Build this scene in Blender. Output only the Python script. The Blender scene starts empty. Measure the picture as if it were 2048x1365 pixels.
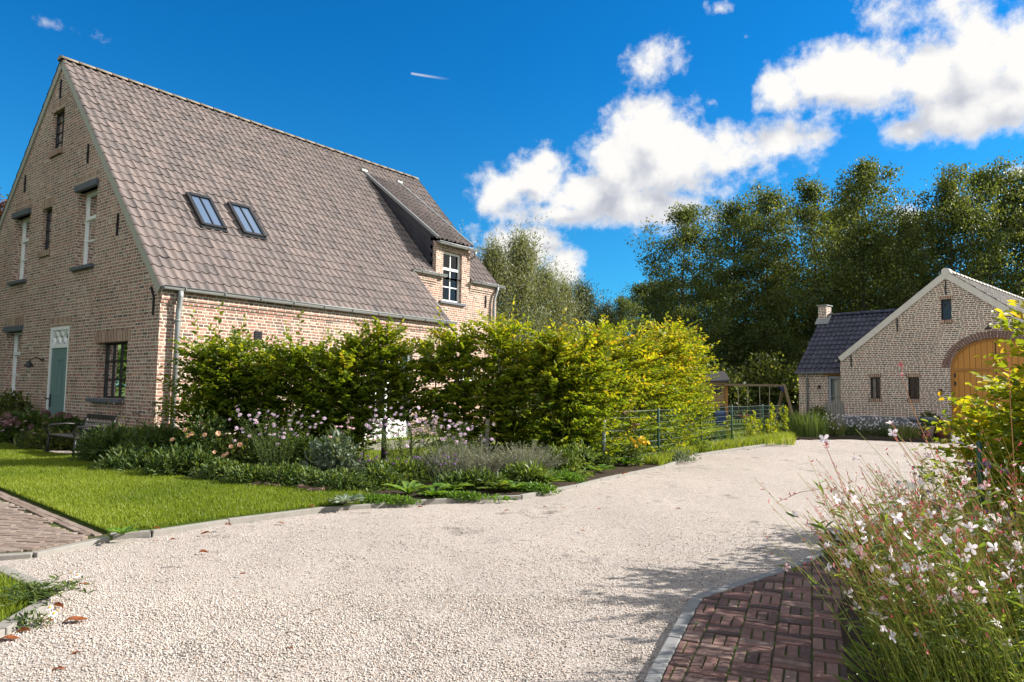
import bpy, bmesh, math, random
import numpy as np
from mathutils import Vector, Matrix
rad = math.radians
SC = bpy.context.scene
COL = SC.collection
random.seed(7)
RNG = np.random.default_rng(11)

# ------------------------------------------------------------------ camera, sky, sun, exposure
CAM_H = 1.2
PITCH, ROLL, FPX, PW, PH = rad(4.038), rad(0.8646), 1413.6, 2048.0, 1365.0
_f = np.array([0, math.cos(PITCH), math.sin(PITCH)])
_u = np.array([0, -math.sin(PITCH), math.cos(PITCH)])
_x = np.array([1.0, 0, 0])
CX = math.cos(ROLL) * _x + math.sin(ROLL) * _u
CU = -math.sin(ROLL) * _x + math.cos(ROLL) * _u
CF = _f
CAMP = np.array([0, 0, CAM_H])
cd = bpy.data.cameras.new('camera')
cam = bpy.data.objects.new('camera', cd)
COL.objects.link(cam)
cd.sensor_width = 36.0
cd.lens = FPX / PW * 36.0
cd.clip_start = 0.05
cd.clip_end = 3000
M = Matrix.Identity(4)
for i in range(3):
    M[i][0], M[i][1], M[i][2], M[i][3] = CX[i], CU[i], -CF[i], CAMP[i]
cam.matrix_world = M
SC.camera = cam


def ray(px, py):
    """direction of the sight line that the photograph was surveyed with"""
    return CX * ((px - PW / 2) / FPX) - CU * ((py - PH / 2) / FPX) + CF


def gp(px, py, z=0.0):
    d = ray(px, py)
    return CAMP + d * ((z - CAM_H) / d[2])


def dp(px, py, Y):
    d = ray(px, py)
    return CAMP + d * (Y / d[1])


SUN_AZ, SUN_EL = 80.0, 32.0
SUND = np.array([math.sin(rad(SUN_AZ)) * math.cos(rad(SUN_EL)), math.cos(rad(SUN_AZ)) * math.cos(rad(SUN_EL)), math.sin(rad(SUN_EL))])
sl = bpy.data.lights.new('sun', 'SUN')
sl.energy = 5.0
sl.angle = rad(0.5)
sl.color = (1.0, 0.945, 0.87)
sun = bpy.data.objects.new('sun', sl)
COL.objects.link(sun)
sun.rotation_euler = Vector(SUND).to_track_quat('Z', 'Y').to_euler()
sun.location = (20, 10, 30)
SC.view_settings.view_transform = 'Standard'
SC.view_settings.look = 'None'
SC.view_settings.gamma = 1.0
SC.view_settings.exposure = 1.14
SC.render.engine = 'CYCLES'
SC.cycles.max_bounces = 6
SC.cycles.diffuse_bounces = 3
SC.cycles.glossy_bounces = 3
SC.cycles.transmission_bounces = 4
SC.cycles.use_denoising = True


# ------------------------------------------------------------------ node helpers
class NT:
    def __init__(s, nt):
        s.nt = nt

    def n(s, typ, ins=None, **props):
        nd = s.nt.nodes.new('ShaderNode' + typ)
        for k, v in props.items():
            setattr(nd, k, v)
        if ins:
            for k, v in ins.items():
                sk = nd.inputs[k]
                if isinstance(v, bpy.types.NodeSocket):
                    s.nt.links.new(v, sk)
                elif isinstance(v, bpy.types.Node):
                    s.nt.links.new(v.outputs[0], sk)
                else:
                    sk.default_value = v
        return nd

    def m(s, op, a, b=None, c=None, clamp=False):
        ins = {0: a}
        if b is not None:
            ins[1] = b
        if c is not None:
            ins[2] = c
        return s.n('Math', ins, operation=op, use_clamp=clamp).outputs[0]

    def vm(s, op, a, b=None):
        ins = {0: a}
        if b is not None:
            ins[1] = b
        return s.n('VectorMath', ins, operation=op)

    def ss(s, v, lo, hi):
        return s.n('MapRange', {0: v, 1: lo, 2: hi, 3: 0.0, 4: 1.0}, interpolation_type='SMOOTHSTEP').outputs[0]

    def ramp(s, fac, stops, interp='LINEAR'):
        r = s.n('ValToRGB', {0: fac})
        cr = r.color_ramp
        cr.interpolation = interp
        while len(cr.elements) < len(stops):
            cr.elements.new(0.5)
        for e, (p, c) in zip(cr.elements, stops):
            e.position = p
            e.color = (c[0], c[1], c[2], 1)
        return r.outputs[0]

    def mix(s, fac, a, b, bt='MIX'):
        def c(v):
            return (v[0], v[1], v[2], 1) if isinstance(v, tuple) else v
        return s.n('Mix', {0: fac, 6: c(a), 7: c(b)}, data_type='RGBA', blend_type=bt).outputs[2]

    def noise(s, vec, scale, detail=3, rough=0.55, dims='3D'):
        return s.n('TexNoise', {'Vector': vec, 'Scale': scale, 'Detail': detail, 'Roughness': rough}, noise_dimensions=dims).outputs[0]

    def xyz(s, x, y=0.0, z=0.0):
        return s.n('CombineXYZ', {0: x, 1: y, 2: z}).outputs[0]


def new_mat(name):
    m = bpy.data.materials.new(name)
    m.use_nodes = True
    m.node_tree.nodes.clear()
    t = NT(m.node_tree)
    out = t.n('OutputMaterial')
    return m, t, out


def finish(t, out, color, rough=0.7, spec=0.3, metal=0.0, bump=None, bdist=0.01, bstr=1.0, transl=0.0, tcol=None):
    c = (color[0], color[1], color[2], 1) if isinstance(color, tuple) else color
    b = t.n('BsdfPrincipled', {'Base Color': c, 'Roughness': rough, 'Metallic': metal, 'Specular IOR Level': spec})
    if bump is not None:
        bn = t.n('Bump', {'Height': bump, 'Distance': bdist, 'Strength': bstr})
        t.nt.links.new(bn.outputs[0], b.inputs['Normal'])
    if transl:
        tr = t.n('BsdfTranslucent', {0: tcol if tcol is not None else c})
        mx = t.n('MixShader', {0: transl, 1: b.outputs[0], 2: tr.outputs[0]})
        t.nt.links.new(mx.outputs[0], out.inputs[0])
    else:
        t.nt.links.new(b.outputs[0], out.inputs[0])


def plain(name, color, rough=0.6, spec=0.3, metal=0.0, var=0.12, scale=6.0, bump=0.0):
    """a painted, wooden, metal ... surface with a little cloudy wear"""
    m, t, out = new_mat(name)
    co = t.n('TexCoord').outputs['Object']
    nz = t.noise(co, scale, 5, 0.65)
    f = t.m('MULTIPLY_ADD', nz, 2 * var, 1 - var)
    c = t.vm('SCALE', t.n('RGB').outputs[0])
    c.inputs[0].links[0].from_node.outputs[0].default_value = (color[0], color[1], color[2], 1)
    t.nt.links.new(f, c.inputs['Scale'])
    finish(t, out, c.outputs[0], rough, spec, metal, nz if bump else None, bump, 1.0)
    return m


def foliage(name, stops, transl=0.3, rough=0.45, spec=0.4, clump=0.0, clump_col=(0.1, 0.1, 0.02), boost=1.6, thru=None):
    """leaves: colour runs along stops by each leaf's own 'tint'"""
    m, t, out = new_mat(name)
    at = t.n('Attribute', attribute_name='tint')
    col = t.ramp(at.outputs['Fac'], stops)
    if clump:
        co = t.n('TexCoord').outputs['Object']
        nz = t.noise(co, 1.6, 2, 0.5)
        col = t.mix(t.m('MULTIPLY', t.ss(nz, 0.5, 0.68), clump), col, clump_col)
    tc = t.vm('MULTIPLY', col, thru or (boost * 1.08, boost, boost * 0.4)).outputs[0]
    finish(t, out, col, rough, spec, transl=transl, tcol=tc)
    return m


# ------------------------------------------------------------------ world: daylight sky with the cumulus of the day
W = bpy.data.worlds.new('World')
SC.world = W
W.use_nodes = True
W.node_tree.nodes.clear()
wt = NT(W.node_tree)


def azel(px, py):
    d = ray(px, py)
    d = d / np.linalg.norm(d)
    return math.atan2(d[0], d[1]), math.asin(d[2])


CLOUDS = [  # position, half sizes and thickness of each puff
    (1000, 388, 70, 55, 1), (1075, 365, 80, 62, 1), (1090, 330, 38, 34, 1), (1180, 392, 120, 74, 1), (1245, 330, 100, 100, 1),
    (1300, 275, 95, 75, 1), (1350, 330, 130, 95, 1), (1440, 310, 130, 68, 1), (1560, 275, 95, 48, .85), (1625, 272, 55, 26, .7),
    (1270, 415, 160, 55, 1), (1120, 430, 110, 36, .95),
    (1560, 180, 70, 54, 1), (1640, 155, 95, 72, 1), (1740, 160, 130, 82, 1), (1850, 150, 130, 100, 1), (1960, 115, 110, 115, 1),
    (2060, 120, 110, 140, 1), (1900, 235, 120, 66, 1), (1820, 262, 75, 44, 1), (2020, 200, 100, 72, 1), (2200, 60, 160, 130, 1),
    (1318, 122, 74, 48, .62), (1490, 75, 26, 18, .62), (1440, 18, 46, 22, .66), (1805, 22, 76, 52, .8), (1890, 8, 70, 44, .8),
    (1420, 205, 60, 40, .5),
    (1030, 505, 74, 62, 1), (1080, 492, 62, 54, 1), (1130, 535, 52, 46, 1), (945, 470, 34, 26, .6), (1000, 545, 80, 56, .9),
    (95, 45, 150, 34, .0), (1815, 432, 34, 30, .7), (2040, 345, 34, 26, .6),
]
grp = bpy.data.node_groups.new('cloud_density', 'ShaderNodeTree')
grp.interface.new_socket('p', in_out='INPUT', socket_type='NodeSocketVector')
grp.interface.new_socket('d', in_out='OUTPUT', socket_type='NodeSocketFloat')
grp.interface.new_socket('soft', in_out='OUTPUT', socket_type='NodeSocketFloat')
gt = NT(grp)
gi = grp.nodes.new('NodeGroupInput')
go = grp.nodes.new('NodeGroupOutput')
acc = None
for (px, py, rx, ry, k) in CLOUDS:
    a, e = azel(px, py)
    a1, _ = azel(px + rx, py)
    _, e1 = azel(px, py - ry)
    grow = 1.16 if k > .9 else 1.5
    ra, re = abs(a1 - a) * grow, abs(e1 - e) * grow
    dv = gt.vm('SUBTRACT', gi.outputs[0], (a, e, 0)).outputs[0]
    sc_ = gt.vm('MULTIPLY', dv, (1 / ra, 1 / re, 0)).outputs[0]
    ln = gt.vm('LENGTH', sc_).outputs['Value']
    v = gt.m('MULTIPLY_ADD', ln, -1.0 if k > .9 else -0.75, k if k > .9 else k * .8)
    acc = v if acc is None else gt.m('SMOOTH_MAX', acc, v, 0.12)
n1 = gt.noise(gi.outputs[0], 8.0, 7, 0.6)
n2 = gt.noise(gi.outputs[0], 38.0, 6, 0.62)
nn = gt.m('ADD', gt.m('MULTIPLY_ADD', n1, 2.1, -1.05), gt.m('MULTIPLY_ADD', n2, 1.1, -0.55))
grp.links.new(gt.m('ADD', acc, nn), go.inputs[0])
grp.links.new(gt.m('ADD', acc, gt.m('MULTIPLY_ADD', n1, 1.6, -0.8)), go.inputs[1])

tc = wt.n('TexCoord').outputs['Generated']
sep = wt.n('SeparateXYZ', {0: wt.vm('NORMALIZE', tc).outputs[0]})
az = wt.m('ARCTAN2', sep.outputs[0], sep.outputs[1])
el = wt.m('ARCSINE', sep.outputs[2])
pv = wt.xyz(az, el, 0.0)


def dens(p):
    g = wt.nt.nodes.new('ShaderNodeGroup')
    g.node_tree = grp
    wt.nt.links.new(p, g.inputs[0])
    return g.outputs[0], g.outputs[1]


d0, s0_ = dens(pv)
_, s1_ = dens(wt.vm('ADD', pv, (0.022, 0.045, 0)).outputs[0])
d0 = wt.m('ADD', d0, 0.0)
# unseen broken cumulus added to whiten the ambient light over the rest of the sky, outside the part surveyed puff by puff
rest = wt.ss(wt.m('ABSOLUTE', az), 0.85, 1.15)
high = wt.ss(el, 0.62, 0.8)
rest = wt.m('MAXIMUM', rest, high)
roll = wt.m('MULTIPLY_ADD', wt.noise(tc, 2.6, 6, 0.6), 3.2, -1.2)
d0 = wt.mix(rest, d0, roll)
cover = wt.ss(d0, -0.02, 0.6)
lit = wt.ss(wt.m('SUBTRACT', s0_, wt.m('MAXIMUM', s1_, -0.2)), -0.34, 0.30)
thick = wt.ss(s0_, 0.05, 0.8)
shade = wt.m('SUBTRACT', 1.0, wt.m('MULTIPLY', thick, wt.m('SUBTRACT', 1.0, lit)))
ccol = wt.ramp(shade, [(0.0, (4.0, 4.2, 4.85)), (0.5, (5.9, 6.0, 6.3)), (1.0, (7.9, 7.8, 7.6))])
cc = wt.vm('SCALE', ccol)
cc.inputs['Scale'].default_value = 0.90
sky = wt.n('TexSky', sky_type='NISHITA', sun_disc=False, sun_elevation=rad(SUN_EL), sun_rotation=rad(SUN_AZ),
           altitude=0, air_density=1.0, dust_density=0.3, ozone_density=3.0)
deep = wt.vm('MULTIPLY', sky.outputs[0], wt.ramp(wt.ss(el, 0.08, 0.5), [(0, (.17, .82, 1.14)), (1, (.04, .72, 1.22))])).outputs[0]
wcol = wt.mix(cover, deep, wt.vm('SCALE', cc.outputs[0]).outputs[0])
for nd_ in wt.nt.nodes:
    if nd_.type == 'VECT_MATH' and nd_.operation == 'SCALE' and nd_ is not cc and nd_.inputs[0].is_linked and nd_.inputs[0].links[0].from_node == cc:
        wt.nt.links.new(wt.m('MULTIPLY_ADD', rest, 0.12, 1.0), nd_.inputs['Scale'])   # brightens the added unseen clouds to lift the ambient light in the shade
# the short vapour trail of an aeroplane
ta, te = azel(820, 147)
tb, tf = azel(905, 160)
ux, uy = tb - ta, tf - te
ul = math.hypot(ux, uy)
rel = wt.vm('SUBTRACT', pv, (ta, te, 0)).outputs[0]
along = wt.m('DIVIDE', wt.vm('DOT_PRODUCT', rel, (ux / ul, uy / ul, 0)).outputs['Value'], ul)
across = wt.m('ABSOLUTE', wt.vm('DOT_PRODUCT', rel, (-uy / ul, ux / ul, 0)).outputs['Value'])
trail = wt.m('MULTIPLY', wt.m('SUBTRACT', 1.0, wt.ss(across, 0.0004, 0.0022)),
             wt.m('MULTIPLY', wt.ss(along, 0.0, 0.06), wt.m('SUBTRACT', 1.0, wt.ss(along, 0.2, 1.0))))
wcol = wt.mix(wt.m('MULTIPLY', trail, 0.6), wcol, (5.5, 5.8, 6.2))
bg = wt.n('Background', {0: wcol, 1: 0.064})
wo = wt.n('OutputWorld')
wt.nt.links.new(bg.outputs[0], wo.inputs[0])


# ------------------------------------------------------------------ object helpers
def tag(o, label=None, cat=None, group=None, kind=None):
    if label:
        o['label'] = label
    if cat:
        o['category'] = cat
    if group:
        o['group'] = group
    if kind:
        o['kind'] = kind
    return o


def empty(name, loc=(0, 0, 0), rz=0.0):
    o = bpy.data.objects.new(name, None)
    COL.objects.link(o)
    o.location = loc
    o.rotation_euler = (0, 0, rz)
    o.empty_display_size = 0.2
    return o


class MB:
    """collects polygons (with material slots and uvs) and links them as ONE mesh object"""
    def __init__(s):
        s.v, s.f, s.mi, s.uv, s.sm = [], [], [], [], []

    def poly(s, pts, mi=0, uv=None, smooth=False):
        b = len(s.v)
        s.v += [tuple(p) for p in pts]
        s.f.append(tuple(range(b, b + len(pts))))
        s.mi.append(mi)
        s.uv.append(uv)
        s.sm.append(smooth)

    def box(s, a, b, mi=0):
        x0, y0, z0 = [min(p, q) for p, q in zip(a, b)]
        x1, y1, z1 = [max(p, q) for p, q in zip(a, b)]
        P = [(x0, y0, z0), (x1, y0, z0), (x1, y1, z0), (x0, y1, z0), (x0, y0, z1), (x1, y0, z1), (x1, y1, z1), (x0, y1, z1)]
        for q in ((0, 3, 2, 1), (4, 5, 6, 7), (0, 1, 5, 4), (1, 2, 6, 5), (2, 3, 7, 6), (3, 0, 4, 7)):
            s.poly([P[i] for i in q], mi)

    def bar(s, a, b, w, h, up=(0, 0, 1), mi=0):
        """a box from a to b, w wide and h tall"""
        a, b, up = Vector(a), Vector(b), Vector(up)
        d = (b - a).normalized()
        x = d.cross(up).normalized() * (w / 2)
        z = x.normalized().cross(d).normalized() * (h / 2)
        A = [a - x - z, a + x - z, a + x + z, a - x + z]
        B = [p + (b - a) for p in A]
        s.poly(A[::-1] if True else A, mi)
        s.poly(B, mi)
        for i in range(4):
            j = (i + 1) % 4
            s.poly([A[i], A[j], B[j], B[i]], mi)

    def tube(s, pts, r, n=8, mi=0, caps=True):
        pts = [Vector(p) for p in pts]
        rr = r if isinstance(r, (list, tuple)) else [r] * len(pts)
        rings = []
        ref = Vector((0.31, 0.17, 0.93)).normalized()
        for i, p in enumerate(pts):
            d = (pts[min(i + 1, len(pts) - 1)] - pts[max(i - 1, 0)]).normalized()
            if abs(d.dot(ref)) > 0.97:
                ref = Vector((1, 0, 0))
            x = d.cross(ref).normalized()
            y = d.cross(x)
            rings.append([p + (x * math.cos(2 * math.pi * k / n) + y * math.sin(2 * math.pi * k / n)) * rr[i] for k in range(n)])
        for i in range(len(rings) - 1):
            for k in range(n):
                j = (k + 1) % n
                s.poly([rings[i][k], rings[i][j], rings[i + 1][j], rings[i + 1][k]], mi, smooth=True)
        if caps:
            s.poly(rings[0][::-1], mi)
            s.poly(rings[-1], mi)

    def lathe(s, prof, c=(0, 0, 0), n=20, mi=0):
        cx, cy, cz = c
        R = [[(cx + r * math.cos(2 * math.pi * k / n), cy + r * math.sin(2 * math.pi * k / n), cz + z) for k in range(n)] for r, z in prof]
        for i in range(len(R) - 1):
            for k in range(n):
                j = (k + 1) % n
                s.poly([R[i][k], R[i][j], R[i + 1][j], R[i + 1][k]], mi, smooth=True)

    def build(s, name, mats, parent=None, bevel=0.0):
        me = bpy.data.meshes.new(name)
        me.from_pydata(s.v, [], s.f)
        for m in (mats if isinstance(mats, (list, tuple)) else [mats]):
            me.materials.append(m)
        me.polygons.foreach_set('material_index', s.mi)
        me.polygons.foreach_set('use_smooth', s.sm)
        ul = me.uv_layers.new(name='UVMap')
        uvs = np.zeros((len(me.loops), 2), dtype=np.float32)
        for p, u in zip(me.polygons, s.uv):
            nx, ny, nz = [abs(c) for c in p.normal]
            for k, li in enumerate(range(p.loop_start, p.loop_start + p.loop_total)):
                if u is not None:
                    uvs[li] = u[k]
                else:
                    co = s.v[me.loops[li].vertex_index]
                    uvs[li] = (co[1], co[2]) if nx >= ny and nx >= nz else ((co[0], co[2]) if ny >= nz else (co[0], co[1]))
        ul.data.foreach_set('uv', uvs.ravel())
        o = bpy.data.objects.new(name, me)
        COL.objects.link(o)
        if any(s.sm):
            bm = bmesh.new()
            bm.from_mesh(me)
            bmesh.ops.remove_doubles(bm, verts=bm.verts, dist=1e-5)
            bm.to_mesh(me)
            bm.free()
        if bevel:
            md = o.modifiers.new('bevel', 'BEVEL')
            md.width = bevel
            md.segments = 2
            md.limit_method = 'ANGLE'
            bm = bmesh.new()
            bm.from_mesh(me)
            bmesh.ops.remove_doubles(bm, verts=bm.verts, dist=1e-5)
            bm.to_mesh(me)
            bm.free()
        if parent:
            o.parent = parent
        return o


def np_mesh(name, V, F, mat, parent=None, tint=None, smooth=False):
    """V (n,3); F list of (m,k) index arrays; one linked object"""
    me = bpy.data.meshes.new(name)
    V = np.asarray(V, dtype=np.float32)
    me.vertices.add(len(V))
    me.vertices.foreach_set('co', V.ravel())
    idx, starts, pos = [], [], 0
    for a in F:
        a = np.asarray(a)
        idx.append(a.ravel())
        starts.append(pos + np.arange(len(a)) * a.shape[1])
        pos += a.size
    idx = np.concatenate(idx).astype(np.int32)
    starts = np.concatenate(starts).astype(np.int32)
    me.loops.add(len(idx))
    me.loops.foreach_set('vertex_index', idx)
    me.polygons.add(len(starts))
    me.polygons.foreach_set('loop_start', starts)
    if smooth:
        me.polygons.foreach_set('use_smooth', np.ones(len(starts), dtype=bool))
    for m in (mat if isinstance(mat, (list, tuple)) else [mat]):
        me.materials.append(m)
    if tint is not None:
        at = me.attributes.new('tint', 'FLOAT', 'POINT')
        at.data.foreach_set('value', np.asarray(tint, dtype=np.float32))
    me.update(calc_edges=True)
    o = bpy.data.objects.new(name, me)
    COL.objects.link(o)
    if parent:
        o.parent = parent
    return o


def unit(a):
    return a / np.maximum(np.linalg.norm(a, axis=-1, keepdims=True), 1e-9)


def leaf_geo(P, D, N, L, Wd, shape=6, fold=0.25, droop=0.15):
    """leaf blades: base P, direction D, face normal N"""
    D = unit(D)
    S = unit(np.cross(D, N))
    N = unit(np.cross(S, D))
    L = np.broadcast_to(L, (len(P),))[:, None]
    Wd = np.broadcast_to(Wd, (len(P),))[:, None]
    n = len(P)
    i = np.arange(n)[:, None]
    if shape == 4:
        V = np.stack([P, P + D * L * .45 + S * Wd * .5 + N * Wd * fold, P + D * L - N * L * droop, P + D * L * .45 - S * Wd * .5 + N * Wd * fold], 1)
        return V.reshape(-1, 3), [i * 4 + np.array([[0, 1, 2, 3]])], 4
    V = np.stack([P, P + D * L * .3 + S * Wd * .46 + N * Wd * fold, P + D * L * .7 + S * Wd * .4 + N * (Wd * fold - L * droop * .5), P + D * L - N * L * droop,
                  P + D * L * .7 - S * Wd * .4 + N * (Wd * fold - L * droop * .5), P + D * L * .3 - S * Wd * .46 + N * Wd * fold], 1)
    return V.reshape(-1, 3), [np.concatenate([i * 6 + np.array([[0, 1, 2, 3]]), i * 6 + np.array([[0, 3, 4, 5]])])], 6


def leaves(name, P, D, N, L, Wd, mat, parent=None, tint=None, shape=6, fold=0.25, droop=0.15):
    V, F, k = leaf_geo(np.asarray(P, float), np.asarray(D, float), np.asarray(N, float), L, Wd, shape, fold, droop)
    if tint is None:
        tint = RNG.random(len(P))
    return np_mesh(name, V, F, mat, parent, np.repeat(tint, k))


def blades(name, P, H, Wd, mat, parent=None, lean=0.35, lean_dir=None, tint=None):
    """grass blades: bent strips of two faces"""
    n = len(P)
    a = RNG.random(n) * 2 * np.pi
    s = np.stack([np.cos(a), np.sin(a), np.zeros(n)], 1)
    b = RNG.random(n) * 2 * np.pi
    ln = np.stack([np.cos(b), np.sin(b), np.zeros(n)], 1) * (RNG.random(n)[:, None] * lean)
    if lean_dir is not None:
        ln = ln + np.asarray(lean_dir)
    H = np.broadcast_to(H, (n,))[:, None]
    Wd = np.broadcast_to(Wd, (n,))[:, None]
    up = np.array([0, 0, 1.0])
    m = P + (up * .6 + ln * .35) * H
    t = P + (up * .95 + ln) * H
    V = np.stack([P - s * Wd * .5, P + s * Wd * .5, m + s * Wd * .42, m - s * Wd * .42, t], 1).reshape(-1, 3)
    i = np.arange(n)[:, None] * 5
    if tint is None:
        tint = RNG.random(n)
    return np_mesh(name, V, [i + np.array([[0, 1, 2, 3]]), i + np.array([[3, 2, 4]])], mat, parent, np.repeat(tint, 5))


def stems(name, lines, mat, parent=None, n=4):
    """many thin tapering stems as one mesh; lines = [(points (k,3), radius0, radius1)]"""
    VV, FF, b = [], [], 0
    ang = np.arange(n) * 2 * np.pi / n
    for pts, r0, r1 in lines:
        pts = np.asarray(pts, float)
        k = len(pts)
        d = unit(np.gradient(pts, axis=0))
        ref = np.array([0.93, 0.2, 0.31]) if abs(d[0][2]) > 0.6 else np.array([0.1, 0.2, 0.97])
        x = unit(np.cross(d, ref))
        y = np.cross(d, x)
        r = np.linspace(r0, r1, k)[:, None, None]
        V = pts[:, None, :] + (x[:, None, :] * np.cos(ang)[None, :, None] + y[:, None, :] * np.sin(ang)[None, :, None]) * r
        VV.append(V.reshape(-1, 3))
        for i in range(k - 1):
            a0 = b + i * n + np.arange(n)
            a1 = b + i * n + (np.arange(n) + 1) % n
            FF.append(np.stack([a0, a1, a1 + n, a0 + n], 1))
        b += k * n
    return np_mesh(name, np.concatenate(VV), [np.concatenate(FF)], mat, parent, smooth=True)


def rnd_dirs(n, up=0.3, spread=1.0):
    v = RNG.normal(size=(n, 3)) * spread
    v[:, 2] += up
    return unit(v)


_NOI = np.random.default_rng(3).random((24, 24, 24))


def vnoise(P, s):
    """smooth value noise 0..1"""
    q = np.asarray(P) * s + 100.0
    i = np.floor(q).astype(int)
    f = q - i
    f = f * f * (3 - 2 * f)
    r = 0
    for dx in (0, 1):
        for dy in (0, 1):
            for dz in (0, 1):
                w = (f[:, 0] if dx else 1 - f[:, 0]) * (f[:, 1] if dy else 1 - f[:, 1]) * (f[:, 2] if dz else 1 - f[:, 2])
                r = r + w * _NOI[(i[:, 0] + dx) % 24, (i[:, 1] + dy) % 24, (i[:, 2] + dz) % 24]
    return r


def in_poly(P, poly):
    x, y = P[:, 0], P[:, 1]
    ins = np.zeros(len(P), bool)
    j = len(poly) - 1
    for i in range(len(poly)):
        xi, yi = poly[i][0], poly[i][1]
        xj, yj = poly[j][0], poly[j][1]
        c = ((yi > y) != (yj > y)) & (x < (xj - xi) * (y - yi) / (yj - yi + 1e-12) + xi)
        ins ^= c
        j = i
    return ins


def scatter(poly, n):
    poly = np.asarray(poly)
    lo, hi = poly.min(0), poly.max(0)
    out = []
    tot = 0
    while tot < n:
        P = lo + RNG.random((n * 2, 2)) * (hi - lo)
        P = P[in_poly(P, poly)]
        out.append(P)
        tot += len(P)
    return np.concatenate(out)[:n]


# ------------------------------------------------------------------ materials of the place
def brick_mat(name, palette, mortar, rh=0.062, bw=0.21, mw=0.011, smear=0.35, cross=True, mortar2=None):
    m, t, out = new_mat(name)
    uv = t.n('UVMap', uv_map='UVMap').outputs[0]
    wob = t.noise(uv, 14.0, 2, 0.5)
    wob2 = t.noise(uv, 1.3, 2, 0.5)
    sp = t.n('SeparateXYZ', {0: uv})
    u = t.m('ADD', sp.outputs[0], t.m('MULTIPLY_ADD', wob, 0.012, -0.006))
    v = t.m('ADD', sp.outputs[1], t.m('ADD', t.m('MULTIPLY_ADD', wob, 0.010, -0.005), t.m('MULTIPLY_ADD', wob2, 0.010, -0.005)))
    vr = t.m('DIVIDE', v, rh)
    row = t.m('FLOOR', vr)
    fv = t.m('FRACT', vr)
    par = t.m('MODULO', t.m('ABSOLUTE', row), 2.0)
    if cross:
        width = t.m('MULTIPLY_ADD', par, -bw / 2, bw)
    else:
        width = t.m('ADD', bw, t.m('MULTIPLY', par, 0.0))
    ur = t.m('ADD', t.m('DIVIDE', u, width), t.m('MULTIPLY', t.n('TexWhiteNoise', {1: row}, noise_dimensions='1D').outputs[0], 7.0))
    colm = t.m('FLOOR', ur)
    fu = t.m('FRACT', ur)
    du = t.m('MULTIPLY', t.m('MINIMUM', fu, t.m('SUBTRACT', 1.0, fu)), width)
    dv = t.m('MULTIPLY', t.m('MINIMUM', fv, t.m('SUBTRACT', 1.0, fv)), rh)
    d = t.m('MINIMUM', du, dv)
    fine = t.noise(uv, 60.0, 4, 0.65)
    d = t.m('ADD', d, t.m('MULTIPLY_ADD', fine, 0.008, -0.004))
    face = t.ss(d, mw * 0.35, mw * 0.85)
    cell = t.xyz(colm, row, 0.0)
    r1 = t.n('TexWhiteNoise', {0: cell}, noise_dimensions='3D').outputs[0]
    r2 = t.n('TexWhiteNoise', {0: t.vm('ADD', cell, (17.3, 5.1, 2.0)).outputs[0]}, noise_dimensions='3D').outputs[0]
    bc = t.ramp(r1, palette)
    bv = t.m('MULTIPLY_ADD', t.noise(uv, 24.0, 4, 0.7), 0.7, 0.65)
    b2 = t.vm('SCALE', bc)
    t.nt.links.new(t.m('MULTIPLY', bv, t.m('MULTIPLY_ADD', r2, 0.4, 0.8)), b2.inputs['Scale'])
    big = t.noise(uv, 0.55, 4, 0.6)
    mc = t.mix(t.noise(uv, 5.0, 4, 0.6), mortar, mortar2 or tuple(c * .78 for c in mortar))
    sm = t.m('MULTIPLY', t.ss(t.m('ADD', t.noise(uv, 19.0, 5, 0.7), t.m('MULTIPLY_ADD', big, 0.4, -0.2)), 0.54, 0.68), smear)
    f2 = t.m('MULTIPLY', face, t.m('SUBTRACT', 1.0, sm))
    c = t.mix(f2, mc, b2.outputs[0])
    # weather: broad tone changes, runs of dirt and damp along the ground
    run = t.noise(t.vm('MULTIPLY', uv, (2.2, 0.35, 1.0)).outputs[0], 1.6, 5, 0.65)
    foot = t.m('SUBTRACT', 1.0, t.ss(t.m('ADD', sp.outputs[1], t.m('MULTIPLY_ADD', big, -0.9, 0.45)), 0.05, 0.75))
    wth = t.m('ADD', t.m('MULTIPLY_ADD', big, 0.34, 0.83), t.m('MULTIPLY_ADD', t.ss(run, 0.52, 0.72), -0.20, 0.04))
    wth = t.m('MULTIPLY', wth, t.m('MULTIPLY_ADD', foot, -0.25, 1.0))
    cw = t.vm('SCALE', c)
    t.nt.links.new(wth, cw.inputs['Scale'])
    c = cw.outputs[0]
    bh = t.m('ADD', t.m('MULTIPLY', face, 0.8), t.m('MULTIPLY', fine, 0.35))
    finish(t, out, c, 0.85, 0.15, bump=bh, bdist=0.012, bstr=0.8)
    return m


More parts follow.
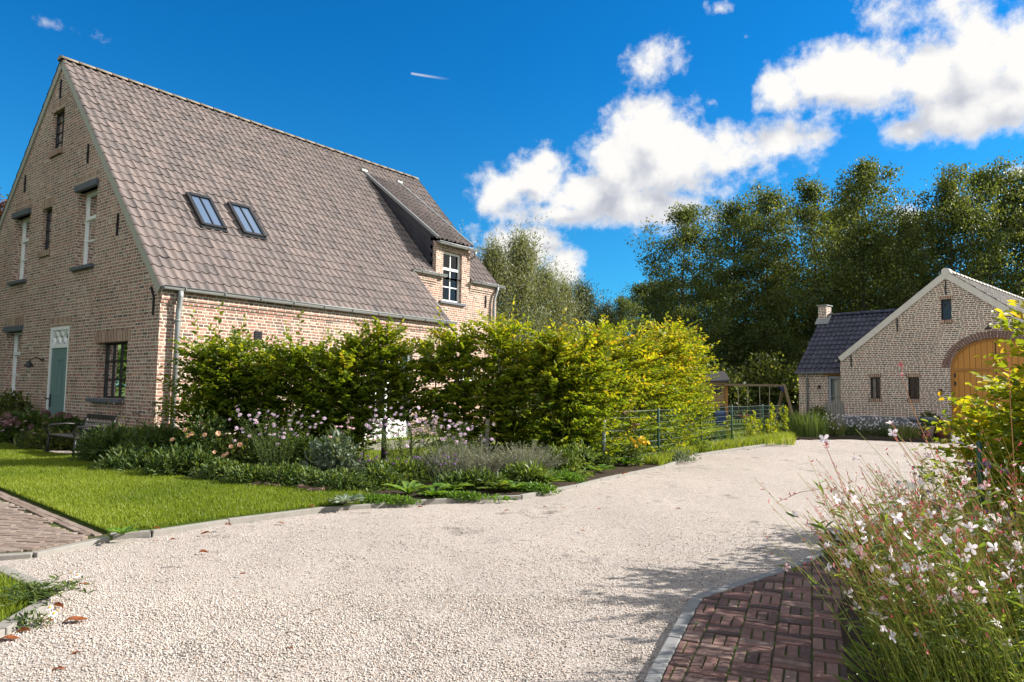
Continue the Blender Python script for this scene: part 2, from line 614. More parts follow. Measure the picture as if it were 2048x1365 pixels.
def tile_mat(name, stops, lichen=(0.35, 0.32, 0.24), amount=0.35, rough=0.75):
    m, t, out = new_mat(name)
    uv = t.n('UVMap', uv_map='UVMap').outputs[0]
    sp = t.n('SeparateXYZ', {0: uv})
    cell = t.xyz(t.m('FLOOR', sp.outputs[0]), t.m('FLOOR', sp.outputs[1]), 0.0)
    r1 = t.n('TexWhiteNoise', {0: cell}, noise_dimensions='3D').outputs[0]
    co = t.n('TexCoord').outputs['Object']
    n1 = t.noise(co, 3.5, 5, 0.65)
    n2 = t.noise(co, 30.0, 5, 0.7)
    n3 = t.noise(t.vm('MULTIPLY', uv, (3.0, 0.6, 1.0)).outputs[0], 2.0, 4, 0.6)
    f = t.m('ADD', t.m('MULTIPLY', r1, 0.42), t.m('ADD', t.m('MULTIPLY_ADD', n1, 0.7, -0.13), t.m('MULTIPLY_ADD', n3, 0.6, -0.3)), clamp=True)
    c = t.ramp(f, stops)
    c = t.mix(t.m('MULTIPLY', t.ss(n2, 0.54, 0.72), amount), c, lichen)
    stk = t.noise(t.vm('MULTIPLY', co, (2.4, 0.30, 0.30)).outputs[0], 1.5, 5, 0.62)
    c = t.mix(t.m('MULTIPLY', t.ss(stk, 0.52, 0.70), 0.38), c, tuple(v * .42 for v in stops[len(stops) // 2][1]))
    c = t.mix(t.m('MULTIPLY', t.ss(t.noise(co, 11.0, 4, 0.6), 0.64, 0.74), amount * 1.2), c, tuple(min(1, v * 1.35) for v in lichen))
    finish(t, out, c, rough, 0.25, bump=n2, bdist=0.004)
    return m


def wood_mat(name, c1, c2, board=0.16, axis=0, rough=0.6, gap=0.006):
    """planks along z (axis 0: boards side by side in uv.x) or along x (axis 1)"""
    m, t, out = new_mat(name)
    uv = t.n('UVMap', uv_map='UVMap').outputs[0]
    sp = t.n('SeparateXYZ', {0: uv})
    a, b = sp.outputs[axis], sp.outputs[1 - axis]
    k = t.m('DIVIDE', a, board)
    fr = t.m('FRACT', k)
    r = t.n('TexWhiteNoise', {1: t.m('FLOOR', k)}, noise_dimensions='1D').outputs[0]
    grain = t.noise(t.xyz(t.m('MULTIPLY', a, 60.0), t.m('MULTIPLY', b, 2.5), t.m('MULTIPLY', r, 9.0)), 1.0, 4, 0.6)
    c = t.mix(t.m('ADD', t.m('MULTIPLY', grain, 0.75), t.m('MULTIPLY', r, 0.3), clamp=True), c1, c2)
    groove = t.ss(t.m('MULTIPLY', t.m('MINIMUM', fr, t.m('SUBTRACT', 1.0, fr)), board), gap * .4, gap)
    c = t.mix(groove, tuple(x * .3 for x in c1), c)
    finish(t, out, c, rough, 0.3, bump=t.m('ADD', groove, t.m('MULTIPLY', grain, 0.15)), bdist=0.005)
    return m


def glass_mat(name, tint=(0.02, 0.025, 0.03)):
    m, t, out = new_mat(name)
    g = t.n('BsdfGlass', {0: (0.9, 0.95, 0.95, 1), 1: 0.0, 2: 1.1})
    gl = t.n('BsdfGlossy', {0: (0.95, 0.97, 1.0, 1), 1: 0.02})
    tr = t.n('BsdfTransparent', {0: (0.82, 0.88, 0.88, 1)})
    fr = t.n('Fresnel', {0: 1.5})
    mx = t.n('MixShader', {0: fr.outputs[0], 1: tr.outputs[0], 2: gl.outputs[0]})
    t.nt.nodes.remove(g)
    t.nt.links.new(mx.outputs[0], out.inputs[0])
    return m


MT = {}
MT['brick'] = brick_mat('house_brick', [(0, (.17, .095, .077)), (.25, (.34, .168, .127)), (.5, (.27, .137, .11)), (.68, (.42, .22, .165)), (.85, (.11, .076, .07)), (1, (.46, .33, .26))],
                        (.58, .52, .43), smear=.62, mw=.0165, mortar2=(.53, .45, .345))
MT['brick_barn'] = brick_mat('barn_brick', [(0, (.22, .125, .095)), (.3, (.16, .105, .088)), (.55, (.30, .145, .105)), (.8, (.105, .084, .076)), (1, (.38, .26, .20))],
                             (.84, .755, .63), mw=.019, smear=.34, mortar2=(.72, .635, .52))
MT['soldier'] = brick_mat('upright_brick', [(0, (.17, .085, .065)), (.5, (.27, .14, .10)), (1, (.38, .25, .19))], (.58, .49, .37), rh=.5, bw=.066, cross=False, smear=.5, mw=.016)
MT['tile'] = tile_mat('roof_tile', [(0, (.088, .077, .075)), (.25, (.125, .105, .099)), (.5, (.155, .126, .115)), (.72, (.182, .142, .127)), (1, (.215, .18, .158))], amount=.4, lichen=(.23, .205, .17))
MT['tile_dark'] = tile_mat('dark_roof_tile', [(0, (.028, .03, .045)), (.5, (.052, .052, .075)), (1, (.085, .08, .105))], (.13, .13, .15), .25, .42)
MT['ridge'] = plain('ridge_tile', (.27, .225, .165), .85, .2, var=.3, scale=5, bump=.004)
MT['verge'] = plain('verge_board', (.38, .37, .31), .6, .3, var=.12)
MT['zinc'] = plain('zinc', (.25, .26, .255), .5, .4, .35, var=.2, scale=5)
MT['white'] = plain('white_paint', (.80, .80, .77), .4, .4, var=.05)
MT['black'] = plain('black_steel', (.018, .018, .02), .4, .4, var=.2)
MT['blue_stone'] = plain('blue_stone', (.105, .115, .135), .55, .35, var=.15, scale=14)
MT['teal'] = wood_mat('teal_door', (.14, .215, .205), (.16, .24, .225), .14, 0, .45, .005)
MT['glass'] = glass_mat('window_glass')
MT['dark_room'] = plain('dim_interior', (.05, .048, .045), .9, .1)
MT['curtain'] = plain('net_curtain', (.5, .47, .42), .9, .1, var=.2, scale=9)
MT['slate'] = tile_mat('slate_cheek', [(0, (.03, .03, .038)), (.5, (.05, .05, .06)), (1, (.075, .072, .085))], (.1, .1, .11), .15, .55)
MT['concrete'] = plain('concrete_kerb', (.235, .22, .195), .85, .2, var=.25, scale=12, bump=.004)
MT['bluekerb'] = plain('grey_kerb', (.20, .20, .195), .8, .2, var=.22, scale=12, bump=.004)
MT['oak'] = wood_mat('oak_door', (.44, .19, .035), (.56, .265, .055), .155, 0, .45, .008)
MT['oakframe'] = wood_mat('oak_frame', (.32, .14, .032), (.42, .20, .05), .5, 0, .5, .0001)
MT['barnverge'] = plain('barn_verge', (.62, .58, .51), .7, .2, var=.15)
MT['greymetal'] = plain('grey_paint', (.30, .33, .36), .45, .4, var=.08)
MT['plinth'] = plain('plinth_render', (.165, .175, .185), .85, .2, var=.2, scale=4)
MT['pine'] = wood_mat('pine_boards', (.30, .185, .09), (.42, .28, .15), .12, 1, .7, .008)
MT['post_wood'] = wood_mat('pine_post', (.20, .145, .08), (.28, .21, .125), .5, 0, .7, .0001)
MT['greywood'] = wood_mat('weathered_wood', (.17, .15, .125), (.30, .275, .24), .5, 0, .85, .0001)
MT['darkwood'] = plain('dark_stained_wood', (.035, .03, .027), .6, .3, var=.3, scale=20)
MT['green_wire'] = plain('green_coated_steel', (.03, .082, .058), .45, .4, var=.15)
MT['wire'] = plain('galvanised_wire', (.30, .34, .31), .4, .5, .5)
MT['terracotta'] = plain('terracotta', (.36, .14, .075), .85, .15, var=.25, scale=9)
MT['paleclay'] = plain('pale_clay', (.36, .26, .20), .85, .15, var=.25, scale=9)
MT['zincpot'] = plain('dull_zinc_pot', (.16, .18, .20), .6, .3, .2, var=.25)
MT['blue_plastic'] = plain('blue_plastic', (.03, .055, .18), .4, .4, var=.08)
MT['red_plastic'] = plain('red_plastic', (.55, .02, .04), .4, .4, var=.05)
MT['rope'] = plain('rope', (.45, .40, .30), .9, .1)
MT['bark'] = plain('bark', (.10, .082, .062), .9, .1, var=.4, scale=20, bump=.01)
MT['stem_brown'] = plain('twig_bark', (.13, .105, .075), .85, .15, var=.35, scale=30)
MT['soil'] = plain('garden_soil', (.055, .042, .03), .95, .05, var=.5, scale=25, bump=.03)
MT['skypane'] = MT['glass']


def ground_mats():
    # gravel: pale angular chippings, a few dark and rusty ones, dark gaps, thin patches where the base shows
    m, t, out = new_mat('gravel')
    co = t.n('TexCoord').outputs['Object']
    wv = t.vm('ADD', co, t.vm('SCALE', t.n('TexNoise', {'Vector': co, 'Scale': 60.0, 'Detail': 2.0}).outputs[1]).outputs[0])
    wv.inputs[1].links[0].from_node.inputs['Scale'].default_value = 0.008
    vo = t.n('TexVoronoi', {'Vector': wv.outputs[0], 'Scale': 118.0}, feature='F1')
    ve = t.n('TexVoronoi', {'Vector': wv.outputs[0], 'Scale': 118.0}, feature='DISTANCE_TO_EDGE')
    rs = t.n('SeparateColor', {0: vo.outputs['Color']})
    c = t.ramp(rs.outputs[0], [(0, (.12, .105, .092)), (.04, (.22, .18, .15)), (.08, (.39, .33, .285)), (.35, (.45, .39, .34)), (.62, (.50, .44, .39)), (.88, (.55, .50, .455)), (.94, (.38, .27, .195)), (1, (.59, .545, .50))])
    patch = t.noise(co, 1.1, 6, 0.62)
    patch2 = t.noise(co, 6.0, 5, 0.62)
    thin = t.ss(t.m('ADD', patch, t.m('MULTIPLY_ADD', patch2, 0.75, -0.375)), 0.58, 0.80)
    gapw = t.m('MULTIPLY_ADD', thin, 0.26, 0.085)
    gap = t.ss(ve.outputs[0], t.m('MULTIPLY', gapw, 0.25), gapw)
    drop = t.ss(rs.outputs[1], t.m('MULTIPLY', thin, 0.42), t.m('MULTIPLY_ADD', thin, 0.42, 0.04))
    f = t.m('MULTIPLY', gap, drop)
    c = t.mix(f, t.mix(thin, (.21, .185, .16), (.105, .092, .08)), c)
    h = t.m('MULTIPLY', f, t.m('MULTIPLY_ADD', rs.outputs[2], 0.8, 0.45))
    wear = t.m('ADD', t.m('MULTIPLY_ADD', t.noise(co, 0.55, 5, 0.6), 0.36, 0.72), t.m('MULTIPLY_ADD', t.noise(t.vm('MULTIPLY', co, (1.6, .35, 1)).outputs[0], 1.4, 4, 0.6), 0.22, -0.11))
    cw = t.vm('SCALE', c)
    t.nt.links.new(wear, cw.inputs['Scale'])
    c = cw.outputs[0]
    finish(t, out, c, 0.85, 0.2, bump=h, bdist=0.009, bstr=0.6)
    MT['gravel'] = m
    m, t, out = new_mat('pebble')
    at = t.n('Attribute', attribute_name='tint')
    finish(t, out, t.ramp(at.outputs['Fac'], [(0, (.11, .095, .08)), (.07, (.27, .22, .175)), (.12, (.42, .36, .31)), (.6, (.50, .445, .395)), (.92, (.58, .54, .49)), (1, (.32, .20, .13))]), 0.8, 0.2)
    MT['pebble'] = m
    # turf seen between the blades
    m, t, out = new_mat('turf')
    co = t.n('TexCoord').outputs['Object']
    f = t.m('MULTIPLY_ADD', t.noise(co, 40.0, 4, 0.7), 0.6, t.m('MULTIPLY', t.noise(co, 0.9, 4, 0.6), 0.45))
    c = t.ramp(f, [(.25, (.035, .06, .008)), (.5, (.07, .11, .012)), (.75, (.12, .165, .022))])
    finish(t, out, c, 0.95, 0.1, bump=t.noise(co, 120.0, 3, 0.7), bdist=0.03)
    MT['turf'] = m
    m, t, out = new_mat('meadow')
    co = t.n('TexCoord').outputs['Object']
    f = t.m('MULTIPLY_ADD', t.noise(co, 9.0, 5, 0.7), 0.5, t.m('MULTIPLY', t.noise(co, 0.2, 4, 0.6), 0.5))
    c = t.ramp(f, [(.25, (.03, .05, .012)), (.5, (.06, .10, .016)), (.75, (.11, .14, .035))])
    finish(t, out, c, 0.95, 0.1, bump=t.noise(co, 60.0, 3, 0.7), bdist=0.05)
    MT['meadow'] = m
    # clay pavers of the two brick pavings (each paver is modelled; tint by its place)
    m, t, out = new_mat('clay_paver')
    at = t.n('Attribute', attribute_name='tint')
    co = t.n('TexCoord').outputs['Object']
    c = t.ramp(at.outputs['Fac'], [(0, (.075, .05, .043)), (.35, (.135, .078, .066)), (.65, (.185, .10, .082)), (.9, (.22, .135, .11)), (1, (.17, .125, .105))])
    nz = t.noise(co, 45.0, 5, 0.7)
    c2 = t.vm('SCALE', c)
    t.nt.links.new(t.m('MULTIPLY_ADD', nz, 0.9, 0.55), c2.inputs['Scale'])
    c3 = t.mix(t.m('MULTIPLY', t.ss(t.noise(co, 9.0, 5, 0.65), 0.56, 0.72), 0.4), c2.outputs[0], (.30, .25, .22))
    finish(t, out, c3, 0.8, 0.2, bump=nz, bdist=0.004)
    MT['paver'] = m
    m, t, out = new_mat('moss_joint')
    co = t.n('TexCoord').outputs['Object']
    c = t.ramp(t.noise(co, 9.0, 5, 0.7), [(.38, (.05, .042, .033)), (.52, (.055, .065, .02)), (.66, (.08, .13, .025))])
    finish(t, out, c, 0.95, 0.1)
    MT['joint'] = m
    m, t, out = new_mat('grey_brown_paver')
    at = t.n('Attribute', attribute_name='tint')
    co = t.n('TexCoord').outputs['Object']
    c = t.ramp(at.outputs['Fac'], [(0, (.15, .11, .088)), (.5, (.20, .152, .122)), (1, (.25, .20, .165))])
    nz = t.noise(co, 30.0, 5, 0.7)
    c2 = t.vm('SCALE', c)
    t.nt.links.new(t.m('MULTIPLY_ADD', nz, 0.9, 0.55), c2.inputs['Scale'])
    finish(t, out, c2.outputs[0], 0.85, 0.2, bump=nz, bdist=0.004)
    MT['paver_brown'] = m


ground_mats()

# ------------------------------------------------------------------ the ground: sheets a little above one another
GZ_TURF, GZ_SOIL = 0.05, 0.045


def sheet(name, poly, z, mat):
    b = MB()
    b.poly([(p[0], p[1], z) for p in poly])
    for p, q in zip(poly, list(poly[1:]) + [poly[0]]):
        b.poly([(p[0], p[1], z), (q[0], q[1], z), (q[0], q[1], -.12), (p[0], p[1], -.12)])
    o = b.build(name, mat)
    tag(o, kind='structure')
    return o


b = MB()
b.poly([(-900, -60, -.09), (900, -60, -.09), (900, 1500, -.09), (-900, 1500, -.09)])
tag(b.build('ground', MT['meadow']), kind='structure')

DRIVE_LEFT = [(-3.3, 4.9), (-3.09, 5.59), (-2.85, 5.72), (-2.45, 6.26), (-1.79, 6.95), (-1.4, 7.19), (-.99, 7.48), (-.38, 7.77), (.12, 7.95), (.81, 8.88), (1.2, 9.55), (2.48, 11.45), (3.68, 13.83), (5.1, 15.6), (6.51, 17.3), (7.7, 19.2)]
GRAVEL = [(-9, 0.5), (-9, 4.7)] + DRIVE_LEFT + [(9.34, 19.55), (11.8, 19.15), (13.6, 20.6), (18, 17), (18, .5)]
gx = np.arange(-9, 18.01, .14)
gy = np.arange(.5, 21, .14)
XX, YY = np.meshgrid(gx, gy, indexing='ij')
PP = np.stack([XX.ravel(), YY.ravel(), np.zeros(XX.size)], 1)
PP[:, 2] = (vnoise(PP, .9) - .5) * .035 + (vnoise(PP, 3.1) - .5) * .018
big = [(p[0] - (.12 if p[0] < 5 else 0), p[1] + .1) for p in GRAVEL]
keep = in_poly(PP, big).reshape(XX.shape)
ii = np.arange(XX.size).reshape(XX.shape)
ok = keep[:-1, :-1] & keep[1:, :-1] & keep[1:, 1:] & keep[:-1, 1:]
F = np.stack([ii[:-1, :-1][ok], ii[1:, :-1][ok], ii[1:, 1:][ok], ii[:-1, 1:][ok]], 1)
used, inv = np.unique(F.ravel(), return_inverse=True)
tag(np_mesh('gravel_driveway', PP[used], [inv.reshape(-1, 4)], MT['gravel'], smooth=True), kind='structure')


def pebbles(name, P, size, mat):
    n = len(P)
    oct_ = np.array([[1, 0, 0], [0, 1, 0], [-1, 0, 0], [0, -1, 0], [0, 0, 1], [0, 0, -1.0]])
    V = oct_[None] * (0.55 + .7 * RNG.random((n, 6, 1))) * (size * (.6 + .8 * RNG.random((n, 1, 1))))
    a = RNG.random(n) * 6.28
    ca, sa = np.cos(a)[:, None], np.sin(a)[:, None]
    x, y, z = V[..., 0] * 1.25, V[..., 1], V[..., 2] * .75
    V = np.stack([x * ca - y * sa, x * sa + y * ca, z], -1)
    til = RNG.normal(size=(n, 2)) * .35
    V[..., 2] += V[..., 0] * til[:, :1] + V[..., 1] * til[:, 1:]
    V = V + P[:, None, :]
    F = np.array([[0, 1, 4], [1, 2, 4], [2, 3, 4], [3, 0, 4], [1, 0, 5], [2, 1, 5], [3, 2, 5], [0, 3, 5]])
    return np_mesh(name, V.reshape(-1, 3), [(np.arange(n)[:, None, None] * 6 + F[None]).reshape(-1, 3)], mat, tint=np.repeat(RNG.random(n), 6))


P2 = np.concatenate([scatter([(-3.2, 2.5), (-3.3, 4.9), (-2.6, 6.0), (-1.0, 7.2), (1.0, 7.4), (3.0, 6.4), (1.2, 4.2), (.9, 3.6), (.5, 2.5)], 60000),
                     scatter([(-3.2, 2.5), (-3.0, 4.4), (1.1, 4.2), (.9, 3.6), (.5, 2.5)], 45000)])
LTRI = [(-3.25, 4.6), (-2.66, 4.15), (-2.46, 3.84), (-2.4, 3.4), (-9, 1.0), (-9, 4.55)]
P2 = P2[~in_poly(P2, LTRI)]
P3 = np.concatenate([P2, np.zeros((len(P2), 1))], 1)
P3[:, 2] = (vnoise(P3, .9) - .5) * .035 + (vnoise(P3, 3.1) - .5) * .018 + .002
dens_ = vnoise(P3 * [1, 1, 0], 2.3) + .4 * vnoise(P3 * [1, 1, 0] + 9, 7)
P3 = P3[RNG.random(len(P3)) < np.clip(1.55 - dens_, .12, 1) * np.clip((7.3 - P3[:, 1]) / 3.2, 0, 1)]
tag(pebbles('loose_gravel', P3, .0047, MT['pebble']), 'pale loose chippings lying on the gravel driveway', 'gravel', kind='stuff')

LAWN = [(-3.16, 5.66), (-2.9, 5.82), (-2.5, 6.34), (-1.84, 7.03), (-1.42, 7.3), (-1.4, 7.6), (-1.62, 7.85), (-2.11, 8.06), (-3.69, 8.62), (-4.6, 9.4), (-6.36, 11.2), (-7.5, 11.75), (-9.58, 13.5), (-16, 18.5), (-16, 17.1), (-9.0, 10.95), (-5.5, 7.80)]
sheet('front_lawn', LAWN, GZ_TURF, MT['turf'])
BED = [(-1.35, 7.45), (-.99, 7.58), (-.38, 7.87), (.08, 8.05), (.75, 8.95), (1.13, 9.62), (2.4, 11.5), (3.6, 13.9), (5.0, 15.7), (4.4, 16.2), (3.0, 14.2), (1.6, 12.2), (.4, 11.4), (-5.4, 11.6), (-6.3, 12.4), (-11, 16.3), (-13, 16.5), (-9.58, 13.4), (-6.36, 11.15), (-4.6, 9.35), (-3.69, 8.58), (-2.11, 8.0), (-1.62, 7.8)]
sheet('garden_bed', BED, GZ_SOIL, MT['soil'])
sheet('bench_gravel_patch', [(-7.9, 12.3), (-7.75, 11.8), (-7.0, 11.35), (-6.45, 11.05), (-6.2, 11.4), (-7.0, 12.2)], .056, MT['gravel'])
BACK = [(-5.4, 11.62), (.4, 11.42), (1.6, 12.22), (3.0, 14.22), (4.4, 16.22), (5.05, 15.72), (6.4, 17.3), (7.6, 19.3), (9.5, 26), (12, 36), (-4, 40), (-6, 14)]
sheet('back_lawn', BACK, .02, MT['turf'])
sheet('barn_bed', [(7.6, 19.35), (9.34, 19.62), (11.8, 19.25), (13.4, 20.6), (14.2, 21.6), (11.4, 24.5), (10.2, 26), (8.4, 24)], .03, MT['soil'])
sheet('right_bed', [(1.2, 1.8), (1.32, 2.8), (1.78, 3.9), (2.5, 5.0), (3.4, 6.2), (4.3, 7.6), (7, 9), (8, 1.5)], .062, MT['soil'])
sheet('patio', [(-2.6, 13.6), (-3.7, 14.6), (-1.0, 18.2), (.4, 17.1)], .05, MT['concrete'])

tg = foliage('grass_blade', [(0, (.075, .125, .012)), (.5, (.18, .235, .02)), (.85, (.25, .30, .04)), (1, (.33, .30, .09))], .4, .5, .3)


def turf_blades(name, poly, n, h, w, z, label, cat='grass'):
    P = scatter(poly, n)
    P = np.concatenate([P, np.full((n, 1), z)], 1)
    hh = h * (.5 + RNG.random(n)) * (.7 + .6 * vnoise(P, 1.7))
    tn = np.clip(.15 + .5 * vnoise(P, 1.1) + .45 * RNG.random(n) - .15, 0, 1)
    return tag(blades(name, P, hh, w, tg, lean=.7, tint=tn), label, cat, kind='stuff')


turf_blades('lawn_grass', [p for p in LAWN if p[0] > -13], 120000, .034, .006, GZ_TURF, 'short mown green grass of the front lawn beside the driveway')
turf_blades('back_grass', [(-4.5, 12), (.4, 11.5), (1.6, 12.3), (3.0, 14.3), (4.4, 16.3), (5.05, 15.8), (6.4, 17.4), (7.6, 19.4), (9.3, 25.5), (3, 27), (-2, 20)], 60000, .06, .009, .02, 'mown grass of the back garden behind the hedge and wire fence')


# kerbs: separate stones laid end to end
def kerb(name, line, w, z0, z1, mat, stone=1.0):
    bb = MB()
    for i in range(len(line) - 1):
        a, c = Vector((*line[i], 0)), Vector((*line[i + 1], 0))
        L = (c - a).length
        k = max(1, round(L / stone))
        d = (c - a) / k
        for j in range(k):
            p, q = a + d * (j + .004), a + d * (j + .996)
            s_ = (q - p).normalized().cross(Vector((0, 0, 1))) * (w / 2)
            zt = z1 + random.uniform(-.004, .004)
            A = [p - s_, p + s_, q + s_, q - s_]
            lo = [(v.x, v.y, z0) for v in A]
            hi = [(v.x, v.y, zt) for v in A]
            bb.poly(hi)
            for u in range(4):
                v = (u + 1) % 4
                bb.poly([lo[u], lo[v], hi[v], hi[u]])
    o = bb.build(name, mat, bevel=.006)
    tag(o, kind='structure')
    return o


kerb('lawn_kerb', [(-3.12, 5.62), (-2.87, 5.76), (-2.47, 6.29), (-1.81, 6.98), (-1.4, 7.24), (-.99, 7.52), (-.38, 7.81), (.12, 7.99), (.81, 8.92), (1.2, 9.6), (2.46, 11.48), (3.66, 13.87), (5.08, 15.64), (6.49, 17.34), (7.68, 19.24)], .055, -.1, .045, MT['concrete'])
kerb('path_kerb', [(-9.0, 4.35), (-3.98, 4.73), (-3.3, 5.0), (-3.1, 5.55)], .07, -.1, .034, MT['concrete'])
kerb('verge_kerb', [(-9, 5.15 - .75), (-3.22, 4.55), (-2.66, 4.13), (-2.46, 3.82), (-2.4, 3.42), (-2.45, 2.6)], .08, -.1, .05, MT['concrete'], .6)
kerb('paving_kerb', [(.05, 1.4), (.62, 3.03), (.96, 3.85), (1.07, 4.1), (1.36, 4.36), (1.68, 4.65), (2.11, 5.07), (2.63, 5.65), (3.3, 6.5), (4.2, 7.8)], .062, -.1, .05, MT['bluekerb'], .5)
VERGE = [(-3.27, 4.5), (-2.7, 4.1), (-2.5, 3.8), (-2.44, 3.4), (-2.49, 2.6), (-9, 2), (-9, 4.35)]
sheet('verge_lawn', VERGE, .04, MT['turf'])
turf_blades('verge_grass', [(-3.27, 4.5), (-2.7, 4.1), (-2.5, 3.8), (-2.44, 3.4), (-2.49, 2.6), (-4.5, 2.6), (-5, 4.4)], 16000, .045, .004, .04, 'tuft of green grass at the lower left beside the small kerb')


def cut(poly, a, c):
    """keep the part of a polygon on the right of the line a -> c"""
    nx, ny = (c[1] - a[1]), -(c[0] - a[0])
    out = []
    for k in range(len(poly)):
        p, q = poly[k], poly[(k + 1) % len(poly)]
        dpn = (p[0] - a[0]) * nx + (p[1] - a[1]) * ny
        dq = (q[0] - a[0]) * nx + (q[1] - a[1]) * ny
        if dpn >= 0:
            out.append(p)
        if dpn * dq < 0:
            f = dpn / (dpn - dq)
            out.append((p[0] + (q[0] - p[0]) * f, p[1] + (q[1] - p[1]) * f))
    return out


def pavers(name, cells, size, z, mat, gap, bev=.005, edge=(), tilt=1.0):
    """cells = list of (cx, cy, angle, tint); bricks cut along the kerb line; one mesh of bevelled bricks"""
    L, Wd, H = size
    V, F, T = [], [], []
    for (cx, cy, an, tn) in cells:
        ca, sa = math.cos(an), math.sin(an)
        P = []
        for (sx, sy) in ((-1, -1), (1, -1), (1, 1), (-1, 1)):
            x, y = sx * (L / 2 - gap / 2), sy * (Wd / 2 - gap / 2)
            P.append((cx + x * ca - y * sa, cy + x * sa + y * ca))
        for a, c in zip(edge, edge[1:]):
            L_ = math.hypot(c[0] - a[0], c[1] - a[1])
            t = ((cx - a[0]) * (c[0] - a[0]) + (cy - a[1]) * (c[1] - a[1])) / L_ ** 2
            dist = ((cx - a[0]) * (c[1] - a[1]) - (cy - a[1]) * (c[0] - a[0])) / L_
            if -.25 / L_ < t < 1 + .25 / L_ and abs(dist) < .2 and len(P) > 2:
                P = cut(P, a, c)
        if len(P) < 3:
            continue
        mx, my = sum(p[0] for p in P) / len(P), sum(p[1] for p in P) / len(P)
        if max(math.hypot(p[0] - mx, p[1] - my) for p in P) < .03:
            continue
        dz = random.uniform(-.003, .003)
        tx, ty = random.uniform(-.02, .02) * tilt, random.uniform(-.02, .02) * tilt
        k, n = len(V), len(P)
        for (e, zz) in ((0, -H), (0, -bev), (bev, 0)):
            for (x, y) in P:
                d = math.hypot(x - mx, y - my)
                f = 1 - e * 1.35 / d
                X, Y = mx + (x - mx) * f, my + (y - my) * f
                V.append((X, Y, z + zz + dz + tx * (X - cx) + ty * (Y - cy)))
                T.append(tn)
        for r in (0, n):
            for q in range(n):
                w_ = (q + 1) % n
                F.append((k + r + q, k + r + w_, k + r + n + w_, k + r + n + q))
        F.append(tuple(k + 2 * n + q for q in range(n)))
    me = bpy.data.meshes.new(name)
    me.from_pydata(V, [], F)
    me.materials.append(mat)
    me.attributes.new('tint', 'FLOAT', 'POINT').data.foreach_set('value', np.array(T, dtype=np.float32))
    o = bpy.data.objects.new(name, me)
    COL.objects.link(o)
    tag(o, kind='structure')
    return o


# right paving: blocks of three clay bricks, turned alternately
PAVE = [(.02, 1.5), (.66, 3.03), (1.0, 3.83), (1.11, 4.07), (1.39, 4.31), (1.71, 4.6), (2.14, 5.02), (2.66, 5.6), (3.2, 6.3), (4, 6.2), (2.6, 3.4), (2.3, 1.5)]
ang = math.atan2(3.83 - 3.03, 1.0 - .66)
ca, sa = math.cos(ang), math.sin(ang)
cells = []
B_ = .160
for i in range(-14, 30):
    for j in range(-14, 30):
        for k in (-1, 0, 1):
            if (i + j) % 2:
                lx, ly, an = i * B_ + k * B_ / 3, j * B_, ang + math.pi / 2
            else:
                lx, ly, an = i * B_, j * B_ + k * B_ / 3, ang
            x, y = .66 + lx * ca - ly * sa, 3.03 + lx * sa + ly * ca
            if in_poly(np.array([[x + .0, y]]), [(p[0] - .12, p[1] + .05) for p in PAVE])[0]:
                cells.append((x, y, an + random.uniform(-.02, .02), random.random()))
KERB_R = [(.05, 1.4), (.62, 3.03), (.96, 3.85), (1.07, 4.1), (1.36, 4.36), (1.68, 4.65), (2.11, 5.07), (2.63, 5.65), (3.3, 6.5), (4.2, 7.8)]
pavers('brick_paving', cells, (B_, B_ / 3, .06), .05, MT['paver'], .0075, edge=[(p[0] + .034, p[1] - .012) for p in KERB_R])
sheet('paving_joints', PAVE, .0435, MT['joint'])

# left path: long thin grey-brown bricks in stretcher bond
PATH = [(-3.13, 5.52), (-3.32, 5.03), (-3.98, 4.77), (-9.0, 4.39), (-12, 12.6), (-9.05, 10.85), (-5.54, 7.72)]
ang = math.atan2(-.14, 1)
ca, sa = math.cos(ang), math.sin(ang)
cells = []
for i in range(-50, 12):
    for j in range(-30, 160):
        lx, ly = i * .2 + (.1 if j % 2 else 0) + (.03 if j % 3 else 0), j * .055
        x, y = -3.3 + lx * ca - ly * sa, 5.0 + lx * sa + ly * ca
        if -9 < x and y < 10.2 and in_poly(np.array([[x + .0, y]]), [(p[0] + .04, p[1] - .02) for p in PATH])[0]:
            cells.append((x, y, ang, random.random()))
dvec = np.array([-5.54 + 3.13, 7.72 - 5.52])
dl = np.linalg.norm(dvec)
e0, e1 = np.array([-3.17, 5.61]), np.array([-9.02, 10.94])
ev = unit((e1 - e0)[None])[0] if 'unit' in globals() else (e1 - e0) / np.linalg.norm(e1 - e0)
en = np.array([-ev[1], ev[0]])
en = en if en[1] < 0 else -en
eang = math.atan2(ev[1], ev[0])
keepc = []
for q in cells:
    if np.dot(np.array(q[:2]) - e0, en) > .155:
        keepc.append(q)
cells = keepc
for r_ in range(2):
    for k_ in range(int(np.linalg.norm(e1 - e0) / .2)):
        q = e0 + ev * (k_ * .2 + .1 + r_ * .07) + en * (.03 + r_ * .056)
        cells.append((q[0], q[1], eang, random.random()))
pavers('brick_path', cells, (.2, .055, .06), .04, MT['paver_brown'], .004, .003, tilt=.3, edge=[(-3.14, 5.6), (-3.34, 5.05), (-4.0, 4.79), (-9, 4.42)])
sheet('path_joints', [(-3.05, 5.7), (-3.32, 5.03), (-3.98, 4.77), (-9.0, 4.39), (-12, 12.6), (-8.85, 11.1), (-5.4, 7.95)], .028, MT['joint'])


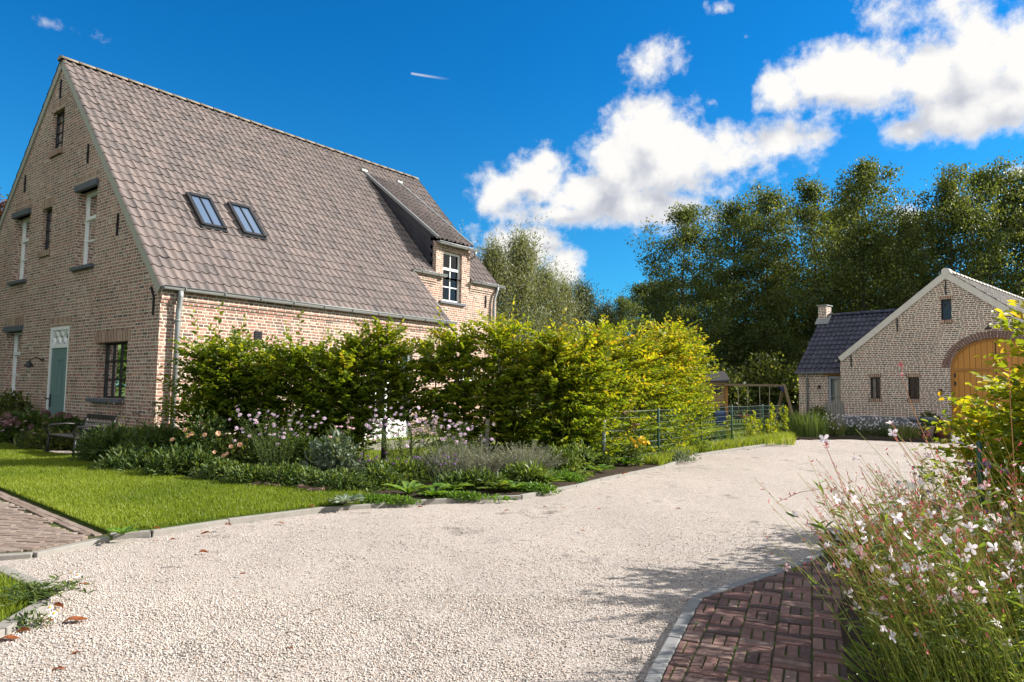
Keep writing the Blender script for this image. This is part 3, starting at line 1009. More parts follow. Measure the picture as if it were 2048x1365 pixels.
# ------------------------------------------------------------------ building helpers
def clip(poly, clipper):
    """Sutherland-Hodgman against a convex, counter-clockwise outline"""
    out = list(poly)
    for i in range(len(clipper)):
        a, c = clipper[i], clipper[(i + 1) % len(clipper)]
        nx, ny = -(c[1] - a[1]), c[0] - a[0]
        src, out = out, []
        for k in range(len(src)):
            p, q = src[k], src[(k + 1) % len(src)]
            dpn = (p[0] - a[0]) * nx + (p[1] - a[1]) * ny
            dq = (q[0] - a[0]) * nx + (q[1] - a[1]) * ny
            if dpn >= -1e-9:
                out.append(p)
            if (dpn > 1e-9 and dq < -1e-9) or (dpn < -1e-9 and dq > 1e-9):
                s_ = dpn / (dpn - dq)
                out.append((p[0] + (q[0] - p[0]) * s_, p[1] + (q[1] - p[1]) * s_))
        if len(out) < 3:
            return []
    return out


def wall_cells(outline, holes):
    us = sorted({p[0] for p in outline} | {h[0] for h in holes} | {h[1] for h in holes})
    zs = sorted({p[1] for p in outline} | {h[2] for h in holes} | {h[3] for h in holes})
    res = []
    for u0, u1 in zip(us, us[1:]):
        for z0, z1 in zip(zs, zs[1:]):
            um, zm = (u0 + u1) / 2, (z0 + z1) / 2
            if any(h[0] < um < h[1] and h[2] < zm < h[3] for h in holes):
                continue
            c = clip([(u0, z0), (u1, z0), (u1, z1), (u0, z1)], outline)
            if c:
                res.append(c)
    return res


def gmap(x0=0.0):      # gable wall in the plane x = x0, inward +x
    return lambda a, d, z: (x0 + d, a, z)


def smap(y0=0.0):      # long wall in the plane y = y0, inward +y
    return lambda a, d, z: (a, y0 + d, z)


def add_wall(mb, mp, outline, holes, depth, flip=False, mi=0):
    for c in wall_cells(outline, holes):
        pts = [mp(u, 0, z) for u, z in c]
        mb.poly(pts[::-1] if flip else pts, mi)
    for (u0, u1, z0, z1) in holes:
        for (p, q) in (((u0, z0), (u0, z1)), ((u0, z1), (u1, z1)), ((u1, z1), (u1, z0)), ((u1, z0), (u0, z0))):
            a, b2, c, d = mp(p[0], 0, p[1]), mp(q[0], 0, q[1]), mp(q[0], depth, q[1]), mp(p[0], depth, p[1])
            if abs(p[0] - q[0]) < 1e-6:   # side reveal: keep brick courses running on
                uv = [(0, p[1]), (0, q[1]), (depth, q[1]), (depth, p[1])]
            else:
                uv = [(p[0], 0), (q[0], 0), (q[0], depth), (p[0], depth)]
            mb.poly([a, b2, c, d], mi, uv)


def mbox(mb, mp, u0, u1, d0, d1, z0, z1, mi=0):
    mb.box(mp(u0, d0, z0), mp(u1, d1, z1), mi)


def window(parent, mp, u0, u1, z0, z1, depth, fmat, fw=.055, cols=(), rows=(), bw=.028, thick=.05, name='window', label=None, curtain=None, mid=None, room=.35):
    """frame with bars as the part; pane, curtain as its sub-parts"""
    f = MB()
    d0, d1 = depth, depth + thick
    for (a, c, e, g) in ((u0, u0 + fw, z0, z1), (u1 - fw, u1, z0, z1), (u0 + fw, u1 - fw, z0, z0 + fw), (u0 + fw, u1 - fw, z1 - fw, z1)):
        mbox(f, mp, a, c, d0, d1, e, g)
    for k in cols:
        x = u0 + (u1 - u0) * k
        mbox(f, mp, x - bw / 2, x + bw / 2, d0 + .008, d1 - .004, z0 + fw, z1 - fw)
    if mid:
        for k in mid:
            z = z0 + (z1 - z0) * k
            mbox(f, mp, u0 + fw, u1 - fw, d0 - .012, d1 - .006, z - fw * .6, z + fw * .6)
    for k in rows:
        z = z0 + (z1 - z0) * k
        mbox(f, mp, u0 + fw, u1 - fw, d0 + .01, d1 - .008, z - bw / 2, z + bw / 2)
    fo = f.build(name, fmat, parent)
    if label:
        fo['label'] = label
    p = MB()
    p.poly([mp(u0 + fw, d0 + .03, z0 + fw), mp(u1 - fw, d0 + .03, z0 + fw), mp(u1 - fw, d0 + .03, z1 - fw), mp(u0 + fw, d0 + .03, z1 - fw)])
    p.build('pane', MT['glass'], fo)
    if curtain:
        c = MB()
        for (k0, k1) in curtain:
            n = 14
            a0, a1 = u0 + (u1 - u0) * k0, u0 + (u1 - u0) * k1
            for i in range(n):
                x0, x1 = a0 + (a1 - a0) * i / n, a0 + (a1 - a0) * (i + 1) / n
                y0, y1 = d1 + .08 + .02 * math.sin(i * 2.1), d1 + .08 + .02 * math.sin((i + 1) * 2.1)
                c.poly([mp(x0, y0, z0), mp(x1, y1, z0), mp(x1, y1, z1), mp(x0, y0, z1)], smooth=True)
        c.build('curtain', MT['curtain'], fo)
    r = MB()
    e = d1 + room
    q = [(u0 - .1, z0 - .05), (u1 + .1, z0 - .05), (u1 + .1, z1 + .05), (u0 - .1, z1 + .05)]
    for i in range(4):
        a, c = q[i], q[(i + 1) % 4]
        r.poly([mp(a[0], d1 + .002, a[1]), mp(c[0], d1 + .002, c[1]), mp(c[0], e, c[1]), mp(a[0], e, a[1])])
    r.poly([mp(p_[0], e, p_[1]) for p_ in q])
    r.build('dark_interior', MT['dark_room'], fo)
    return fo


def tiles(name, O, U, V, urange, nrow, gauge, tw, mat, parent, amp=.024, lift=.03, k=6, seed=1, step0=0):
    """wavy pantiles: every course is a corrugated strip lifted over the one below"""
    rg = np.random.default_rng(seed)
    O, U, V = np.array(O, float), np.array(U, float), np.array(V, float)
    N = np.cross(U, V)
    N /= np.linalg.norm(N)
    VV, FF, UV, b = [], [], [], 0
    for r in range(step0, nrow):
        v0 = r * gauge
        v1 = v0 + gauge + .03
        for (ua, ub) in (lambda q: q if isinstance(q, list) else [q])(urange(v0 + gauge / 2)):
            m = int(round((ub - ua) / (tw / k))) + 1
            if m < 2:
                continue
            u = ua + (ub - ua) * np.arange(m) / (m - 1)
            t = (u / tw) % 1.0
            h = amp * (np.cos(2 * np.pi * t) + .28 * np.cos(4 * np.pi * t + .6))
            ti = np.floor(u / tw).astype(int) - int(np.floor(ua / tw))
            jit = rg.normal(size=ti.max() + 2) * .0035
            jv = rg.normal(size=ti.max() + 2) * .005
            rows = []
            for (vv, hh) in ((v0, h + lift - .02), (v0, h + lift + jit[ti]), (v0 + gauge * .5, h + lift * .5 + jit[ti] * .5), (v1, h)):
                w = vv + (jv[ti] if vv == v0 else 0)
                rows.append(O + U * u[:, None] + V * (np.zeros(m) + w)[:, None] + N * hh[:, None])
            for ri in range(4):
                VV.append(rows[ri])
                UV.append(np.stack([u / tw, np.full(m, r + .02 + .3 * ri)], 1))
            for ri in range(3):
                a = b + ri * m + np.arange(m - 1)
                FF.append(np.stack([a, a + 1, a + 1 + m, a + m], 1))
            b += 4 * m
    F = np.concatenate(FF)
    o = np_mesh(name, np.concatenate(VV), [F], mat, parent, smooth=False)
    uvl = o.data.uv_layers.new(name='UVMap')
    uva = np.concatenate(UV)
    # one tile id per face: use the face's lowest u corner, nudged inside
    fu = np.floor(uva[F].mean(1)[:, 0]) + .5
    fr = np.floor(uva[F][:, 0, 1]) + .5
    uvl.data.foreach_set('uv', np.repeat(np.stack([fu, fr], 1), 4, axis=0).astype(np.float32).ravel())
    sm = np.ones(len(F), bool)
    o.data.polygons.foreach_set('use_smooth', sm)
    md = o.modifiers.new('edge', 'EDGE_SPLIT')
    md.split_angle = rad(42)
    return o


def gutter(parent, a, c, r, mat, name='gutter', brackets=0.75):
    a, c = Vector(a), Vector(c)
    d = (c - a).normalized()
    s_ = d.cross(Vector((0, 0, 1)))
    g = MB()
    n = 9
    prof = []
    for i in range(n):
        t = math.pi * (1 + i / (n - 1))
        prof.append((math.cos(t) * r, math.sin(t) * r))
    inner = [(x * .93, z * .93 + .001) for x, z in prof]
    for pr, fl in ((prof, 1), (inner, 0)):
        for i in range(n - 1):
            p, q = pr[i], pr[i + 1]
            A = [a + s_ * p[0] + Vector((0, 0, p[1])), a + s_ * q[0] + Vector((0, 0, q[1])), c + s_ * q[0] + Vector((0, 0, q[1])), c + s_ * p[0] + Vector((0, 0, p[1]))]
            g.poly(A, smooth=True)
    for e in (a, c):
        g.poly([e + s_ * p[0] + Vector((0, 0, p[1])) for p in prof])
    for sgn in (1, -1):   # rolled rims
        g.tube([a + s_ * r * sgn, c + s_ * r * sgn], .011, 6)
    k = max(2, int((c - a).length / brackets))
    for i in range(k):
        p = a + (c - a) * ((i + .5) / k)
        pts = [p + s_ * x * 1.06 + Vector((0, 0, z * 1.06)) for x, z in prof]
        g.tube(pts, .009, 4)
    return g.build(name, mat, parent)


def ridge_caps(name, a, c, r, seg, mat, parent, droop=1.0):
    a, c = Vector(a), Vector(c)
    L = (c - a).length
    d = (c - a).normalized()
    s_ = d.cross(Vector((0, 0, 1)))
    g = MB()
    k = int(round(L / seg))
    n = 8
    for i in range(k):
        p, q = a + d * (i * L / k - .02), a + d * ((i + 1) * L / k)
        r0, r1 = r * 1.08, r * .96
        jz = Vector((0, 0, random.uniform(-.004, .004)))
        A, Bq = [], []
        for t in range(n + 1):
            th = math.pi * t / n
            x, z = math.cos(th), math.sin(th)
            off = Vector((0, 0, z)) * 1.0
            A.append(p + s_ * x * r0 * 1.15 + off * r0 * droop + jz)
            Bq.append(q + s_ * x * r1 * 1.15 + off * r1 * droop + jz)
        for t in range(n):
            g.poly([A[t], A[t + 1], Bq[t + 1], Bq[t]], smooth=True)
        g.poly(A[::-1])
    return g.build(name, mat, parent)


def anchor(parent, mp, u, z0, z1, bent=0.0):
    a = MB()
    if bent:
        zm = z0 + (z1 - z0) * .62
        for p, q in (((u, z0), (u, zm)), ((u, zm), (u + bent, z1))):
            a.bar(mp(p[0], -.015, p[1]), mp(q[0], -.015, q[1]), .035, .03, up=(0.1, 0.9, 0.05))
    else:
        mbox(a, mp, u - .017, u + .017, -.032, -.003, z0, z1)
        mbox(a, mp, u - .024, u + .024, -.04, -.002, (z0 + z1) / 2 - .02, (z0 + z1) / 2 + .02)
    return a.build('wall_anchor', MT['black'], parent)


# ------------------------------------------------------------------ the big brick house
HB = np.array([-6.265, 12.5])
HROT = math.pi / 2 - rad(37.94)
house = empty('brick_house', (HB[0], HB[1], 0), HROT)
tag(house, 'large brick house with steep tiled roof, two skylights, a dormer and a teal door', 'house')
hc, hs = math.cos(HROT), math.sin(HROT)


def hw(x, y, z=0.0):
    """house coordinates to the world"""
    return np.array([HB[0] + x * hc - y * hs, HB[1] + x * hs + y * hc, z])


EZ, SLP, AY, AZ_ = 2.94, 1.085, 5.19, 8.56
AZ_ = EZ + SLP * AY
LS = .95
LEY = 11.0
LEZ = AZ_ - LS * (LEY - AY)
HX1, HX2, SBY = 7.5, 11.15, 1.4
SBZ = EZ + SLP * SBY
g0, s0 = gmap(0.0), smap(0.0)
G_OUT = [(0, -.12), (LEY, -.12), (LEY, LEZ), (AY, AZ_), (0, EZ)]
wr = (2.93, 3.88, 3.66, 5.29)
wl = (6.66, 7.64, 3.66, 5.24)
slit = (5.31, 5.88, 4.22, 5.22)
att = (4.93, 5.6, 6.5, 7.44)
bwn = (1.19, 2.52, .94, 2.03)
dor = (3.94, 4.97, 0.0, 2.44)
wg = (6.72, 7.72, .72, 2.44)
w = MB()
for h, dpt in ((wr, .17), (wl, .17), (slit, .10), (att, .09), (bwn, .18), (dor, .06), (wg, .17)):
    pass
HOL = [wr, wl, slit, att, bwn, dor, wg]
for c in wall_cells(G_OUT, HOL):
    w.poly([g0(u, 0, z) for u, z in c])
for h, dpt in ((wr, .17), (wl, .17), (slit, .10), (att, .09), (bwn, .18), (dor, .06), (wg, .17)):
    t_ = MB()
    add_wall(w, g0, [(h[0], h[2]), (h[1], h[2]), (h[1], h[3]), (h[0], h[3])], [h], dpt + .02)
fdr = (4.74, 6.22, 0.0, 2.2)
add_wall(w, s0, [(0, -.12), (HX1, -.12), (HX1, EZ), (0, EZ)], [fdr], .16)
s1 = smap(SBY)
dwin = (8.70, 9.50, 3.76, 5.22)
gw2 = (9.25, 10.3, .9, 2.1)
add_wall(w, s1, [(HX1, -.12), (HX2, -.12), (HX2, SBZ), (HX1, SBZ)], [(8.70, 9.50, 3.76, SBZ), gw2], .16)
# dormer piers and the head over its window
add_wall(w, s1, [(8.40, SBZ), (9.86, SBZ), (9.86, 5.40), (8.40, 5.40)], [(8.70, 9.50, SBZ, 5.22)], .16)
for x in (8.40, 9.86):
    w.poly([(x, SBY, SBZ), (x, SBY + .14, SBZ + .15), (x, SBY + .14, 5.5), (x, SBY, 5.42)])
# return wall where the low eave stops, far gable and back wall
w.poly([(HX1, 0, -.12), (HX1, SBY, -.12), (HX1, SBY, SBZ), (HX1, 0, EZ)])
w.poly([(HX2, SBY, -.12), (HX2, LEY, -.12), (HX2, LEY, LEZ), (HX2, AY, AZ_), (HX2, SBY, SBZ)])
w.poly([(0, LEY, -.12), (HX2, LEY, -.12), (HX2, LEY, LEZ), (0, LEY, LEZ)])
# two stepped courses under each eave
for (x0, x1, y, zt) in ((0.0, HX1, 0, EZ), (HX1 + .0, 8.40, SBY, SBZ), (9.86, HX2, SBY, SBZ)):
    w.box((x0, y - .022, zt - .26), (x1, y + .05, zt - .198))
    w.box((x0, y - .046, zt - .196), (x1, y + .05, zt - .02))
w.build('wall', MT['brick'], house)

# soldier courses over the gable openings
for h in (wr, wl, slit, att, bwn, dor, wg):
    zt = h[3] + (.135 if h in (wr, wl, wg) else 0)
    hh = .21 if h[3] > 2.8 and h not in (bwn, dor) else .22
    sd = MB()
    sd.poly([(-.004, h[0] - .1, zt + .002), (-.004, h[1] + .1, zt + .002), (-.004, h[1] + .1, zt + hh), (-.004, h[0] - .1, zt + hh)])
    sd.build('brick_lintel', MT['soldier'], house)
sd = MB()
sd.poly([(fdr[0] - .1, -.004, fdr[3] + .01), (fdr[1] + .1, -.004, fdr[3] + .01), (fdr[1] + .1, -.004, fdr[3] + .22), (fdr[0] - .1, -.004, fdr[3] + .22)])
sd.build('brick_lintel', MT['soldier'], house)

# roof: right slope (seen) in pantiles, left slope
cs = 1 / math.hypot(1, SLP)
Vr = (0, cs, SLP * cs)
SLEN = AY / cs
NR = 27
GA = (SLEN + .10) / NR


def ur(v):
    y = (v - .10) * cs
    if y < SBY - .12:
        return (-.05, HX1 + .02)
    return [(-.05, 8.37), (9.91, HX2 + .06)] if y < 3.4 else (-.05, HX2 + .06)


roof = tiles('roof', (0, -.10 * cs, EZ + .075 - .10 * SLP * cs), (1, 0, 0), Vr, ur, NR, GA, .181, MT['tile'], house, seed=4, amp=.019, lift=.022)
under = MB()
ZR = EZ + SLP * 3.0
under.poly([(0, -.03, EZ), (HX1, -.03, EZ), (HX1, 3.0, ZR), (0, 3.0, ZR)])
under.poly([(HX1, SBY, SBZ + .01), (8.40, SBY, SBZ + .01), (8.40, 3.0, ZR + .01), (HX1, 3.0, ZR + .01)])
under.poly([(9.86, SBY, SBZ + .01), (HX2, SBY, SBZ + .01), (HX2, 3.0, ZR + .01), (9.86, 3.0, ZR + .01)])
under.poly([(0, 3.0, ZR), (HX2, 3.0, ZR), (HX2, AY, AZ_ + .01), (0, AY, AZ_ + .01)])
under.build('roof_underlay', MT['darkwood'], roof)
cl = 1 / math.hypot(1, LS)
left = tiles('roof', (HX2, LEY + .1, LEZ + .075 - .1 * LS), (-1, 0, 0), (0, -cl, LS * cl), lambda v: (-.06, HX2 + .05), 24, ((LEY - AY) / cl + .14) / 24, .222, MT['tile'], house, seed=9, k=4)
# bare strip of roof edge on the cut verge
rb = MB()
rb.bar((HX1 + .012, -.06, EZ + .0), (HX1 + .012, SBY, SBZ + .0), .05, .02, up=(1, 0, 0))
rb.build('verge_trim', MT['zinc'], roof)
vb = MB()


def verge_board(mb, p, q, wd, th, xo):
    """flat board in a gable plane just under the tiles; p,q = (y,z) of its upper edge"""
    dy, dz = q[0] - p[0], q[1] - p[1]
    L = math.hypot(dy, dz)
    nx, nz = dz / L, -dy / L
    if nz > 0:
        nx, nz = -nx, -nz
    P = [(p[0], p[1]), (q[0], q[1]), (q[0] + nx * wd, q[1] + nz * wd), (p[0] + nx * wd, p[1] + nz * wd)]
    A = [(xo, y, z) for y, z in P]
    Bq = [(xo + th, y, z) for y, z in P]
    mb.poly(A)
    mb.poly(Bq[::-1])
    for i in range(4):
        j = (i + 1) % 4
        mb.poly([A[i], A[j], Bq[j], Bq[i]])


verge_board(vb, (-.05, EZ + .02), (AY, AZ_ + .075), .165, .03, -.034)
vb.build('verge_board', MT['verge'], house)
vb = MB()
verge_board(vb, (AY, AZ_ + .075), (LEY + .1, LEZ + .02), .165, .03, -.034)
vb.build('verge_board', MT['verge'], house)
ridge_caps('ridge', (-.06, AY, AZ_ + .015), (HX2 + .06, AY, AZ_ + .015), .115, .36, MT['ridge'], house, .75)

# gutters and downpipes
gutter(house, (-.02, -.115, EZ + .03), (HX1 + .12, -.115, EZ + .03), .072, MT['zinc'])
gutter(house, (HX1 - .12, SBY - .11, SBZ + .03), (8.72, SBY - .11, SBZ + .03), .066, MT['zinc'])
gutter(house, (9.86, SBY - .11, SBZ + .03), (HX2 + .22, SBY - .11, SBZ + .03), .066, MT['zinc'])
gutter(house, (8.36, SBY - .16, 5.42), (9.99, SBY - .16, 5.42), .058, MT['zinc'])
dpp = MB()
dpp.tube([(.30, -.115, EZ - .03), (.30, -.115, EZ - .14), (.295, -.09, EZ - .32), (.29, -.085, EZ - .42), (.28, -.085, .02)], [.052, .05, .046, .046, .046], 12)
for z in (2.36, 1.28, .5):
    dpp.tube([(.285, -.085, z), (.285, -.085, z + .03)], .055, 12)
    dpp.box((.26, -.06, z), (.31, .0, z + .02))
dpp.build('downpipe', MT['zinc'], house)
dpp = MB()
dpp.tube([(11.08, SBY - .11, SBZ - .02), (11.06, SBY - .11, SBZ - .12), (10.95, SBY - .085, SBZ - .42), (10.93, SBY - .085, SBZ - .55), (10.92, SBY - .085, .02)], .044, 10)
for z in (3.2, 1.8):
    dpp.tube([(10.922, SBY - .085, z), (10.922, SBY - .085, z + .03)], .053, 10)
dpp.build('downpipe', MT['zinc'], house)
dpp = MB()
dpp.tube([(9.93, SBY - .16, 5.38), (9.93, SBY - .13, 5.22), (9.93, SBY + .1, 5.16), (9.93, SBY + .28, 4.98)], .034, 8)
dpp.build('downpipe', MT['zinc'], house)

# dormer: shed roof, slate cheeks, white window
DX0, DX1 = 8.36, 9.92
D0, D1 = (SBY - .12, 5.46), (4.60, 7.96)
dl_ = math.hypot(D1[0] - D0[0], D1[1] - D0[1])
Vd = (0, (D1[0] - D0[0]) / dl_, (D1[1] - D0[1]) / dl_)
dorm = tiles('dormer_roof', (0, D0[0], D0[1] + .05), (1, 0, 0), Vd, lambda v: (DX0 + .05, DX1 - .05), 14, dl_ / 14, .181, MT['tile'], house, seed=12)
for x in (DX0 + .03, DX1 - .03):
    ck = MB()
    ys = SBY + .12
    zl = D0[1] + (ys - D0[0]) * Vd[2] / Vd[1]
    pts = [(x, ys, EZ + SLP * ys + .0), (x, D1[0], EZ + SLP * D1[0] + .06), (x, D1[0], D1[1] + .02), (x, ys, zl + .02)]
    # split into slate courses so each slate gets a tone of its own
    ncol, nro = 14, 9
    for i in range(ncol):
        for j in range(nro):
            def at(a, c):
                yy = ys + (D1[0] - ys) * a
                zb = EZ + SLP * yy
                zt = D0[1] + (yy - D0[0]) * Vd[2] / Vd[1] + .02
                return (x + (.004 if j % 2 else 0), yy, zb + max(zt - zb, .001) * c)
            sh = (.5 / ncol if j % 2 else 0)
            a0, a1 = min(1, i / ncol + sh), min(1, (i + 1) / ncol + sh)
            if a1 <= a0:
                continue
            q = [at(a0, j / nro), at(a1, j / nro), at(a1, (j + 1) / nro), at(a0, (j + 1) / nro)]
            ck.poly(q, uv=[(i + .5, j + .5)] * 4)
    ck.build('dormer_cheek', MT['slate'], house)
fl = MB()
for x in (DX0 + .02, DX1 - .02):
    fl.bar((x, D0[0] + .04, D0[1] + .085), (x, D1[0] + .05, D1[1] + .10), .06, .075, up=(0, 0, 1))
    fl.box((x - .12, D1[0] - .02, D1[1] + .10), (x + .10, D1[0] + .12, D1[1] + .16))
fl.box((DX0 + .08, D0[0] - .0, 5.42), (DX1 - .08, SBY + .1, 5.47))
fl.build('dormer_flashing', MT['zinc'], house)
window(house, s1, dwin[0], dwin[1], dwin[2], dwin[3], .09, MT['white'], .06, (.5,), (.3,), .03, mid=(.66,), label='white dormer window of two lights with glazing bars', room=.8)
sb = MB()
sb.box((8.56, SBY - .07, 3.69), (9.66, SBY + .1, 3.755))
sb.build('window_sill', MT['blue_stone'], house)
window(house, s1, gw2[0], gw2[1], gw2[2], gw2[3], .09, MT['white'], .06, (.5,), (.5,), .03, label='white ground floor window behind the hedge')
anchor(house, s1, 10.62, 3.75, 4.14)

# gable windows
wa = window(house, g0, *wr, .16, MT['white'], .06, (), (.36,), .03, mid=(.66,), label='tall narrow white window upstairs, nearer the roof edge', curtain=[(0, .5)])
wb_ = window(house, g0, *wl, .16, MT['white'], .06, (), (.36,), .03, mid=(.66,), label='tall narrow white window upstairs, farther from the corner')
wc = window(house, g0, *wg, .16, MT['white'], .06, (), (.4,), .03, mid=(.7,), label='tall white ground floor window left of the teal door')
wd_ = window(house, g0, *slit, .09, MT['black'], .035, (.5,), (.25, .5, .75), .022, label='slim black slit window between the two white ones')
we = window(house, g0, *att, .08, MT['black'], .035, (.5,), (.25, .5, .75), .022, label='slim black attic window under the gable point')
wf = window(house, g0, *bwn, .165, MT['black'], .04, (.25, .5, .75), (.333, .666), .034, label='wide black steel window with twelve panes', curtain=[(.55, .75), (.8, .98)], room=1.2)
for h in (wr, wl, wg):
    st = MB()
    st.box((-.075, h[0] - .06, h[3]), (.10, h[1] + .06, h[3] + .13))
    st.build('stone_lintel', MT['blue_stone'], house, bevel=.006)
for h in (wr, wl, bwn, wg):
    st = MB()
    e = .09 if h is bwn else .05
    st.box((-.085 if h is not bwn else -.13, h[0] - (.0 if h is bwn else e), h[2] - .075), (.17, h[1] + e, h[2] - .002))
    st.build('window_sill', MT['blue_stone'], house, bevel=.006)
for h in (slit, att):
    st = MB()
    st.box((-.05, h[0] - .02, h[2] - .13), (.09, h[1] + .02, h[2] - .002))
    st.build('window_sill', MT['soldier'], house)
for (u, z0, z1) in ((5.22, 7.70, 8.14), (3.48, 5.87, 6.27), (7.10, 5.82, 6.25), (1.87, 4.12, 4.55)):
    anchor(house, g0, u, z0, z1)
anchor(house, g0, .22, 2.46, 2.98, .12)

# front door: teal leaf, slit light, white frame and lozenge fanlight
u0, u1 = dor[0], dor[1]
df = MB()
for (a, c, e, g) in ((u0, u0 + .06, 0, 2.44), (u1 - .09, u1, 0, 2.44), (u0 + .06, u1 - .09, 1.98, 2.06), (u0 + .06, u1 - .09, 2.37, 2.44)):
    mbox(df, g0, a, c, .0, .06, e, g)
dfo = df.build('door_frame', MT['white'], house)
tr = MB()
cw = (u1 - .09 - u0 - .06) / 3
for i in range(3):
    y0 = u0 + .06 + cw * i
    ym, y1 = y0 + cw / 2, y0 + cw
    for (p, q) in (((y0, 2.215), (ym, 2.37)), ((ym, 2.37), (y1, 2.215)), ((y0, 2.215), (ym, 2.06)), ((ym, 2.06), (y1, 2.215))):
        tr.bar((.03, p[0], p[1]), (.03, q[0], q[1]), .026, .03, up=(1, 0, 0))
tro = tr.build('lozenge_fanlight', MT['white'], house)
pp = MB()
pp.poly([(.045, u0 + .06, 2.06), (.045, u1 - .09, 2.06), (.045, u1 - .09, 2.37), (.045, u0 + .06, 2.37)])
pp.build('pane', MT['glass'], tro)
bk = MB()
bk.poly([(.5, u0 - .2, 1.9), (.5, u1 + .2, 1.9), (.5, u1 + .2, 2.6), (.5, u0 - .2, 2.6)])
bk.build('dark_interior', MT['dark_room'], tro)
dl2 = MB()
L0, L1 = u0 + .064, u1 - .094
wy0, wy1 = 4.30, 4.47
for (a, c, e, g) in ((L0, wy0, .01, 1.975), (wy1, L1, .01, 1.975), (wy0, wy1, .01, .98), (wy0, wy1, 1.72, 1.975)):
    mbox(dl2, g0, a, c, .02, .055, e, g)
dlo = dl2.build('door', MT['teal'], house)
tm = MB()
for (a, c, e, g) in ((wy0 - .04, wy0, .94, 1.76), (wy1, wy1 + .04, .94, 1.76), (wy0, wy1, .94, .98), (wy0, wy1, 1.72, 1.76)):
    mbox(tm, g0, a, c, .006, .022, e, g)
tm.build('light_surround', MT['teal'], dlo)
pp = MB()
pp.poly([(.04, wy0, .98), (.04, wy1, .98), (.04, wy1, 1.72), (.04, wy0, 1.72)])
pp.build('pane', MT['glass'], dlo)
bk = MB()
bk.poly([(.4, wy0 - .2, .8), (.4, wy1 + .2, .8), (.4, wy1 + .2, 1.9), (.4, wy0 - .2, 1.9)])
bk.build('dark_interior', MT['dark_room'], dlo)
hd = MB()
mbox(hd, g0, L1 - .10, L1 - .05, .004, .022, .70, .98)
hd.tube([(.0, L1 - .075, .88), (-.05, L1 - .075, .88), (-.055, L1 - .075, .88)], .012, 8)
hd.lathe([(.0, -.02), (.022, -.012), (.026, 0), (.022, .012), (0, .02)], (-.06, L1 - .075, .88), 10)
hd.build('handle', MT['black'], dlo)
stp = MB()
stp.box((-.45, u0 - .2, -.1), (0, u1 + .2, .06))
stp.build('doorstep', MT['blue_stone'], house)

# wall lamp on a swan neck left of the door
lp = MB()
pts = [(-.03, 5.27, 1.70)]
for i in range(9):
    t = i / 8
    pts.append((-.05 - .22 * t, 5.27, 1.72 + .06 * math.sin(math.pi * min(1, t * 1.15))))
pts.append((-.28, 5.27, 1.66))
lp.tube(pts, .012, 6)
lp.lathe([(.0, .01), (.045, .0), (.045, .02), (0, .03)], (-.01, 5.27, 1.73), 10)
lpo = lp.build('wall_lamp', MT['black'], house)
sh = MB()
sh.lathe([(.02, .10), (.035, .08), (.05, .05), (.10, -.02), (.105, -.03), (.09, -.028), (.03, .03)], (-.28, 5.27, 1.60), 16)
sh.build('lamp_shade', MT['black'], lpo)
sh = MB()
sh.lathe([(.0, .0), (.035, .0), (.04, -.08), (.03, -.12), (0, -.13)], (-.28, 5.27, 1.58), 12)
sh.build('lamp_glass', MT['glass'], lpo)

# vent grille on the long wall, French doors behind the hedge
vt = MB()
for i in range(5):
    vt.box((1.88, -.02, 2.15 + i * .034), (2.04, .0, 2.168 + i * .034))
vt.box((1.87, -.004, 2.14), (2.05, .01, 2.31))
vt.build('vent_grille', MT['black'], house)
a, c = fdr[0], fdr[1]
fdo = window(house, s0, a, c, .02, 2.2, .07, MT['white'], .08, (.5,), (), .12, name='french_door', label='white glazed french doors opening to the patio', curtain=[(.04, .2), (.8, .96)], room=1.0)
fb = MB()
for x in (a + (c - a) * .27, a + (c - a) * .75):
    fb.box((x - .012, .085, .5), (x + .012, .11, 2.1))
fb.box((a + .08, .08, .10), (c - .08, .112, .5))
for z in (1.05, 1.6):
    fb.box((a + .08, .086, z - .012), (c - .08, .108, z + .012))
fb.build('lower_panel', MT['white'], fdo)

# two roof lights with black frames
def skylight(x0, x1, y0, y1, label):
    def rp(x, y, h):
        return (x, y - SLP * cs * h, EZ + .075 + SLP * y + cs * h)
    f = MB()
    fw = .07
    hh = .085

    def slab(xa, xb, ya, yb, h0, h1):
        P = [rp(xa, ya, h0), rp(xb, ya, h0), rp(xb, yb, h0), rp(xa, yb, h0)]
        Q = [rp(xa, ya, h1), rp(xb, ya, h1), rp(xb, yb, h1), rp(xa, yb, h1)]
        f.poly(Q)
        for i in range(4):
            j = (i + 1) % 4
            f.poly([P[i], P[j], Q[j], Q[i]])
    slab(x0, x0 + fw, y0, y1, -.03, hh)
    slab(x1 - fw, x1, y0, y1, -.03, hh)
    slab(x0 + fw, x1 - fw, y1 - fw * .9, y1, -.03, hh + .012)
    slab(x0 + fw, x1 - fw, y0, y0 + fw * .7, -.03, hh - .012)
    xm = (x0 + x1) / 2
    slab(xm - .012, xm + .012, y0 + fw * .7, y1 - fw * .9, .03, hh - .01)
    # apron of lead dressed over the tiles below
    slab(x0 - .02, x1 + .02, y0 - .05, y0, -.02, .042)
    o = f.build('skylight', MT['black'], house)
    o['label'] = label
    p = MB()
    p.poly([rp(x0 + fw, y0 + fw * .7, .055), rp(x1 - fw, y0 + fw * .7, .055), rp(x1 - fw, y1 - fw * .9, .055), rp(x0 + fw, y1 - fw * .9, .055)])
    p.build('pane', MT['skyglass'], o)


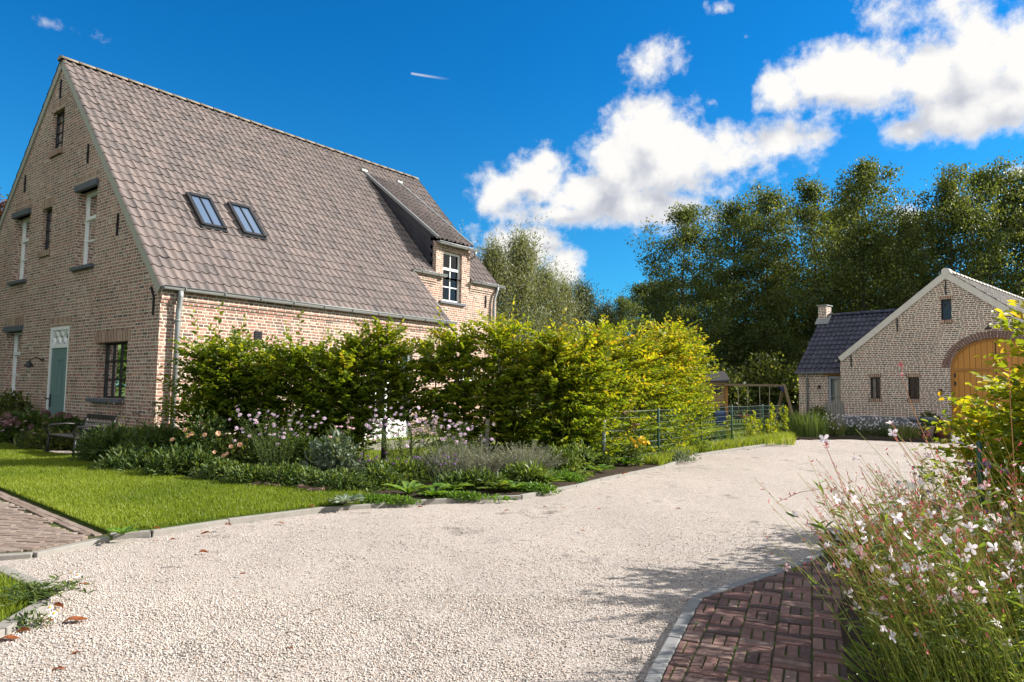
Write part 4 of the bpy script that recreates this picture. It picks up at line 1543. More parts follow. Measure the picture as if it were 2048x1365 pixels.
m_, t_, o_ = new_mat('roof_window_glass')
gl_ = t_.n('BsdfPrincipled', {'Base Color': (.085, .125, .19, 1), 'Roughness': .06, 'Specular IOR Level': .35, 'Coat Weight': .0, 'Coat Roughness': .02})
t_.nt.links.new(gl_.outputs[0], o_.inputs[0])
MT['skyglass'] = m_
skylight(1.40, 1.96, 1.37, 2.10, 'black framed roof window, the one nearer the gable end')
skylight(2.35, 2.91, 1.37, 2.10, 'black framed roof window, the one nearer the dormer')

# ------------------------------------------------------------------ barn with its side wing
BB = np.array([11.40, 24.5])
BAZ = rad(48.0)
BROT = -(math.pi / 2 - (math.pi / 2 - BAZ)) if False else math.pi / 2 - BAZ - math.pi / 2
barn = empty('brick_barn', (BB[0], BB[1], 0), BROT)
tag(barn, 'pale brick barn with arched oak doors and a low slate blue wing', 'barn')
# barn coordinates: x along the gable to the right (towards the camera), y into the building
bm0 = smap(0.0)
BW, BAX, BAZt, BEZ = 6.64, 3.32, 5.02, 2.42
BS = (BAZt - BEZ) / BAX
ARC = (3.36, 5.76, -.1, 3.2)
aw = MB()
bo = [(0, -.12), (BW, -.12), (BW, BEZ), (BAX, BAZt), (0, BEZ)]
b1, b2, b3 = (.97, 1.31, 1.13, 1.84), (2.14, 2.48, 1.13, 1.84), (3.15, 3.45, 3.63, 4.28)
for c in wall_cells(bo, [b1, b2, b3, ARC]):
    aw.poly([bm0(u, 0, z) for u, z in c])
for h in (b1, b2, b3):
    add_wall(aw, bm0, [(h[0], h[2]), (h[1], h[2]), (h[1], h[3]), (h[0], h[3])], [h], .11)


def arch(u, grow=0.0):
    c, hw_, sp, rise = 4.56, 1.2 + grow, 2.12, .89 + grow
    q = max(0.0, 1 - ((u - c) / hw_) ** 2)
    return sp + rise * math.sqrt(q)


NA = 36
for i in range(NA):
    u0 = 4.56 - 1.2 * math.cos(math.pi * i / NA)
    u1 = 4.56 - 1.2 * math.cos(math.pi * (i + 1) / NA)
    aw.poly([(u0, 0, arch(u0)), (u1, 0, arch(u1)), (u1, 0, 3.2), (u0, 0, 3.2)])
    aw.poly([(u0, 0, arch(u0)), (u1, 0, arch(u1)), (u1, .14, arch(u1)), (u0, .14, arch(u0))])
for u in (3.36, 5.76):
    aw.poly([(u, 0, -.1), (u, .14, -.1), (u, .14, 2.12), (u, 0, 2.12)])
aw.poly([(0, 0, -.12), (0, 9, -.12), (0, 9, BEZ), (0, 0, BEZ)])
aw.poly([(BW, 0, -.12), (BW, 9, -.12), (BW, 9, BEZ), (BW, 0, BEZ)])
aw.poly([(0, 9, -.12), (BW, 9, -.12), (BW, 9, BEZ), (BAX, 9, BAZt), (0, 9, BEZ)])
aw.build('wall', MT['brick_barn'], barn)
# voussoirs round the arch
vs = MB()
NV = 46
for i in range(NV):
    for k in range(1):
        t0, t1 = math.pi * (i + .09) / NV, math.pi * (i + .91) / NV
        P = []
        for t, r in ((t0, 0), (t1, 0), (t1, .215), (t0, .215)):
            P.append((4.56 - (1.2 + r) * math.cos(t), 2.12 + (.89 + r) * math.sin(t)))
        u = random.random() * 50
        vs.poly([(x, -.006, z) for x, z in P], uv=[(u, .02), (u + .04, .02), (u + .04, .05), (u, .05)])
        for a_, c_ in ((0, 1), (1, 2), (2, 3), (3, 0)):
            vs.poly([(P[a_][0], -.006, P[a_][1]), (P[c_][0], -.006, P[c_][1]), (P[c_][0], .0, P[c_][1]), (P[a_][0], .0, P[a_][1])], uv=[(u, .02)] * 4)
vs.build('arch_bricks', brick_mat('arch_brick', [(0, (.20, .12, .10)), (.4, (.30, .17, .13)), (.7, (.24, .17, .14)), (1, (.42, .30, .23))], (.5, .44, .36), bw=40, cross=False, smear=.3, mw=.001), barn)
for h in (b1, b2, b3):
    s_ = MB()
    s_.poly([(h[0] - .05, -.004, h[3]), (h[1] + .05, -.004, h[3]), (h[1] + .05, -.004, h[3] + .11), (h[0] - .05, -.004, h[3] + .11)])
    s_.build('brick_lintel', MT['soldier'], barn)
    s_ = MB()
    s_.box((h[0] - .03, -.03, h[2] - .11), (h[1] + .03, .1, h[2] - .003))
    s_.build('window_sill', MT['soldier'], barn)
window(barn, bm0, *b1, .07, MT['black'], .03, (.5,), (.5,), .024, label='small black barn window nearer the wing', curtain=[(.05, .45), (.7, 1)])
window(barn, bm0, *b2, .07, MT['black'], .03, (.5,), (.5,), .024, label='small black barn window nearer the oak doors')
window(barn, bm0, *b3, .07, MT['black'], .03, (), (), .024, label='narrow black loft window under the barn gable')
anchor(barn, bm0, 3.31, 4.42, 4.84)
anchor(barn, bm0, 1.87, 3.34, 3.76)
anchor(barn, bm0, .375, 2.18, 2.60)
pl = MB()
pl.box((-.012, -.02, -.12), (3.3, .02, .54))
pl.build('plinth', MT['plinth'], barn)
# oak doors
od = MB()
N2 = 30


def leafpoly(ua, ub, z0, top, d):
    n = 14
    us = [ua + (ub - ua) * i / n for i in range(n + 1)]
    for p, q in zip(us, us[1:]):
        od.poly([(p, d, z0), (q, d, z0), (q, d, top(q)), (p, d, top(p))])


leafpoly(3.44, 4.55, .02, lambda u: 2.03, .10)
leafpoly(4.57, 5.68, .02, lambda u: 2.03, .10)
odo = od.build('barn_door', MT['oak'], barn)
od = MB()
leafpoly(3.44, 4.545, 2.10, lambda u: max(2.1, arch(u, -.07)), .10)
leafpoly(4.575, 5.68, 2.10, lambda u: max(2.1, arch(u, -.07)), .10)
odu = od.build('arched_panel', MT['oak'], barn)
fr = MB()
for i in range(NA):
    t0, t1 = math.pi * i / NA, math.pi * (i + 1) / NA
    P = [(4.56 - (1.2 - r) * math.cos(t), 2.12 + (.89 - r) * math.sin(t)) for t, r in ((t0, 0), (t1, 0), (t1, .085), (t0, .085))]
    fr.poly([(x, .075, z) for x, z in P])
    fr.poly([(P[3][0], .075, P[3][1]), (P[2][0], .075, P[2][1]), (P[2][0], .11, P[2][1]), (P[3][0], .11, P[3][1])])
fr.box((3.36, .075, -.1), (3.445, .12, 2.12))
fr.box((5.675, .075, -.1), (5.76, .12, 2.12))
fr.box((3.445, .07, 2.03), (5.675, .12, 2.11))
fr.build('door_frame', MT['oakframe'], barn)
hg = MB()
for z in (.45, 1.05, 1.83, 1.58):
    hg.box((3.45, .06, z), (3.49, .10, z + .12))
hg.box((4.55, .085, .02), (4.57, .11, 2.95))
hg.build('hinges', MT['black'], odo)
# verge boards in pale mortar render, wall box, lamp over the arch
for sgn in (1, -1):
    v2 = MB()
    p = (BAX, BAZt + .16)
    q = (BAX - sgn * (BAX + .06), BEZ + .16 - BS * .06)
    dx, dz = q[0] - p[0], q[1] - p[1]
    L = math.hypot(dx, dz)
    nx, nz = dz / L, -dx / L
    if nz > 0:
        nx, nz = -nx, -nz
    P = [p, q, (q[0] + nx * .19, q[1] + nz * .19), (p[0], p[1] - .19 * math.hypot(1, BS))]
    A = [(x, -.05 + (.003 if sgn < 0 else 0), z) for x, z in P]
    Bq = [(x, .05, z) for x, z in P]
    v2.poly(A)
    for i in range(4):
        j = (i + 1) % 4
        v2.poly([A[i], A[j], Bq[j], Bq[i]])
    v2.build('verge_board', MT['barnverge'], barn)
kn = MB()
kn.tube([(BAX, -.06, BAZt + .13), (BAX, .3, BAZt + .13)], .115, 14)
kn.build('ridge_end', MT['barnverge'], barn)
bx = MB()
bx.box((3.06, -.05, 1.28), (3.13, 0, 1.46))
bx.build('letter_box', MT['black'], barn)
lp = MB()
lp.tube([(4.46, 0, 3.44), (4.46, -.1, 3.47), (4.46, -.18, 3.43), (4.46, -.19, 3.34)], .010, 6)
lpo = lp.build('wall_lamp', MT['black'], barn)
sh = MB()
sh.lathe([(.015, .07), (.03, .05), (.095, 0), (.10, -.015), (.03, .015)], (4.46, -.19, 3.28), 14)
sh.build('lamp_shade', MT['black'], lpo)
# barn roof, both slopes
bc = 1 / math.hypot(1, BS)
bl = (BAX + .1) / bc
MT['tile_barn'] = tile_mat('barn_roof_tile', [(0, (.10, .09, .085)), (.5, (.20, .18, .165)), (1, (.28, .25, .22))], amount=.3)
tiles('roof', (BW + .1, -.06, BEZ + .13 - BS * .1), (0, 1, 0), (-bc, 0, BS * bc), lambda v: (0, 9.1), 13, bl / 13, .222, MT['tile_barn'], barn, k=5, seed=3)
tiles('roof', (-.1, 9.06, BEZ + .13 - BS * .1), (0, -1, 0), (bc, 0, BS * bc), lambda v: (0, 9.1), 13, bl / 13, .222, MT['tile_dark'], barn, k=4, seed=5)
ridge_caps('ridge', (BAX, .25, BAZt + .12), (BAX, 9.1, BAZt + .12), .1, .4, MT['barnverge'], barn)
# wing: wall, dark roof, chimney, glazed door, gutter
WX0, WY, WEZ, WRY, WRZ = -1.76, .55, 2.03, 2.75, 4.33
ws = smap(WY)
wdr = (-.68, .0, .0, 1.92)
ww = MB()
add_wall(ww, ws, [(WX0, -.2), (0, -.2), (0, WEZ), (WX0, WEZ)], [wdr], .1)
ww.poly([(WX0, WY, -.2), (WX0, WY + 4.4, -.2), (WX0, WY + 4.4, WEZ), (WX0, WRY, WRZ - .05), (WX0, WY, WEZ)])
ww.build('wing_wall', MT['brick_barn'], barn)
sl_ = math.hypot(WRY - WY + .12, WRZ - WEZ + .05)
tiles('wing_roof', (WX0 - .06, WY - .12, WEZ - .02), (1, 0, 0), (0, (WRY - WY + .12) / sl_, (WRZ - WEZ + .02) / sl_), lambda v: (0, 1.9 + 1.35 * v / sl_ + .35), 13, sl_ / 13, .18, MT['tile_dark'], barn, k=5, seed=8)
ub = MB()
ub.poly([(WX0, WRY, WRZ - .04), (2.2, WRY, WRZ - .04), (1, WRY + 2.3, 2.0), (WX0, WRY + 2.3, 2.0)])
ub.build('wing_roof', MT['tile_dark'], barn)
ridge_caps('ridge', (WX0 - .05, WRY, WRZ - .02), (2.2, WRY, WRZ - .02), .09, .36, MT['tile_dark'], barn)
gutter(barn, (WX0 - .08, WY - .16, WEZ + .0), (.0, WY - .16, WEZ + .0), .05, MT['zinc'])
gutter(barn, (-.16, .03, BEZ + .02), (-.16, 1.4, BEZ + .02), .05, MT['zinc'])
d_ = MB()
d_.tube([(WX0 + .35, WY - .15, WEZ - .02), (WX0 + .35, WY - .07, WEZ - .2), (WX0 + .35, WY - .06, .0)], .034, 10)
d_.build('downpipe', MT['zinc'], barn)
chx = MB()
chx.box((WX0 - .14, WRY - .22, 3.95), (WX0 + .18, WRY + .22, 4.70))
cho = chx.build('chimney', MT['brick_barn'], barn)
cp = MB()
cp.box((WX0 - .18, WRY - .27, 4.70), (WX0 + .22, WRY + .27, 4.74))
cp.build('chimney_cap', MT['zinc'], cho)
cp = MB()
cp.poly([(WX0 - .2, WRY - .42, WRZ - .36), (WX0 + .34, WRY - .42, WRZ - .36), (WX0 + .34, WRY - .2, WRZ - .1), (WX0 - .2, WRY - .2, WRZ - .1)])
cp.poly([(WX0 + .225, WRY - .3, WRZ - .25), (WX0 + .225, WRY - .0, WRZ + .12), (WX0 + .34, WRY, WRZ + .1), (WX0 + .34, WRY - .35, WRZ - .25)])
cp.build('chimney_flashing', MT['zinc'], cho)
window(barn, ws, -.68, .0, .02, 1.9, .03, MT['greymetal'], .085, (), (.62,), .03, name='glazed_door', label='grey framed glazed door in the low wing', curtain=[(.1, .95)])
ol = MB()
ol.box((-.85, WY - .01, 1.92), (.0, WY + .05, 1.98))
ol.build('oak_lintel', MT['oakframe'], barn)
lp = MB()
lp.lathe([(.0, .07), (.03, .06), (.055, -.03), (.05, -.04), (0, -.03)], (WX0 + .78, WY - .06, 1.5), 10)
lp.box((WX0 + .76, WY - .06, 1.54), (WX0 + .8, WY, 1.57))
lp.build('wall_lamp', MT['black'], barn)


# ------------------------------------------------------------------ plant materials
F_BEECH = foliage('beech_leaf', [(0, (.05, .088, .010)), (.35, (.10, .155, .013)), (.6, (.18, .225, .016)), (.8, (.29, .295, .02)), (.93, (.42, .35, .02)), (1, (.42, .27, .03))], .45, .5, .3)
F_DARK = foliage('dark_leaf', [(0, (.036, .056, .018)), (.5, (.084, .112, .030)), (.85, (.155, .178, .05)), (1, (.26, .265, .085))], .42, .5, .25)
F_MID = foliage('mid_leaf', [(0, (.035, .068, .018)), (.5, (.07, .115, .027)), (1, (.13, .17, .042))], .34, .5, .3)
F_LIGHT = foliage('light_leaf', [(0, (.07, .115, .022)), (.5, (.12, .18, .035)), (1, (.22, .27, .07))], .32, .45, .4)
F_WILLOW = foliage('willow_leaf', [(0, (.10, .12, .055)), (.5, (.17, .19, .095)), (1, (.29, .30, .19))], .3, .5, .4)
F_WILLOWD = foliage('dark_willow_leaf', [(0, (.03, .046, .030)), (.5, (.055, .08, .046)), (1, (.10, .125, .07))], .22, .5, .4)
F_GREY = foliage('grey_leaf', [(0, (.13, .145, .105)), (.5, (.22, .235, .175)), (1, (.34, .34, .28))], .2, .6, .3)
F_SAGE = foliage('sage_leaf', [(0, (.07, .10, .06)), (.5, (.13, .17, .11)), (1, (.22, .26, .19))], .2, .55, .3)
F_BRIGHT = foliage('bright_leaf', [(0, (.055, .12, .014)), (.5, (.09, .19, .02)), (1, (.17, .26, .045))], .34, .48, .3)
F_COPPER = foliage('copper_leaf', [(0, (.06, .022, .012)), (.5, (.12, .045, .02)), (1, (.22, .09, .03))], .3)
F_STEM = foliage('gaura_stem', [(0, (.20, .25, .035)), (.5, (.34, .36, .065)), (.75, (.42, .28, .10)), (1, (.45, .10, .10))], .25, .5, .4)
F_DRY = foliage('dry_stem', [(0, (.05, .035, .02)), (.5, (.12, .085, .045)), (1, (.25, .19, .10))], .1, .7, .2)


def petal_mat(name, a, b, tr=.35):
    return foliage(name, [(0, a), (1, b)], tr, .5, .3, thru=(1.0, .95, .95))


P_WHITE = petal_mat('white_petal', (.84, .76, .79), (.92, .86, .88))
P_PINK = petal_mat('pink_petal', (.72, .36, .42), (.85, .60, .64))
P_ROSY = petal_mat('deep_pink_bud', (.50, .05, .10), (.62, .16, .2))
P_MAUVE = petal_mat('mauve_petal', (.50, .34, .58), (.68, .54, .74))
P_PURPLE = petal_mat('purple_floret', (.16, .06, .22), (.34, .17, .42))
P_PEACH = petal_mat('peach_petal', (.75, .38, .20), (.82, .56, .38))
P_YELLOW = petal_mat('yellow_petal', (.80, .50, .01), (.88, .66, .05))
P_HYDR = petal_mat('faded_pink_floret', (.22, .11, .11), (.42, .24, .23))
P_RED = petal_mat('red_petal', (.45, .03, .03), (.6, .1, .06))
P_BROWN = plain('seed_brown', (.06, .035, .022), .9, .1, var=.4, scale=60)
P_EYE = plain('flower_eye', (.55, .33, .02), .8, .1)
P_DRYLEAF = foliage('fallen_leaf', [(0, (.11, .035, .015)), (.5, (.24, .075, .025)), (1, (.36, .15, .06))], .15, .6, .25)
_leafcount = [0]


# ------------------------------------------------------------------ sprays of leaves on twigs
def sprays(B, D, L, m, size, mat, parent, name='foliage', tint=None, width=.62, plane_up=.85, shape=6, jitter=.25, keep=None):
    """B,D,L: twigs; m leaves alternating along each, lying roughly in one plane like beech"""
    n = len(B)
    D = unit(D)
    up = np.array([0, 0, 1.0]) * plane_up + RNG.normal(size=(n, 3)) * .35
    S = unit(np.cross(D, up))
    N = unit(np.cross(S, D))
    t = (np.arange(m) + .5) / m
    side = np.where(np.arange(m) % 2 == 0, 1.0, -1.0)
    P = B[:, None, :] + D[:, None, :] * (L[:, None] * t[None])[..., None]
    P = P + N[:, None, :] * (-(t ** 2) * .12)[None, :, None] * L[:, None, None]
    ld = D[:, None, :] * .75 + S[:, None, :] * side[None, :, None] * .8 + RNG.normal(size=(n, m, 3)) * jitter
    nn = N[:, None, :] + RNG.normal(size=(n, m, 3)) * .4
    Ls = size * (.65 + .6 * RNG.random((n, m))) * (1 - .25 * t[None] ** 2)
    tn = (RNG.random((n, m)) if tint is None else np.clip(tint[:, None] + (RNG.random((n, m)) - .5) * .45, 0, 1))
    P, ld, nn, Ls, tn = P.reshape(-1, 3), ld.reshape(-1, 3), nn.reshape(-1, 3), Ls.ravel(), tn.ravel()
    return leaves(name, P, ld, nn, Ls, Ls * width, mat, parent, tn, shape=shape)


def polyline(pts, step):
    pts = [np.array(p, float) for p in pts]
    out = []
    for a, c in zip(pts, pts[1:]):
        L = np.linalg.norm(c - a)
        k = max(1, int(round(L / step)))
        for i in range(k):
            out.append((a + (c - a) * i / k, (c - a) / L))
    out.append((pts[-1], out[-1][1]))
    return out


def hedge(line, height, half, label, tint0=.4, step=.42, twigs=115, m=13, size=.072, low=.45, thin=0.0, group=None, shoots=3, tipdir=0.0, shoot_h=.45, rise=0.0, hf=None):
    pl_ = polyline(line, step)
    mid = pl_[len(pl_) // 2][0]
    root = empty('beech_hedge', (mid[0], mid[1], 0))
    tag(root, label, 'hedge', group)
    off = np.array([mid[0], mid[1], 0])
    Bs, Ds, Ls, Ts, st = [], [], [], [], []
    for i, (p, d) in enumerate(pl_):
        h = height * (1 + .06 * math.sin(i * 2.3) + .06 * math.sin(i * .9 + 1) + .03 * RNG.normal()) + rise * i / len(pl_)
        if hf:
            h = hf(p[1]) * (1 + .05 * RNG.normal())
        base = np.array([p[0], p[1], 0]) - off + np.array([RNG.normal() * .06, RNG.normal() * .06, 0])
        tip = base + np.array([RNG.normal() * .12 + tipdir, RNG.normal() * .1, h])
        k = 8
        line_ = base + (tip - base) * np.linspace(0, 1, k)[:, None] + np.concatenate([np.zeros((1, 3)), RNG.normal(size=(k - 1, 3)) * .025])
        st.append((line_, .022, .005))
        nt = int(twigs * (1 - thin * .4 * (.6 + .4 * math.sin(i * 1.7))))
        f = RNG.random(nt) ** .85
        f = low / h * .35 + f * (1.0 - low / h * .35)
        f = f[(f * h > low) | (RNG.random(nt) < .22)]
        nt = len(f)
        bp = base + (tip - base) * f[:, None]
        n2 = np.array([-d[1], d[0], 0])
        a = (RNG.random(nt) - .5) * 2
        along = RNG.normal(size=nt) * 1.1
        out_ = np.where(RNG.random(nt) < .5, 1, -1)
        dr = n2[None, :] * out_[:, None] * (.5 + RNG.random(nt))[:, None] + np.append(d, 0)[None, :] * along[:, None]
        dr = unit(dr) + np.array([0, 0, 1]) * (.15 + .45 * RNG.random(nt) + .6 * np.clip(f - .8, 0, 1) * 4 * RNG.random(nt))[:, None]
        ln = half * (.7 + .75 * RNG.random(nt)) * (1.08 - .15 * f)
        Bs.append(bp + unit(dr) * (ln * .15)[:, None])
        Ds.append(dr)
        Ls.append(ln)
        Ts.append(tint0 + (f - .5) * .22 + RNG.normal(size=nt) * .12)
        for q in range(0, nt, 5):
            st.append((np.stack([bp[q], bp[q] + unit(dr[q]) * ln[q] * .5, bp[q] + unit(dr[q]) * ln[q] + [0, 0, -.02]]), .005, .0018))
        for q in range(shoots):   # whippy leaders above the clipped top
            b0 = tip + np.array([RNG.normal() * .16, RNG.normal() * .16, -.15])
            hh = shoot_h * (.3 + RNG.random() ** 1.5 * 1.2)
            dv = np.array([RNG.normal() * .16, RNG.normal() * .16, 1.0])
            Bs.append(b0[None])
            Ds.append(dv[None])
            Ls.append(np.array([hh]))
            Ts.append(np.array([tint0 + .15]))
            st.append((np.stack([b0, b0 + dv * hh * .5 + RNG.normal(size=3) * .02, b0 + dv * hh]), .005, .0015))
    Bs, Ds, Ls, Ts = np.concatenate(Bs), np.concatenate(Ds), np.concatenate(Ls), np.concatenate(Ts)
    if thin:
        nz = vnoise(Bs + off, 2.4) * .6 + vnoise(Bs + off + 7, 1.1) * .4
        kp = nz > thin * (1.25 - .35 * np.clip(Bs[:, 2] / height, 0, 1))
        Bs, Ds, Ls, Ts = Bs[kp], Ds[kp], Ls[kp], Ts[kp]
    sprays(Bs, Ds, Ls, m, size, F_BEECH, root, tint=Ts)
    stems('stems', st, MT['stem_brown'], root, 5)
    return root


hedge([(-4.72, 10.98), (-2.5, 10.8)], 1.62, .48, 'dark green beech hedge rising beside the house corner and downpipe', .38, twigs=300, low=.16, size=.088, shoots=6, shoot_h=.6, thin=.14)
hedge([(-2.25, 10.85), (-.95, 10.85)], 1.78, .36, 'thin gappy beech hedge letting the white french doors show through', .44, twigs=185, thin=.44, low=.55, shoot_h=.3, size=.09)
hedge([(-.72, 10.9), (1.35, 11.1)], 1.92, .46, 'tall dense beech hedge with yellowing leaves, right of the french doors', .52, twigs=280, low=.18, shoot_h=.5, size=.09, shoots=6, thin=.3)
hedge([(1.55, 11.6), (2.4, 13.0), (3.9, 15.4)], 1.95, .48, 'golden green beech hedge behind the green fence posts', .58, twigs=190, low=.05, rise=.35, shoot_h=.45, size=.094, shoots=5, thin=.3)

# stakes tied along the near hedge
for (px, py, top, r, lab, mt) in ((765, 950, 778 + 60, .03, 'dark weathered stake before the gappy hedge and white french doors', 'darkwood'), (973, 938, 840, .034, 'pale grey wooden stake in the dense beech hedge', 'greywood'),
                                  (1207, 943, 838, .03, 'grey steel stake at the end of the wire fence', 'greymetal'), (615, 945, 850, .03, 'dark stake half hidden in the dark hedge by the house', 'darkwood')):
    Y = {765: 10.45, 973: 10.5, 1207: 10.95, 615: 10.5}[px]
    p = dp(px, py, Y)
    t = dp(px, top, Y)
    b = MB()
    b.tube([(0, 0, -.05), (0, 0, t[2] - .03), (0, 0, t[2])], [r, r, r * .7], 10)
    o = b.build('hedge_stake', MT[mt])
    o.location = (p[0], p[1], 0)
    tag(o, lab, 'stake', 'stakes along the hedge')

# ------------------------------------------------------------------ green wire fence along the drive
fr_ = empty('wire_fence', (3.99, 14.91, 0))
tag(fr_, 'green wire mesh fence on steel posts along the gravel driveway', 'fence')
fp = [(1.46, 11.0), (2.54, 12.24), (3.99, 14.91), (5.16, 16.6), (6.73, 19.0), (7.96, 20.75)]
o0 = np.array([3.99, 14.91, 0])
for i, p in enumerate(fp[1:]):
    b = MB()
    x, y = p[0] - o0[0], p[1] - o0[1]
    b.tube([(x, y, -.05), (x, y, .93), (x, y, .95)], [.024, .024, .015], 8)
    b.build('post', MT['green_wire'], fr_)
hz, vt_ = [], []
for a, c in zip(fp, fp[1:]):
    a3, c3 = np.array([*a, 0]) - o0, np.array([*c, 0]) - o0
    L = np.linalg.norm(c3 - a3)
    for k in range(9):
        z = .08 + k * .104
        pts = a3 + (c3 - a3) * np.linspace(0, 1, 6)[:, None] + np.array([0, 0, z]) - np.array([0, 0, .012]) * np.sin(np.linspace(0, math.pi, 6))[:, None]
        hz.append((pts, .0032 if k in (8, 3) else .0022, .0032 if k in (8, 3) else .0022))
    k = int(L / .055)
    for q in range(1, k):
        s_ = a3 + (c3 - a3) * q / k
        vt_.append((np.stack([s_ + [0, 0, .06], s_ + [0, 0, .91]]), .0013, .0013))
stems('long_wires', hz, MT['wire'], fr_, 3)
stems('mesh_wires', vt_, MT['green_wire'], fr_, 3)


# ------------------------------------------------------------------ trees
def tree_mesh(kind, seed, H=12.0, R=2.3, nl=64, sub=6, per=40, leaf=.17, width=.7, mat=None, low=.14):
    """crown and trunk of a tree H tall; returns both objects unparented"""
    rg = np.random.default_rng(seed)
    st = []
    k = 9
    z = np.linspace(0, H * .97, k)
    tr_ = np.stack([np.cumsum(rg.normal(size=k)) * .10, np.cumsum(rg.normal(size=k)) * .10, z], 1)
    tr_[0, :2] = 0
    st.append((tr_, H * .0135, .012))
    P, Dl = [], []
    for i in range(nl):
        f = low + (1 - low) * ((i + rg.random()) / nl) ** 1.1
        if kind == 'cone':
            prof = (1 - f) ** .75 * 1.15 + .06
        elif kind == 'willow':
            prof = (math.sin(math.pi * min(1, f * .92 + .1))) ** .7 + .08
        else:
            prof = (math.sin(math.pi * (.14 + .84 * f ** .85))) ** .85 + .05
        b0 = np.array([np.interp(f * H, z, tr_[:, 0]), np.interp(f * H, z, tr_[:, 1]), f * H * .97])
        a = i * 2.4 + rg.normal() * .5
        el_ = {'cone': .25, 'willow': 1.0, 'alder': .55}[kind] + .5 * f
        ln = R * prof * (.45 + .75 * rg.random()) * ((1.4 + .5 * max(0, f - .6)) if rg.random() < .2 else 1.0)
        dv = np.array([math.cos(a), math.sin(a), math.tan(min(el_, 1.25) * .75)])
        dv /= np.linalg.norm(dv)
        tipp = b0 + dv * ln
        midp = b0 + dv * ln * .5 + np.array([0, 0, .06 * ln])
        st.append((np.stack([b0, midp, tipp]), .008 + .018 * (1 - f) * ln / 2, .005))
        for q in range(sub):
            s_ = .35 + .70 * (q + rg.random()) / sub
            c = b0 + dv * ln * s_ + rg.normal(size=3) * np.array([.36, .36, .26]) * min(1.3, ln) * (1.1 - .35 * f)
            if rg.random() < .5:
                st.append((np.stack([b0 + dv * ln * s_ * .8, (c + b0 + dv * ln * s_) / 2, c]), .006, .003))
            n = int(per * (.5 + rg.random()) * (1.12 - (.55 * f if kind != 'willow' else .12)))
            sg = (.17 + .16 * rg.random()) * (1.0 if kind == 'willow' else 1.12 - .22 * f)
            if kind == 'willow':
                q_ = rg.normal(size=(n, 3)) * sg * np.array([.8, .8, 1.7])
            else:
                q_ = rg.normal(size=(n, 3)) * sg * np.array([1.2, 1.2, .75])
            P.append(c + q_)
            if kind == 'willow':
                Dl.append(unit(rg.normal(size=(n, 3)) * .6 + dv * .6 + np.array([0, 0, .5])))
            else:
                Dl.append(unit(rg.normal(size=(n, 3)) + q_ * 1.5 + np.array([0, 0, -.25])))
    P, Dl = np.concatenate(P), np.concatenate(Dl)
    tn = np.clip(.15 + .75 * rg.random(len(P)) * (.45 + .8 * vnoise(P, .8)), 0, 1)
    Ls = leaf * (.6 + .7 * rg.random(len(P)))
    N = unit(rg.normal(size=(len(P), 3)) + np.array([0, 0, .9]))
    crown = leaves('crown', P, Dl, N, Ls, Ls * width, mat, None, tn, shape=4, fold=.15)
    trunk = stems('trunk', st, MT['bark'], None, 6)
    return crown, trunk


def place_tree(proto, name, px, Y, top, wscale, label, group, rz=0.0, H0=12.0, first=None, dy=0.0):
    p = dp(px, 790, Y)
    hy = 782.3 + (px - 1024) * .0151
    H = 1.2 + (hy - top) / FPX * Y
    root = empty(name, (p[0], p[1], -.05), rz)
    tag(root, label, 'tree', group)
    for o in proto:
        c = o if o.parent is None and not o.get('used') else o.copy()
        if c is not o:
            COL.objects.link(c)
        c['used'] = 1
        c.parent = root
        c.scale = (wscale * H / H0 if wscale < .2 else wscale, wscale, H / H0)
    return root


